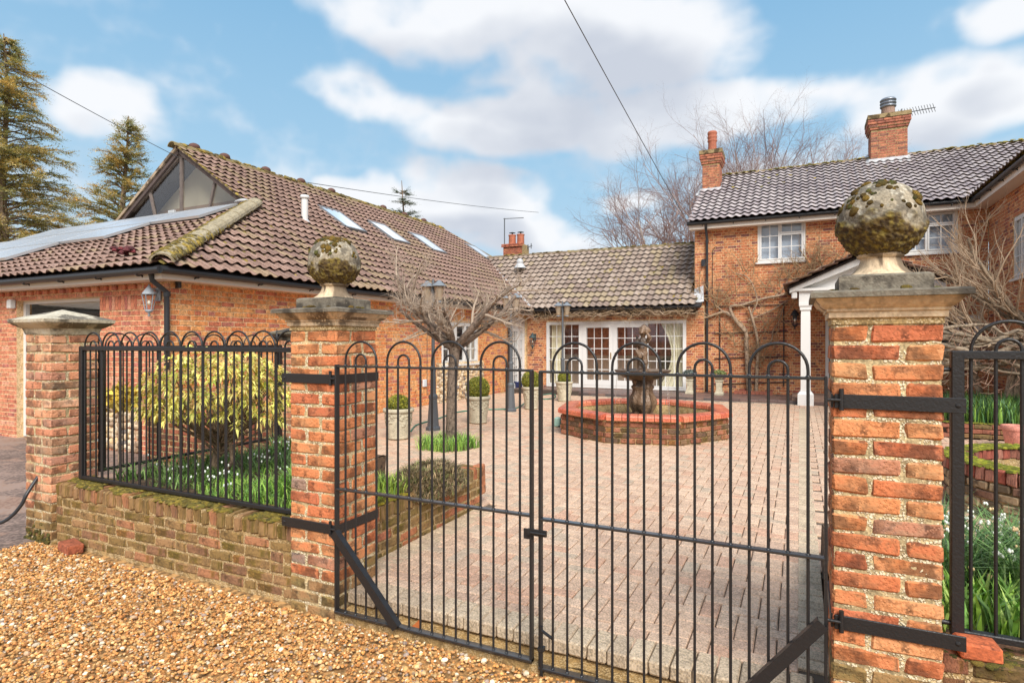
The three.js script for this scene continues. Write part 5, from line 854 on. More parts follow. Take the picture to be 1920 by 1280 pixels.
function railing(o, axis, fixed, a0, a1, yb, yt, n, first) {
  const P = (a, y, g) => (axis === 'x' ? g.translate(a, y, fixed) : g.rotateY(Math.PI / 2).translate(fixed, y, a)), L = a1 - a0, pitch = first ? first.pitch : (L - .09) / n, s = first ? first.at : a0 + .045 + pitch / 2;
  part('post', P(a0 + .021, (yb + yt) / 2, bevBox(.042, yt - yb + .03, .042, .003)), MT.black, o); part('post', P(a1 - .021, (yb + yt) / 2, bevBox(.042, yt - yb + .03, .042, .003)), MT.black, o);
  part('top_rail', P((a0 + a1) / 2, yt, bevBox(L - .002, .032, .036, .003)), MT.black, o); part('bottom_rail', P((a0 + a1) / 2, yb, bevBox(L - .002, .026, .036, .003)), MT.black, o);
  for (let k = 0; k < n; k++) { const c = s + k * pitch; if (c > a1 - .05) break; for (const [R, y] of [[pitch * .475, yt + .012], [pitch * .16, yt + .02]]) { const g = tube(arcPts(0, yb, y, R, 0), .0066, 7); part('hoop', axis === 'x' ? g.translate(c, 0, fixed) : g.rotateY(Math.PI / 2).translate(fixed, 0, c), MT.black, o); } }
}
{
  const o = thing('iron_railing', 'black hooped iron railing on the mossy wall before the yellow shrub', 'railing', [-4, .5, -2.85]); railing(o, 'x', -2.85, -5.255, -2.805, .505, 1.545, 10);
  const q = thing('iron_railing', 'black hooped iron railing at the side of the shrub bed, next to the driveway', 'railing', [-5.42, .5, -4]); railing(q, 'z', -5.4, -5.06, -3.07, .5, 1.545, 8); part('spike', merged(lathe([[0, 0], [.012, .02], [.03, .06], [.012, .1], [0, .18]], 8, -5.4, 1.58, -5.0)), MT.black, q);
  const w = thing('iron_railing', 'black hooped iron railing on the stained wall before the white flowers', 'railing', [1.6, .5, -2.85]); railing(w, 'x', -2.85, .533, 3.3, .47, 1.548, 12, { at: .715, pitch: .245 });
  part('stay', merged(rod(V3(.48, 1.49, -2.85), V3(.54, 1.49, -2.85), .008), rod(V3(.48, .5, -2.85), V3(.54, .5, -2.85), .01)), MT.black, w);
}
// ================================================================ FOUNTAIN
{
  const fx = -2.35, fz = -9.9, R = 1.4, turn = THREE.MathUtils.degToRad(13), o = thing('fountain_basin', 'octagonal brick fountain basin with rounded red coping in the yard', 'fountain', [fx, YARD, fz]);
  const ap = R * Math.cos(Math.PI / 8), side = 2 * R * Math.sin(Math.PI / 8), top = .42, tk = .2;
  const r = rng(501), pc = new Pieces(o, 'brick', 'mossBrick', [[150, 94, 70], [134, 86, 66], [166, 108, 80], [114, 88, 68], [132, 102, 74], [176, 118, 90]], { bumpScale: .006, roughness: .9 }), pk = new Pieces(o, 'coping_brick', 'brick', [[222, 126, 94], [214, 116, 86], [228, 138, 104], [206, 108, 82]], { bumpScale: .0015, roughness: .34 });
  // rounded coping brick: a half bullnose across the wall
  const nose = (w) => { const s = new THREE.Shape(), h = .085, d = .25, q = .045; s.moveTo(-d / 2, 0); s.lineTo(d / 2, 0); s.lineTo(d / 2, h - q); s.absarc(d / 2 - q, h - q, q, 0, Math.PI / 2); s.lineTo(-d / 2 + q, h); s.absarc(-d / 2 + q, h - q, q, Math.PI / 2, Math.PI); s.lineTo(-d / 2, 0); return boxUV(new THREE.ExtrudeGeometry(s, { depth: w, bevelEnabled: false, curveSegments: 4 }).translate(0, 0, -w / 2).rotateY(Math.PI / 2)); }, NG = nose(.104);
  const mg = [];
  for (let f = 0; f < 8; f++) {
    const a = f * Math.PI / 4 + turn, nx = Math.sin(a), nz = Math.cos(a), M = (l, y, d) => V3(fx + nx * d + nz * l, y, fz + nz * d - nx * l);
    mg.push(boxUV(T(new THREE.BoxGeometry(side - .01, .46, tk - .03), ...M(0, YARD + .11, ap - tk / 2).toArray(), a)));
    for (let k = 0; k < 4; k++) { const y = YARD + .045 + k * .078; let p = -side / 2 - (k % 2 ? .1 : 0); while (p < side / 2 - .02) { const L = .225, b0 = Math.max(p, -side / 2), b1 = Math.min(p + L, side / 2); p += L; if (b1 - b0 < .04) continue; const q = M((b0 + b1) / 2, y, ap - .05 + (r() - .5) * .008); pc.add(PBR[Math.floor(r() * 6)], M4(q.x, y, q.z, a, (b1 - b0 - .014) / .222, 1, 1), pick(r, [4, 3, 3, 2, 2, 1.5])); } }
    const n = Math.floor((side + .06) / .115); for (let k = 0; k < n; k++) { const l = (k - (n - 1) / 2) * .115, q = M(l, YARD + .345, ap - tk / 2 + .03); pk.add(NG, M4(q.x, q.y + (r() - .5) * .003, q.z, a, 1, 1, 1), pick(r, [4, 3, 2, 2])); }
    const q = M(side / 2 + .0, YARD + .347, ap - tk / 2 + .03);
  }
  part('mortar', merged(mg), MT.mortarOld, o); pc.done(); pk.done();
  part('corner_mortar', merged([...Array(8)].map((_, f) => { const a = (f + .5) * Math.PI / 4 + turn; return lathe([[.06, YARD + .33], [.075, YARD + .38], [.06, YARD + .425], [0, YARD + .43]], 10, fx + Math.sin(a) * (R - .09), 0, fz + Math.cos(a) * (R - .09)); })), withTex('brick', srgb(198, 100, 72), { roughness: .5 }), o);
  part('basin_floor', boxUV(new THREE.CylinderGeometry(ap - .1, ap - .1, .04, 8, 1).rotateY(turn + Math.PI / 8).translate(fx, YARD + .02, fz)), withTex('stone', srgb(150, 134, 96)), o);
  part('water', boxUV(new THREE.CylinderGeometry(ap - .15, ap - .15, .004, 8, 1).rotateY(turn + Math.PI / 8).translate(fx, YARD + .2, fz)), new THREE.MeshPhysicalMaterial({ color: srgb(196, 186, 150), transmission: .75, thickness: 0, roughness: .05, ior: 1.33, bumpMap: TX.gritBump, bumpScale: .01 }), o);
  // carved pedestal, bowl and figure
  const bronze = withTex('stone', srgb(124, 100, 80), { roughness: .4, bumpScale: .014, bumpMap: TX.barkBump }), s = thing('fountain_statue', 'brown carved fountain pedestal with scalloped bowl and standing cherub figure', 'statue', [fx, YARD, fz]);
  const ped = new THREE.LatheGeometry([[0, .2], [.26, .2], [.27, .26], [.2, .3], [.15, .32], [.17, .35], [.21, .42], [.225, .5], [.2, .58], [.165, .64], [.15, .7], [.175, .73], [.175, .76], [.15, .78], [.16, .82], [.17, .86]].map(([a, b]) => new THREE.Vector2(a, b)), 64, 12).translate(fx, YARD, fz);
  { const p = ped.attributes.position; for (let i = 0; i < p.count; i++) { const dx = p.getX(i) - fx, dz = p.getZ(i) - fz, y = p.getY(i) - YARD, a = Math.atan2(dz, dx), k = 1 + (y < .33 ? .16 : .07) * Math.sin(a * (y < .33 ? 6 : 8) + y * 5) + .06 * (fbm(a * 3 + 9, y * 14, 1, 3) - .5); p.setX(i, fx + dx * k); p.setZ(i, fz + dz * k); } ped.computeVertexNormals(); }
  part('pedestal', boxUV(ped), bronze, s);
  const bowl = new THREE.LatheGeometry([[.12, .84], [.2, .86], [.3, .9], [.38, .96], [.43, 1.0], [.445, 1.02], [.43, 1.03], [.36, .99], [.2, .95], [0, .94]].map(([a, b]) => new THREE.Vector2(a, b)), 96).translate(fx, YARD, fz);
  { const p = bowl.attributes.position; for (let i = 0; i < p.count; i++) { const dx = p.getX(i) - fx, dz = p.getZ(i) - fz, a = Math.atan2(dz, dx), q = Math.hypot(dx, dz), k = 1 + .055 * step(.15, .4, q) * Math.abs(Math.sin(a * 5)); p.setX(i, fx + dx * k); p.setZ(i, fz + dz * k); } bowl.computeVertexNormals(); }
  part('bowl', boxUV(bowl), bronze, s);
  part('bowl_water', boxUV(new THREE.CylinderGeometry(.38, .38, .004, 40).translate(fx, YARD + 1.005, fz)), new THREE.MeshPhysicalMaterial({ color: srgb(190, 190, 170), transmission: .7, thickness: 0, roughness: .04, ior: 1.33 }), s);
  const y0 = YARD + .95, B = (...q) => q; const bones = [];
  const P = (a, ra, b, rb) => bones.push([fx + a[0] * .92, y0 + a[1], fz + a[2], ra * .84, fx + b[0] * .92, y0 + b[1], fz + b[2], rb * .84]);
  P([-.06, .06, .02], .04, [-.045, .2, .0], .055); P([-.045, .2, 0], .055, [-.03, .34, 0], .07);          // standing leg
  P([.06, .06, .05], .038, [.05, .2, .03], .052); P([.05, .2, .03], .052, [.025, .34, .01], .07);
  P([-.06, .04, .05], .034, [-.07, .035, .1], .026); P([.06, .04, .08], .034, [.07, .035, .13], .026);       // feet
  P([0, .35, 0], .088, [0, .45, .005], .08); P([0, .45, .005], .08, [.0, .55, -.01], .078);                    // belly and chest
  P([-.085, .56, -.01], .035, [-.13, .48, .05], .03); P([-.13, .48, .05], .03, [-.04, .5, .12], .025);       // arm across the front
  P([.085, .56, -.01], .035, [.13, .62, .04], .03); P([.13, .62, .04], .03, [.075, .72, .06], .024);         // arm raised to the shoulder
  P([0, .58, -.005], .04, [.005, .63, .0], .038); P([.005, .7, .005], .078, [.005, .71, .02], .074);           // neck and head
  P([0, .69, .085], .016, [0, .685, .095], .012); P([-.03, .76, -.02], .05, [.05, .76, -.02], .05); P([0, .78, .03], .03, [.02, .79, .0], .035);   // nose, curls
  P([.1, .73, .0], .05, [.03, .8, -.01], .045); P([-.02, .3, .09], .05, [-.09, .4, .09], .035);                     // shell on the shoulder, drape
  P([-.1, .04, -.04], .05, [.1, .04, -.04], .05); P([0, .02, .04], .1, [0, .02, -.02], .1); P([-.1, .56, -.08], .03, [-.15, .66, -.1], .012); P([.07, .54, -.09], .03, [.14, .6, -.12], .012);
  part('figure', jiggle(boxUV(body(bones, [fx - .3, y0 - .1, fz - .3], [fx + .3, y0 + .9, fz + .3], 92, .012)), .004, 40), bronze, s);
  part('water_jet', merged(...[[.38, -.1], [.4, .12], [-.41, .05]].map(([dx, dz]) => tube([0, .25, .5, .75, 1].map((t) => V3(fx + dx + Math.sign(dx) * .05 * t, YARD + 1.0 - .8 * t * t - .02, fz + dz)), .004, 5))), new THREE.MeshPhysicalMaterial({ color: 0xffffff, transmission: .9, thickness: .01, roughness: .05, ior: 1.33 }), s);
}
{ const p = onY(1046, 800, YARD), o = thing('pump_box', 'small pale green pump box on the paving beside the fountain basin', 'pump', [p.x, YARD, p.z]); part('case', bevBox(.1, .16, .12, .015).translate(p.x, YARD + .09, p.z), mat(srgb(150, 184, 170)), o); part('cable', tube([V3(p.x, YARD + .05, p.z), V3(p.x + .05, YARD + .02, p.z + .08), V3(p.x + .12, YARD + .03, p.z + .02)], .009, 5), MT.blackPlastic, o); }
// ================================================================ LAMP POSTS
function lampPost(x, z, label, h = 2.42) {
  const o = thing('lamp_post', label, 'lamp post', [x, YARD, z], 'lamp posts along the barn'), y = YARD;
  part('base', merged(flat(lathe([[.125, 0], [.125, .05], [.1, .07], [.07, .52], [.078, .54], [.078, .58], [.05, .62]], 8, x, y, z))), MT.greyIron, o);
  part('pole', lathe([[.05, .6], [.045, 1.0], [.055, 1.02], [.055, 1.05], [.03, 1.08], [.026, h - .1], [.04, h - .08], [.02, h + .1], [0, h + .16]], 14, x, y, z), MT.greyIron, o);
  for (const s of [-1, 1]) {
    const cx = x + s * .12, arm = part('arm', tube([0, .3, .6, 1].map((t) => V3(x + s * .12 * t, y + h - .12 + .1 * Math.sin(t * Math.PI), z)), .013, 6), MT.greyIron, o);
    const l = part('lantern', merged(lathe([[.02, .09], [.05, .06], [.125, .0], [.125, -.015], [.08, -.015]], 12, cx, y + h + .02, z), lathe([[.05, -.26], [.05, -.24], [0, -.24]], 8, cx, y + h, z)), mat(srgb(120, 126, 132), { roughness: .35 }), o);
    part('glass', lathe([[.05, -.22], [.09, -.0]], 8, cx, y + h, z), new THREE.MeshPhysicalMaterial({ color: srgb(214, 196, 170), transmission: .6, roughness: .35, thickness: 0 }), l);
  }
}
lampPost(onY(812, 806, YARD).x, onY(812, 806, YARD).z, 'dark grey lamp post standing behind the pollarded tree');
lampPost(onY(958, 771, YARD).x, onY(958, 771, YARD).z, 'dark grey lamp post at the corner where the barn meets the low wing');
lampPost(-5.6, -14.7, 'dark grey lamp post in front of the white garden doors');
// wall lanterns
function wallLantern(x, y, z, nx, nz, label, m, k = 1) {
  const o = thing('wall_lantern', label, 'wall lantern', [x, y, z]), cx = x + nx * .16 * k, cz = z + nz * .16 * k;
  part('bracket', merged(bevBox(nx ? .03 : .1 * k, .2 * k, nx ? .1 * k : .03, .008).translate(x + nx * .02, y + .12 * k, z + nz * .02), tube([V3(x, y + .12 * k, z), V3(x + nx * .08 * k, y + .2 * k, z + nz * .08 * k), V3(cx, y + .18 * k, cz)], .014, 6)), m, o);
  part('hood', lathe([[0, .27], [.02, .23], [.05, .19], [.105, .12], [.105, .105], [.09, .1]].map(([a, b]) => [a * k, b * k]), 6, cx, y, cz), m, o);
  part('cage', merged(...[...Array(6)].map((_, i) => { const a = i / 6 * 6.283; return rod(V3(cx + Math.cos(a) * .09 * k, y + .1 * k, cz + Math.sin(a) * .09 * k), V3(cx + Math.cos(a) * .05 * k, y - .12 * k, cz + Math.sin(a) * .05 * k), .006 * k, 4); }), lathe([[0, -.22], [.02, -.2], [.012, -.17], [.05, -.14], [.055, -.12], [0, -.11]].map(([a, b]) => [a * k, b * k]), 10, cx, y, cz)), m, o);
  part('glass', lathe([[.046, -.12], [.085, .1]].map(([a, b]) => [a * k, b * k]), 6, cx, y, cz), MT.glass, o); part('bulb', T(new THREE.SphereGeometry(.022 * k, 10, 8), cx, y - .01, cz, 0, 1, 1.5, 1), mat(srgb(240, 232, 214)), o);
}
{ const p = onZ(300, 567, BZ); wallLantern(p.x, p.y, BZ + .01, 0, 1, 'grey six sided wall lantern on the corner of the barn', mat(srgb(150, 158, 166), { roughness: .45 }), .95); }
{ const p = onZ(1003, 640, WZ); wallLantern(p.x, p.y, WZ + .01, 0, 1, 'dark green wall lantern between the side door and the garden doors', mat(srgb(58, 76, 78), { roughness: .5 }), 1.1); }
{ const p = onZ(1491, 600, HZ); wallLantern(p.x, p.y, HZ + .01, 0, 1, 'black wall lantern on the house wall beside the porch column', MT.blackPlastic, 1.15); }
// ================================================================ PLANT POTS WITH BOX BALLS
function leafBall(cx, cy, cz, rx, ry, n, size, cols, seed, flatBottom = -.9) {
  const m = new Merge(), r = rng(seed);
  for (let k = 0; k < n; k++) {
    const a = r() * 6.283, e = Math.asin(lerp(flatBottom, 1, r())), q = 1.04 - .62 * r() * r(), nx = Math.cos(a) * Math.cos(e), ny = Math.sin(e), nz = Math.sin(a) * Math.cos(e), p = V3(cx + nx * rx * q, cy + ny * ry * q, cz + nz * rx * q);
    const t = V3(r() - .5, r() - .5, r() - .5).normalize(), w = new THREE.Vector3().crossVectors(t, V3(nx, ny, nz)).normalize(), d = V3(nx, ny, nz).multiplyScalar(.7).add(t.multiplyScalar(.8)).normalize(), s = size * (.7 + .7 * r()), c = cols[Math.floor(r() * cols.length)], j = .75 + .5 * r(), col = srgb(c[0] * j, c[1] * j, c[2] * j);
    m.tri(p.clone().addScaledVector(w, s * .45), p.clone().addScaledVector(w, -s * .45), p.clone().addScaledVector(d, s * 1.2), col);
  }
  return m.geo();
}
const LEAF = new THREE.MeshPhysicalMaterial({ color: 0xffffff, vertexColors: true, roughness: .6, transmission: .25, thickness: 0 });
function pot(u, vb, label, H, Rr, ball, seed, sunk) {
  const p = onY(u, vb, YARD), o = thing('plant_pot', label, 'plant pot', [p.x, YARD, p.z], 'stone pots with box balls'), y = YARD + .002;
  const g = new THREE.LatheGeometry([[0, 0], [.72, 0], [.73, .06], [.7, .08], [.76, .3], [.84, .6], [.9, .84], [.9, .86], [1.0, .88], [1.02, .93], [1.0, 1.0], [.9, 1.0], [.86, .9]].map(([a, b]) => new THREE.Vector2(a * Rr, b * H)), 48).translate(p.x, y, p.z);
  part('tub', boxUV(g), MT.pot, o);
  const r = rng(seed), m = new Merge(), S = new THREE.SphereGeometry(1, 7, 5); for (let k = 0; k < 90; k++) { const a = k / 90 * 6.283, lo = Math.abs(Math.sin(a * 3)), q = r(), yy = (.84 - q * (.1 + .32 * lo * lo)) * H, R = lerp(.72, .9, clamp((yy / H - .1) / .74)) * Rr + .002; m.add(S, M4(p.x + Math.cos(a) * R, y + yy, p.z + Math.sin(a) * R, -a, .008, .016 + .014 * r(), .014 + .016 * r())); } part('garland', m.geo(), MT.pot, o);
  part('soil', boxUV(new THREE.CylinderGeometry(Rr * .88, Rr * .88, .02, 24).translate(p.x, y + H * .93, p.z)), MT.soil, o);
  const bl = thing('box_ball', 'clipped ' + ball.look, 'topiary', [p.x, y + H * .92, p.z], 'clipped box balls'), cy = y + H * .9 + ball.ry * .86;
  part('foliage', leafBall(p.x, cy, p.z, ball.rx, ball.ry, 9000, .017, [[150, 148, 44], [124, 130, 38], [172, 164, 52], [96, 108, 34]], seed + 1), LEAF, bl, true); part('stem', rod(V3(p.x, y + H * .9, p.z), V3(p.x, cy, p.z), .015), MT.bark, bl);
}
pot(747, 822, 'stone pot with garland relief and low box ball beside the pier', .47, .235, { rx: .16, ry: .13, look: 'low box bush in the stone pot nearest the gate pier' }, 611);
pot(896, 793, 'stone pot with garland relief and round box ball next to the pollarded tree', .5, .23, { rx: .205, ry: .21, look: 'round box ball in the pot between two lamp posts' }, 612);
pot(996, 767, 'tall stone pot with box ball in front of the side door', .5, .2, { rx: .2, ry: .21, look: 'round box ball in front of the side door' }, 613);
pot(1058, 752, 'stone pot with small box ball before the garden doors', .5, .22, { rx: .15, ry: .15, look: 'small box ball before the garden doors' }, 614);
function urn(u, label, look, cols) {
  const p = onZ(u, 740, -16.9); p.y = TERR; const o = thing('garden_urn', label, 'urn', [p.x, TERR, p.z], 'stone urns on the terrace');
  part('foot', square([[.11, 0], [.11, .05], [.08, .08], [.07, .2], [.085, .34], [.1, .36], [.1, .4], [0, .4]], p.x, TERR, p.z), MT.pot, o); part('bowl', lathe([[.05, .4], [.1, .42], [.15, .48], [.18, .5], [.18, .53], [.13, .53], [.1, .46], [0, .46]], 24, p.x, TERR, p.z), MT.pot, o); part('foliage', leafBall(p.x, TERR + .56, p.z, .17, .09, 500, .03, cols, u, -.2), LEAF, o, true);
}
urn(1294, 'pale stone urn with blue grey plant beside the garden doors', '', [[96, 112, 112], [120, 130, 124], [80, 96, 84]]); urn(1349, 'pale stone urn with green plant beside the house downpipe', '', [[108, 124, 70], [130, 140, 84]]);
{ const p = onZ(972, 736, -16.9), o = thing('blue_pot', 'small glazed dark blue pot beside the side door', 'plant pot', [p.x, YARD, p.z]); part('tub', lathe([[0, 0], [.1, 0], [.14, .22], [.15, .22], [.15, .25], [.12, .25], [.11, .1]], 24, p.x, YARD, p.z), mat(srgb(36, 48, 96), { roughness: .25 }), o); }
{ // green hose across the paving
  const k = [[770, 808], [782, 796], [820, 785], [860, 772], [900, 768], [960, 766], [985, 755], [1010, 742], [1035, 738], [1040, 745], [1022, 748], [1000, 742]].map(([u, v]) => onY(u, v, YARD + .016)), o = thing('garden_hose', 'green garden hose lying across the block paving past the pots', 'hose', [k[5].x, YARD, k[5].z]); part('hose', tube(new THREE.CatmullRomCurve3(k).getPoints(120), .013, 7), mat(srgb(52, 122, 104), { roughness: .5 }), o); }
{ const k = [[-40, 985], [0, 980], [20, 968], [40, 945], [50, 925]].map(([u, v], i) => at(u, v, 4.7 + i * .02)), o = thing('black_cable', 'black rubber cable hanging beside the driveway pier', 'cable', [k[2].x, 0, k[2].z]); part('cable', tube(new THREE.CatmullRomCurve3([V3(k[0].x - .6, 0, k[0].z), ...k, V3(-5.72, .9, -3.07)]).getPoints(50), .014, 7), MT.blackPlastic, o); }
{ const a = V3(-7.05, .02, -3.05); }
// ================================================================ OVERHEAD WIRES, FAR CHIMNEY
function wire(label, a, b, rad, sag) { const o = thing('overhead_wire', label, 'wire', [0, 0, 0]); const n = 24, p = []; for (let k = 0; k <= n; k++) { const t = k / n, q = a.clone().lerp(b, t); q.y -= sag * 4 * t * (1 - t); p.push(q); } part('wire', tube(p, rad, 5), MT.greyIron, o); }
{ const A = at(1290, 418, 16.9), B = at(1062, 0, 8.6); wire('overhead wire running up from the eave of the tall house', A, A.clone().lerp(B, 1.45), .008, .05); }
{ const A = at(338, 297, 13.4), B = at(0, 108, 9.2); wire('overhead wire running from the glazed gable past the conifers', A, A.clone().lerp(B, 1.6), .007, .06); }
wire('thin overhead wire passing beyond the barn ridge and the cedar', at(470, 325, 30), at(1010, 398, 60), .02, .2);
{
  const o = thing('distant_chimney', 'far brick chimney with two clay pots rising beyond the low wing', 'chimney', [-8, 0, -27]), c = at(968, 485, 27), w = .9, y1 = at(968, 459, 27).y;
  part('stack', box2(c.x - .45, c.x + .45, 0, y1 - .02, c.z - .4, c.z + .4), MT.mortarOld, o); const cp = new Pieces(o, 'brick', 'brick', [[190, 108, 80], [176, 100, 78], [200, 122, 90]], { bumpScale: .002 }); brickFace(cp, { axis: 'x', face: c.z + .41, out: 1, a0: c.x - .46, a1: c.x + .46, y0: y1 - 1.05, y1: y1 - .15, seed: 41, weights: [1, 1, 1], bond: 'stretcher' }); brickFace(cp, { axis: 'x', face: c.z + .47, out: 1, a0: c.x - .53, a1: c.x + .53, y0: y1 - .15, y1: y1, seed: 42, weights: [1, 1, 1], bond: 'stretcher' }); cp.done();
  for (const s of [-.2, .22]) { const p = part('chimney_pot', lathe([[.17, 0], [.16, .4], [.18, .42], [.18, .46], [.14, .46]], 14, c.x + s, y1, c.z), MT.terracotta, o); part('cowl', lathe([[.03, .46], [.03, .54], [.16, .55], [0, .6]], 10, c.x + s, y1, c.z), MT.greyIron, p); }
  const m0 = at(946, 486, 27), m1 = at(946, 409, 27); part('aerial', merged(rod(m0, m1, .025, 5), rod(at(944, 410, 27), at(982, 408, 27), .018, 5), rod(at(984, 466, 27), at(998, 460, 27), .02, 4), rod(at(990, 458, 27), at(990, 468, 27), .02, 4), rod(at(996, 456, 27), at(996, 466, 27), .02, 4)), MT.greyIron, o);
}
// ================================================================ TREES AND PLANTS
// branching: each limb a tapering, crooked tube; children leave along it
function limb(out, p, d, len, r0, r1, level, opt, r) {
  const n = opt.seg[level] ?? 3, pts = [p.clone()], rad = [r0], dir = d.clone().normalize();
  for (let k = 1; k <= n; k++) {
    dir.add(V3((r() - .5), (r() - .5), (r() - .5)).multiplyScalar(opt.crook[level] ?? .4)).add(V3(0, opt.lift[level] ?? 0, 0)); if (opt.pull) dir.add(opt.pull(pts[k - 1], level)); dir.normalize();
    pts.push(pts[k - 1].clone().addScaledVector(dir, len / n)); rad.push(lerp(r0, r1, k / n));
  }
  out[Math.min(level, out.length - 1)].push(tube(pts, rad, opt.sides[level] ?? 3));
  if (level >= opt.depth) { if (opt.tip) opt.tip(pts, dir, r); return; }
  const c = opt.kids[level], base = opt.from[level] ?? .3;
  for (let k = 0; k < c; k++) {
    const t = base + (1 - base) * ((k + r() * .8) / c), i = Math.min(n - 1, Math.floor(t * n)), f = t * n - i, q = pts[i].clone().lerp(pts[i + 1], clamp(f)), ax = new THREE.Vector3().subVectors(pts[i + 1], pts[i]).normalize();
    const side = V3(r() - .5, r() - .5, r() - .5).cross(ax).normalize(), ang = (opt.angle[level] ?? .8) * (.7 + .6 * r()), nd = ax.clone().multiplyScalar(Math.cos(ang)).addScaledVector(side, Math.sin(ang));
    const rr = lerp(r0, r1, t) * (opt.thin[level] ?? .6);
    limb(out, q, nd, len * (opt.short[level] ?? .6) * (.7 + .6 * r()), rr, rr * (opt.end ?? .35), level + 1, opt, r);
  }
}
const TWIG = mat(srgb(150, 122, 104), { roughness: .9 }), BIRCH = withTex('bark', srgb(200, 186, 176), { bumpScale: .004 }), BTWIG = mat(srgb(142, 112, 104), { roughness: .9 }), LIMB = withTex('bark', srgb(176, 152, 128), { bumpScale: .006 });
function bareTree(name, label, group, base, build, mats = [MT.bark, MT.bark, TWIG]) {
  const o = thing(name, label, 'tree', base.toArray(), group), out = [[], [], []]; build(out); part('trunk', merged(out[0]), mats[0], o); part('branches', merged(out[1]), mats[1], o, true); part('twigs', merged(out[2]), mats[2], o, true); return o;
}
{ // small pollarded tree in the yard
  const b = onY(845, 832, YARD), r = rng(701), tilt = V3(.04, 1, .02);
  bareTree('pollarded_tree', 'small bare pollarded tree with pale mottled trunk growing through the paving', undefined, b, (out) => {
    out[0].push(tube([V3(b.x, -.02, b.z), V3(b.x + .01, .5, b.z), V3(b.x + .02, .95, b.z), V3(b.x + .05, 1.35, b.z - .01), V3(b.x + .06, 1.55, b.z)], [.085, .075, .072, .075, .085], 12));
    const o = { seg: [3, 7, 5, 4, 3], crook: [.3, .36, .5, .6, .7], lift: [0, .0, .06, .12, .12], depth: 4, end: .5, kids: [0, 8, 7, 5], from: [.3, .35, .2, .2], angle: [.8, .85, .9, .95], thin: [.6, .52, .42, .55], short: [.6, .4, .5, .55], sides: [8, 7, 5, 4, 3] };
    const L = [[-1, .62, .15, 1.4, .058], [-.75, .8, -.5, 1.0, .045], [.9, .6, .3, 1.25, .06], [.45, .9, -.4, .8, .05], [-.15, 1.1, .5, .7, .046], [.95, .62, -.45, 1.35, .052], [-.6, .7, .75, 1.0, .048], [.2, .9, .9, .8, .044], [-.95, .9, .2, 1.0, .04]];
    for (const [x, y, z, len, rr] of L) limb(out, V3(b.x + .055, 1.42 + r() * .12, b.z), V3(x * CS, y, z - x * SN * .6), len, rr, rr * .55, 1, o, r);
  }, [withTex('bark', srgb(118, 102, 88), { bumpScale: .01 }), withTex('bark', srgb(124, 106, 92), { bumpScale: .006 }), mat(srgb(168, 150, 132), { roughness: .9 })]);
}
{ // bare old tree beside the projecting part of the house, with long low boughs
  const b = onY(1892, 800, YARD), r = rng(702);
  bareTree('old_bare_tree', 'old bare tree with long pale crooked boughs in front of the projecting house wall', undefined, b, (out) => {
    out[0].push(tube([V3(b.x, .0, b.z), V3(b.x + .02, .5, b.z), V3(b.x + .1, 1.0, b.z), V3(b.x + .3, 1.5, b.z - .05), V3(b.x + .45, 1.9, b.z)], [.14, .11, .11, .12, .12], 10));
    const o = { seg: [3, 7, 5, 4, 3], crook: [.3, .3, .42, .5, .6], lift: [0, .02, .07, .1, .1], depth: 4, kids: [0, 8, 6, 3], from: [.3, .25, .25, .2], angle: [.8, .6, .6, .7], thin: [.6, .55, .55, .55], short: [.6, .5, .42, .4], sides: [8, 7, 5, 4, 3] };
    const L = [[-1, .34, .3, 2.0, .055, 1.5], [-1, .2, .5, 1.9, .05, 1.3], [-1, .6, .2, 2.0, .05, 1.75], [-.8, .75, .3, 1.8, .046, 1.85], [-.8, .28, .9, 1.9, .05, 1.45], [.5, .8, .4, 1.7, .05, 1.8], [-1, .1, .25, 1.8, .05, 1.05], [-.8, .45, .8, 1.9, .05, 1.7], [-1, .5, -.1, 1.7, .045, 1.8], [-1, .42, .55, 1.9, .045, 1.9]];
    for (const [x, y, z, len, rr, h] of L) limb(out, V3(b.x + .12 + (h - 1) * .35, h, b.z), V3(x, y, z), len, rr, rr * .5, 1, o, r);
  }, [LIMB, withTex('bark', srgb(156, 138, 116), { bumpScale: .006 }), mat(srgb(168, 146, 122), { roughness: .9 })]);
}
{ // thick wisteria stems lying along the bed in front of the ground floor window
  const b = onY(1845, 790, YARD), r = rng(703), o = thing('wisteria', 'tangle of thick grey wisteria stems lying low before the ground floor window', 'climber', b.toArray()), gs = [], tw = [];
  for (let k = 0; k < 22; k++) { const v0 = 612 + r() * 105, pts = [], n = 9, t0 = 9.2 + r() * 1.2; for (let i = 0; i <= n; i++) pts.push(at(1740 + (i / n) * (210 + r() * 20) , v0 + Math.sin(i * .9 + k) * 7 + (i / n) * (r() * 20 - 10), t0 + Math.sin(i + k * 2) * .18)); const q = .012 + .026 * r(); gs.push(tube(new THREE.CatmullRomCurve3(pts).getPoints(26), [...Array(27)].map((_, i) => q * (1 + .25 * Math.sin(i * 1.3 + k))), 6)); }
  for (let k = 0; k < 160; k++) { const p = at(1740 + r() * 190, 605 + r() * 130, 9 + r() * 1.2), d = V3(r() - .5, r() - .3, r() - .5).normalize(); tw.push(tube([p, p.clone().addScaledVector(d, .12), p.clone().addScaledVector(d, .25).add(V3(0, .05, 0))], [.007, .005, .002], 3)); }
  part('stems', merged(gs), withTex('bark', srgb(140, 124, 104), { bumpScale: .006 }), o, true); part('twigs', merged(tw), TWIG, o, true); part('trunk', tube([V3(b.x - .1, .05, b.z), V3(b.x, .5, b.z - .1), V3(b.x - .15, 1.0, b.z), V3(b.x - .1, 1.5, b.z)], [.08, .06, .06, .05], 9), LIMB, o);
}
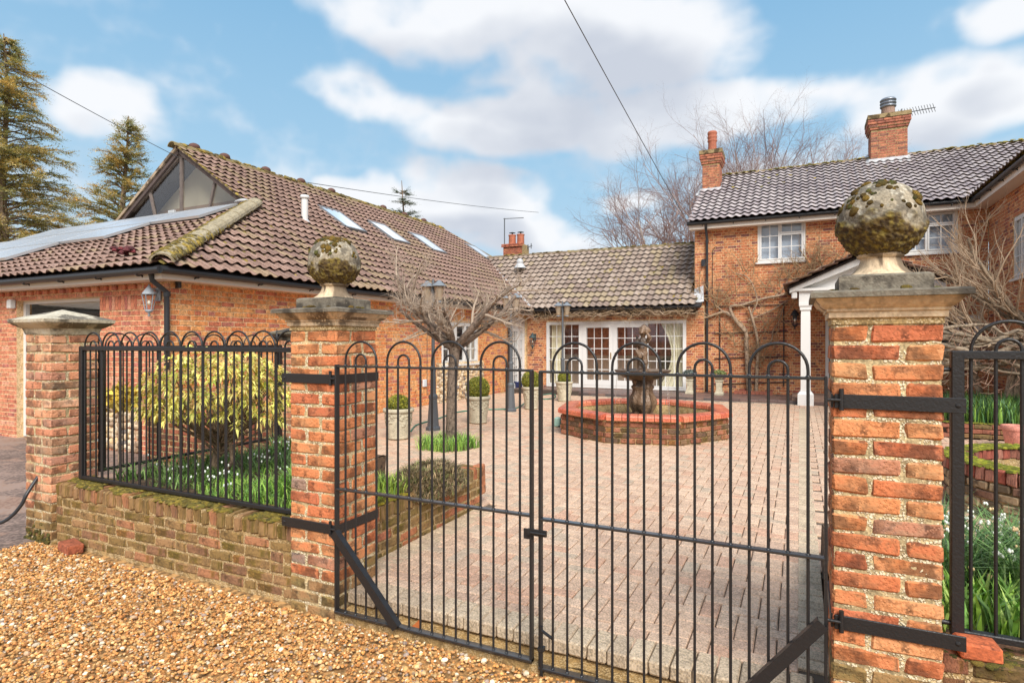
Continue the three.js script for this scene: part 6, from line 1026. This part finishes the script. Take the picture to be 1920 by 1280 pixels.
{ // trained climber on the house wall and on the low wing's eave
  const tb = onZ(1404, 742, HZ + .12), r = rng(704), o = thing('wall_climber', 'bare climber trained on wires over the house wall and along the low eave', 'climber', [tb.x, TERR, tb.z]), g0 = [], out = [[], [], []], Z = HZ + .1, W = (u, v, dz = 0) => onZ(u, v, Z + dz);
  const path = (l, r0, r1, store = g0) => store.push(tube(new THREE.CatmullRomCurve3(l.map(([u, v]) => W(u, v, (r() - .5) * .06))).getPoints(26), [...Array(27)].map((_, i) => lerp(r0, r1, i / 26)), 7));
  path([[1406, 744], [1403, 700], [1400, 650], [1398, 620], [1380, 600], [1360, 585], [1325, 595], [1290, 598]], .075, .03); path([[1418, 744], [1420, 690], [1421, 640], [1412, 600], [1404, 575]], .05, .03); path([[1398, 622], [1378, 598], [1370, 575], [1390, 572], [1430, 560], [1480, 548], [1510, 520], [1540, 500]], .05, .025);
  path([[1421, 640], [1410, 590], [1420, 565], [1402, 520], [1380, 512]], .028, .014); path([[1404, 600], [1450, 580], [1478, 562]], .025, .014); path([[1421, 650], [1446, 640], [1450, 620], [1462, 600], [1470, 575]], .022, .012); path([[1380, 600], [1345, 575], [1330, 560], [1310, 560]], .024, .012); path([[1450, 560], [1475, 530], [1480, 505]], .02, .01); path([[1540, 500], [1560, 495], [1590, 490]], .025, .014);
  const opt = { seg: [3, 4, 4, 3], crook: [.4, .5, .6, .6], lift: [0, .05, .06, .06], depth: 3, kids: [0, 4, 4], from: [.2, .2, .2], angle: [.9, .9, .9], thin: [.6, .6, .6], short: [.6, .6, .6], sides: [6, 4, 3, 3], pull: (p) => V3(0, 0, (Z + .04 - p.z) * .9) };
  for (const [u, v, n] of [[1400, 520, 4], [1450, 545, 5], [1480, 520, 6], [1515, 510, 6], [1545, 500, 6], [1580, 490, 5], [1350, 580, 5], [1325, 560, 4], [1460, 600, 4], [1400, 660, 4], [1430, 690, 4], [1380, 640, 4], [1440, 620, 4], [1370, 560, 5], [1620, 480, 4], [1500, 560, 3]]) for (let k = 0; k < n * 1.4; k++) limb(out, W(u + (r() - .5) * 30, v + (r() - .5) * 20), V3(r() - .5, r() - .25, .1), .45 + .35 * r(), .014, .007, 1, opt, r);
  // along the eave of the low wing
  const Ze = WZ + .3; for (let k = 0; k < 26; k++) { const x0 = BX + .5 + r() * 4.6, pts = [...Array(6)].map((_, i) => V3(x0 + i * .16, 2.34 + .16 * r(), Ze + (r() - .5) * .2)); g0.push(tube(new THREE.CatmullRomCurve3(pts).getPoints(18), .009 + .012 * r(), 5)); }
  for (let k = 0; k < 190; k++) limb(out, V3(BX + .4 + r() * 5.1, 2.3 + .2 * r(), Ze + (r() - .5) * .15), V3(r() - .5, (r() - .6) * .5, r() * .5), .22 + .2 * r(), .007, .0035, 2, { ...opt, depth: 3, pull: null, lift: [0, 0, -.02, 0] }, r);
  part('stems', merged(g0), LIMB, o, true); part('twigs', merged(...out.flat()), mat(srgb(158, 132, 100), { roughness: .9 }), o, true);
  const t = thing('wall_trellis', 'black wire trellis fixed to the house wall behind the climber', 'trellis', [tb.x, TERR, HZ]); for (const v of [575, 625, 672, 720]) part('wire', rod(W(1340, v, -.07), W(1478, v - 4, -.07), .014, 6), MT.blackPlastic, t); for (const u of [1350, 1470]) part('upright', rod(W(u, 570, -.07), W(u, 724, -.07), .016, 6), MT.blackPlastic, t);
  const e = thing('brick_edging', 'short edging of brick on the terrace round the climber foot', 'edging', [tb.x, TERR, HZ + .3]); for (let k = 0; k < 9; k++) part('brick', bevBox(.1, .1, .08, .006, .002, k).translate(W(1382, 0).x + k * .108, TERR + .04, HZ + .32), withTex('brick', srgb(176, 106, 84)), e);
}
{ // birches beyond the house
  const birch = (u, vTop, t, label, seed, stems, spread) => {
    const b = onZ(u, 640, at(u, 640, t).z); b.y = 0; const H = at(u, vTop, t).y, r = rng(seed);
    bareTree('birch_tree', label, 'birches beyond the house', b, (out) => {
      const opt = { seg: [8, 5, 5, 4, 3], crook: [.1, .2, .32, .42, .5], lift: [.04, .05, .03, -.03, -.1], depth: 4, end: .5, kids: [20, 8, 6, 5], from: [.36, .25, .2, .15], angle: [.7, .6, .6, .65], thin: [.45, .55, .6, .7], short: [.38, .48, .46, .46], sides: [8, 5, 4, 3, 3] };
      for (let k = 0; k < stems; k++) limb(out, V3(b.x + (r() - .5) * .5, 0, b.z + (r() - .5) * .5), V3((k - (stems - 1) / 2) * spread * CS + (r() - .5) * .1, 1, (r() - .5) * .25), H * (.66 + .1 * r()), .2, .04, 0, opt, r);
    }, [BIRCH, mat(srgb(176, 154, 146)), BTWIG]);
  };
  birch(1432, 165, 33, 'bare birch with pale stems rising behind the roof between the chimneys', 711, 2, .14); birch(1535, 195, 36, 'bare birch leaning out behind the roof next to the tall birch', 712, 1, .1); birch(1285, 265, 31, 'bare birch spreading beyond the low wing beside the house gable', 713, 3, .42);
}
{ // conifers: whorls of drooping boughs set with needle sprays
  const NEED = new THREE.MeshPhysicalMaterial({ color: 0xffffff, vertexColors: true, roughness: .8, transmission: .45, thickness: 0 });
  const conifer = (name, label, u, t, vTop, wid, cols, seed, dens, opt = {}) => {
    const b = at(u, 640, t), r = rng(seed), H = at(u, vTop, t).y; b.y = 0; const o = thing(name, label, 'tree', b.toArray(), opt.group), tr = [], m = new Merge(), lean = opt.lean ?? 0;
    const axis = (y) => V3(b.x + lean * y * CS + .15 * Math.sin(y * .8 + seed), y, b.z - lean * y * SN);
    tr.push(tube([...Array(10)].map((_, i) => axis(H * i / 9)), [...Array(10)].map((_, i) => lerp(.26, .02, i / 9)), 8));
    const N_ = opt.boughs ?? 300, br = [];
    for (let k = 0; k < N_; k++) {
      const f = opt.tiers ? (Math.floor(r() * opt.tiers) + .35 * r()) / opt.tiers : Math.pow(r(), 1.15), a = r() * 6.283, bulge = .55 + .9 * fbm(Math.cos(a) * 1.6 + seed, f * 7, Math.sin(a) * 1.6, 3), R0 = wid * (opt.shape ? opt.shape(f) : Math.pow(1 - f, .7) + .04) * bulge, c = axis(lerp(opt.from ?? 1.0, H * .985, f)), R = Math.max(.35, R0 * (.55 + .5 * r())), rise = (opt.rise ?? .35) * (.4 + 1.2 * r()), pts = [];
      for (let i = 0; i <= 5; i++) { const q = i / 5; pts.push(c.clone().add(V3(Math.cos(a) * R * q + (r() - .5) * .08, R * (rise * q - (opt.droop ?? .3) * q * q) + (r() - .5) * .08, Math.sin(a) * R * q + (r() - .5) * .08))); }
      br.push(tube(pts, pts.map((_, i) => lerp(.035, .008, i / 5)), 4));
      const sp = Math.floor(R * dens) + 5, young = r();
      for (let s = 0; s < sp; s++) {
        const q = .2 + .8 * Math.pow(r(), .7), i = Math.min(4, Math.floor(q * 5)), ax = new THREE.Vector3().subVectors(pts[i + 1], pts[i]).normalize(), sd = new THREE.Vector3().crossVectors(ax, V3(0, 1, 0)).normalize(), off = (1.15 - q) * .5 * (r() - .5) * R, p = pts[i].clone().lerp(pts[i + 1], q * 5 - i).addScaledVector(sd, off).add(V3(0, -Math.abs(off) * .25 + (r() - .5) * .12, 0));
        const L = (opt.spray ?? .42) * (.5 + .8 * r()), d = ax.clone().multiplyScalar(.6 + .4 * r()).addScaledVector(sd, (r() - .5) * 1.8).add(V3(0, (r() - .5) * (opt.flat ? .25 : .9), 0)).normalize(), ci = clamp(young * .5 + r() * .5 + (q - .6) * .4, 0, .999), col = cols[Math.floor(ci * cols.length)];
        for (let w = 0; w < 8; w++) { const e = w / 7, base = p.clone().addScaledVector(d, L * e * .9), s2 = new THREE.Vector3().crossVectors(d, V3(r() - .5, .8, r() - .5)).normalize(), l2 = L * .26 * (1.15 - .6 * e), dd = d.clone().multiplyScalar(.75).addScaledVector(s2, w % 2 ? .75 : -.75).add(V3(0, (r() - .5) * .5, 0)).normalize(), jt = .75 + .45 * r(), cc = srgb(col[0] * jt, col[1] * jt, col[2] * jt), wv = new THREE.Vector3().crossVectors(dd, V3(r() - .5, 1, r() - .5)).normalize().multiplyScalar(l2 * .2); m.tri(base.clone().add(wv), base.clone().sub(wv), base.clone().addScaledVector(dd, l2), cc); }
      }
    }
    part('trunk', merged(tr), MT.bark, o); part('branches', merged(br), MT.bark, o, true); part('foliage', m.geo(), NEED, o, true);
  };
  const gold = [[126, 138, 84], [150, 154, 92], [172, 166, 98], [196, 178, 104], [216, 188, 110], [228, 194, 118]];
  conifer('golden_conifer', 'tall golden green conifer with open drooping boughs beyond the driveway', 8, 25, 62, 4.3, gold, 721, 24, { boughs: 460, group: 'conifers beyond the barn', spray: .46, droop: .32 });
  conifer('golden_conifer', 'smaller golden green conifer rising beside the glazed gable', 226, 25, 218, 2.7, gold, 722, 32, { boughs: 300, lean: .02, group: 'conifers beyond the barn', spray: .4, rise: .5 });
  conifer('cedar_tree', 'dark green cedar with flat tiers showing above the barn ridge', 752, 42, 338, 4.8, [[82, 98, 68], [96, 110, 74], [112, 122, 84], [74, 88, 62]], 723, 16, { boughs: 150, tiers: 15, flat: true, rise: .12, droop: .08, spray: .5, lean: .012, shape: (f) => (f < .8 ? 1.15 * (1 - f) + .15 : .32 * (1 - f) * 3 + .05) });
}
// ---------------------------------------------------------------- grasses and flowers
function blades(m, x, y, z, n, spread, h, w, cols, r, lean = .5) {
  for (let k = 0; k < n; k++) {
    const a = r() * 6.283, q = Math.sqrt(r()) * spread, bx = x + Math.cos(a) * q, bz = z + Math.sin(a) * q, H = h * (.55 + .7 * r()), d = r() * 6.283, l = lean * H * (.3 + r()), c = cols[Math.floor(r() * cols.length)], j = .75 + .5 * r(), col = srgb(c[0] * j, c[1] * j, c[2] * j), px = Math.cos(d + 1.57) * w / 2, pz = Math.sin(d + 1.57) * w / 2;
    const p0 = V3(bx, y, bz), p1 = V3(bx + Math.cos(d) * l * .35, y + H * .6, bz + Math.sin(d) * l * .35), p2 = V3(bx + Math.cos(d) * l, y + H * (1 - lean * .18), bz + Math.sin(d) * l), wv = V3(px, 0, pz);
    m.tri(p0.clone().add(wv), p0.clone().sub(wv), p1.clone().sub(wv), col); m.tri(p0.clone().add(wv), p1.clone().sub(wv), p1.clone().add(wv), col); m.tri(p1.clone().add(wv), p1.clone().sub(wv), p2, col);
  }
}
const GRASS = [[132, 172, 66], [152, 188, 78], [108, 150, 58], [170, 194, 96], [118, 162, 74]];
{ const m = new Merge(), r = rng(731), b = onY(843, 838, YARD), o = thing('grass_tuft', 'ring of bright green bulb leaves round the foot of the pollarded tree', 'plant', [b.x, YARD, b.z]); for (let k = 0; k < 46; k++) { const a = r() * 6.283, q = .1 + .3 * Math.sqrt(r()); blades(m, b.x + Math.cos(a) * q, YARD - .01, b.z + Math.sin(a) * q, 26, .09, .2, .007, GRASS, r, .7); } part('foliage', m.geo(), LEAF, o, true); part('soil', boxUV(new THREE.CylinderGeometry(.36, .36, .02, 20).translate(b.x, YARD - .008, b.z)), MT.soil, o); }
{ // bulb leaves and low plants in the railed bed
  const m = new Merge(), r = rng(732), o = thing('bulb_leaves', 'dense green bulb leaves and snowdrops filling the railed bed under the shrub', 'plants', [-4.1, .42, -3.9]), fl = new Merge(), S = new THREE.SphereGeometry(1, 6, 5);
  for (let k = 0; k < 380; k++) { const x = -5.3 + r() * 2.4, z = -3.02 - r() * 1.85, n = fbm(x * 2, z * 2, 3, 2); if (x > -4.35 && z < -3.7 - (-3 - x) * .12) continue; blades(m, x, .39, z, 16, .09, .08 + .16 * n + (x > -3.6 ? .05 : 0), .007 + .006 * n, x < -4.3 ? [[110, 146, 70], [134, 164, 92], [90, 126, 62]] : GRASS, r, .8); if (x < -3.8 && r() < .08) for (let i = 0; i < 4; i++) fl.add(S, M4(x + (r() - .5) * .2, .5 + r() * .1, z + (r() - .5) * .2, 0, .008, .012, .008), srgb(240, 244, 236)); }
  part('foliage', m.geo(), LEAF, o, true); part('flowers', fl.geo(), mat(0xffffff, { vertexColors: true }), o, true);
}
{ const m = new Merge(), r = rng(733), o = thing('bulb_leaves', 'fresh green leaves behind the gate pier beside the brown heath', 'plants', [-2.8, .42, -3.6]); for (let k = 0; k < 44; k++) blades(m, -3.06 + r() * .36, .4, -3.2 - r() * .6, 18, .06, .2, .009, [[150, 176, 60], [176, 190, 84], [120, 156, 52]], r, .7); part('foliage', m.geo(), LEAF, o, true); }
{ // brown heath spilling over the wall
  const r = rng(734), b = V3(-2.74, .41, -4.1), o = thing('heath_plant', 'dry brown heath cushion spilling over the short mossy wall', 'plant', b.toArray()), m = new Merge(), tw = [];
  for (let k = 0; k < 3000; k++) { const a = r() * 6.283, e = r() * 1.5 - .35, R = 1.05 - .6 * r() * r(), nx = Math.cos(a) * Math.cos(e), ny = Math.sin(e), nz = Math.sin(a) * Math.cos(e), p = V3(b.x + nx * .2 * R + (ny < 0 ? .04 : 0), b.y + .02 + ny * (ny < 0 ? .13 : .17) * R, b.z + nz * .4 * R), c = [[150, 128, 96], [126, 108, 82], [172, 148, 112], [108, 98, 70], [120, 122, 74]][Math.floor(r() * 5)]; blades(m, p.x, p.y - .02, p.z, 4, .03, .06, .006, [c], r, 1.2); }
  part('foliage', m.geo(), mat(0xffffff, { vertexColors: true, roughness: 1 }), o, true);
}
{ // the yellow-green shrub: whorls of long drooping leaves
  const r = rng(735), c = at(412, 745, 5.2), base = V3(c.x, .4, c.z), o = thing('pieris_shrub', 'yellow green evergreen shrub with drooping leaf whorls behind the black railing', 'shrub', base.toArray()), st = [], m = new Merge();
  const tips = [], cols = [[150, 164, 66], [190, 192, 82], [212, 208, 98], [226, 220, 120], [236, 222, 130], [236, 206, 122]];
  for (let k = 0; k < 620; k++) { const a = r() * 6.283, e = Math.asin(-.42 + 1.4 * r()), q = .55 + .48 * Math.pow(r(), .5), x = Math.cos(a) * Math.cos(e), y = Math.sin(e), z = Math.sin(a) * Math.cos(e), lop = 1 + .4 * (fbm(x * 2.4 + 5, y * 2.4, z * 2.4, 2) - .5) * 2; if (fbm(x * 3 + 15, y * 3, z * 3, 2) < .3) continue; tips.push(V3(c.x + x * .62 * q * lop, c.y - .02 + y * .42 * q * lop, c.z + z * .55 * q * lop)); }
  for (const t of tips) {
    const d0 = new THREE.Vector3().subVectors(t, V3(c.x, c.y - .25, c.z)).normalize(), warm = r();
    for (let k = 0; k < 13; k++) {
      const a = k / 13 * 6.283 + r() * .5, u = new THREE.Vector3().crossVectors(d0, V3(.3, 1, .2)).normalize(), v = new THREE.Vector3().crossVectors(d0, u), dd = d0.clone().multiplyScalar(.25 + .5 * r()).addScaledVector(u, Math.cos(a)).addScaledVector(v, Math.sin(a)).add(V3(0, -.05, 0)).normalize(), L = .035 + .05 * r(), w = new THREE.Vector3().crossVectors(dd, V3(0, 1, 0)).normalize().multiplyScalar(L * .14), p1 = t.clone().addScaledVector(dd, L * .5).add(V3(0, .008, 0)), p2 = t.clone().addScaledVector(dd, L).add(V3(0, -L * .25, 0)), cc = cols[Math.floor(clamp(warm * .6 + r() * .5, 0, .99) * 6)], j = .8 + .4 * r(), col = srgb(cc[0] * j, cc[1] * j, cc[2] * j);
      m.tri(t, p1.clone().add(w), p1.clone().sub(w), col); m.tri(p1.clone().add(w), p2, p1.clone().sub(w), col);
    }
    if (r() < .3) for (let k = 0; k < 5; k++) { const p = t.clone().add(V3((r() - .5) * .06, .03 + .03 * r(), (r() - .5) * .06)); m.tri(p, p.clone().add(V3(.012, .012, 0)), p.clone().add(V3(-.006, .02, .01)), srgb(232, 190, 150)); }
  }
  for (let k = 0; k < 70; k++) { const t = tips[Math.floor(r() * tips.length)], mid = V3(lerp(base.x, t.x, .5) + (r() - .5) * .1, lerp(.62, t.y, .55), lerp(base.z, t.z, .5)); st.push(tube(new THREE.CatmullRomCurve3([V3(base.x, .6 + .2 * r(), base.z), mid, t]).getPoints(8), [...Array(9)].map((_, i) => lerp(.014, .004, i / 8)), 5)); }
  part('trunk', merged(tube([V3(base.x - .06, .36, base.z), V3(base.x - .08, .5, base.z), V3(base.x - .02, .68, base.z), V3(base.x + .03, .86, base.z)], [.04, .035, .03, .025], 9), tube([V3(base.x - .06, .44, base.z), V3(base.x + .1, .47, base.z + .03), V3(base.x + .16, .58, base.z), V3(base.x + .12, .75, base.z)], [.028, .022, .02, .016], 8)), MT.bark, o);
  part('branches', merged(st), MT.bark, o, true); part('foliage', m.geo(), LEAF, o, true);
  const y = thing('yellow_shrublet', 'small yellow leaved plant against the garage pier behind the railing', 'shrub', [-5.9, .3, -5.0]), p = at(222, 748, 7.2); part('foliage', leafBall(p.x, p.y, p.z, .2, .14, 260, .07, [[200, 170, 60], [180, 160, 66], [214, 190, 84]], 81), LEAF, y, true); part('stem', rod(V3(p.x, -.02, p.z), V3(p.x, p.y, p.z), .012), MT.bark, y);
}
{ // raised round bed of stone with a mossy rim
  const cx = 2.2, cz = -6.9, R = .95, o = thing('round_bed', 'raised round stone bed with brick rim covered in bright moss', 'planter', [cx, YARD, cz]), r = rng(741), pc = new Pieces(o, 'rim_brick', 'brick', [[160, 84, 66], [146, 92, 74], [178, 120, 100], [132, 78, 62]], { bumpScale: .005 }), ps = new Pieces(o, 'stone', 'stone', [[158, 138, 112], [140, 122, 104], [172, 152, 124], [128, 96, 80], [150, 140, 124]], { bumpScale: .006 });
  part('mortar', boxUV(new THREE.CylinderGeometry(R - .02, R + .01, .45, 48, 1, true).translate(cx, YARD + .16, cz)), MT.mortarOld, o); part('inner_wall', boxUV(new THREE.CylinderGeometry(R - .2, R - .2, .45, 48, 1, true).translate(cx, YARD + .16, cz)), MT.mortarOld, o);
  for (let k = 0; k < 70; k++) { const a = k / 70 * 6.283; pc.add(PBR[k % 6], M4(cx + Math.sin(a) * (R - .1), YARD + .37, cz + Math.cos(a) * (R - .1), a, .073 / .222, .115 / .063, .225 / .106), pick(r, [3, 2, 2, 2])); }
  for (let j = 0; j < 4; j++) { let a = r() * .2; while (a < 6.28) { const L = .16 + .16 * r(), da = L / R; ps.add(PBR[Math.floor(r() * 6)], M4(cx + Math.sin(a + da / 2) * (R - .035), YARD + .04 + j * .078, cz + Math.cos(a + da / 2) * (R - .035), a + da / 2, (L - .02) / .222, .062 / .063, .1 / .106), pick(r, [3, 3, 2, 1, 2])); a += da; } } pc.done(); ps.done();
  part('soil', boxUV(new THREE.CylinderGeometry(R - .2, R - .2, .05, 32).translate(cx, YARD + .2, cz)), MT.soil, o);
  const pl = []; for (let k = 0; k < 2600; k++) { const a = r() * 6.283, q = R - .22 + .23 * r(); if (fbm(Math.cos(a) * 6, Math.sin(a) * 6, q * 9, 3) < .36) continue; pl.push([V3(cx + Math.sin(a) * q, YARD + .425, cz + Math.cos(a) * q), V3(0, 1, 0), .012 + .016 * r(), .7]); } mossClumps(o, pl, 742, [[156, 160, 40], [138, 146, 36], [172, 170, 56]]);
}
{ // far right bed: brick kerb, daffodil leaves, pink pot
  const o = thing('daffodil_bed', 'brick edged bed of tall daffodil leaves under the old bare tree', 'flower bed', [3.1, YARD, -12.5]), r = rng(743), m = new Merge();
  const pc = new Pieces(o, 'brick', 'brick', [[140, 104, 66], [124, 100, 60], [150, 92, 70]], { bumpScale: .004 }); for (let k = 0; k < 16; k++) for (let j = 0; j < 3; j++) pc.add(PBR[k % 6], M4(2.1 + k * .22 + (j % 2) * .1, YARD + .04 + j * .075, -11.42, 0), pick(r, [1, 1, 1])); pc.done(); part('soil', jiggle(box2(2.15, 5.6, -.1, YARD + .2, -15.5, -11.45), .01, 4), MT.soil, o);
  for (let k = 0; k < 330; k++) blades(m, 2.25 + r() * 1.9, YARD + .18, -11.55 - r() * 2.2, 14, .09, .4, .016, [[98, 140, 60], [76, 118, 66], [126, 160, 64], [84, 120, 84]], r, .45); part('foliage', m.geo(), LEAF, o, true);
  mossSheet(o, 2.05, 5.4, -11.5, -11.37, YARD + .24, 47, .42, [[150, 150, 44], [128, 130, 44]]);
  const p = onY(1905, 838, YARD), q = thing('pink_pot', 'pink terracotta pot beside the daffodil bed', 'plant pot', [p.x, YARD, p.z]); part('tub', lathe([[0, 0], [.11, 0], [.15, .24], [.17, .25], [.17, .31], [.14, .31], [.12, .2]], 24, p.x, YARD, p.z), withTex('grit', srgb(224, 150, 132)), q);
}
{ // white flowers and leaves behind the near railing
  const r = rng(744), o = thing('white_flower_clump', 'clump of white spring flowers and strap leaves behind the railing on the stained wall', 'plants', [1.0, .4, -3.5]), m = new Merge(), fl = new Merge(), S = new THREE.SphereGeometry(1, 6, 5);
  for (let k = 0; k < 120; k++) { const x = .55 + r() * 1.7, z = -3.0 - r() * .35; blades(m, x, .36, z, 12, .06, .22, .017, GRASS, r, .55); }
  for (let k = 0; k < 200; k++) { const x = .55 + r() * 1.7, z = -3.4 - r() * .7; blades(m, x, .38, z, 26, .08, .34, .007, [[120, 156, 84], [96, 134, 70], [142, 172, 100], [84, 120, 66]], r, .9); for (let i = 0; i < 3; i++) if (r() < .75) { const fx = x + (r() - .5) * .25, fy = .52 + r() * .2, fz = z + (r() - .5) * .25, c = r() < .75 ? srgb(240, 242, 230) : srgb(226, 196, 150); for (let q = 0; q < 5; q++) fl.add(S, M4(fx + (r() - .5) * .02, fy + (r() - .5) * .012, fz + (r() - .5) * .02, r() * 3, .006, .008, .005), c); } }
  part('foliage', m.geo(), LEAF, o, true); part('flowers', fl.geo(), mat(0xffffff, { vertexColors: true }), o, true);
  const st = thing('garden_stone', 'pale rounded stone lying among the white flowers', 'stone', [1.25, .4, -3.75]); part('stone', jiggle(boxUV(T(new THREE.SphereGeometry(1, 20, 14), 1.28, .46, -3.7, .4, .2, .1, .14)), .02, 8), MT.stone, st);
}
{ // scattered leaves and twigs
  const r = rng(751); for (const [u, v] of [[735, 1118], [690, 700], [707, 560]]) {}
}
{ const r = rng(752), spot = onY(780, 1183, .0), o = thing('fallen_leaf', 'curled brown fallen leaf on the gravel by the gate', 'leaf', [spot.x, .02, spot.z]); const m = new Merge(); m.tri(V3(spot.x - .03, .02, spot.z), V3(spot.x + .03, .03, spot.z + .01), V3(spot.x, .05, spot.z - .03)); m.tri(V3(spot.x - .03, .02, spot.z), V3(spot.x, .012, spot.z + .03), V3(spot.x + .03, .03, spot.z + .01)); part('blade', m.geo(), mat(srgb(176, 96, 44)), o); }
// ================================================================ draw
const renderer = new THREE.WebGLRenderer({ antialias: true });
renderer.setSize(1024, 682);
renderer.shadowMap.enabled = true;
renderer.toneMapping = THREE.LinearToneMapping;
renderer.toneMappingExposure = EXPOSURE;
renderer.render(scene, camera);
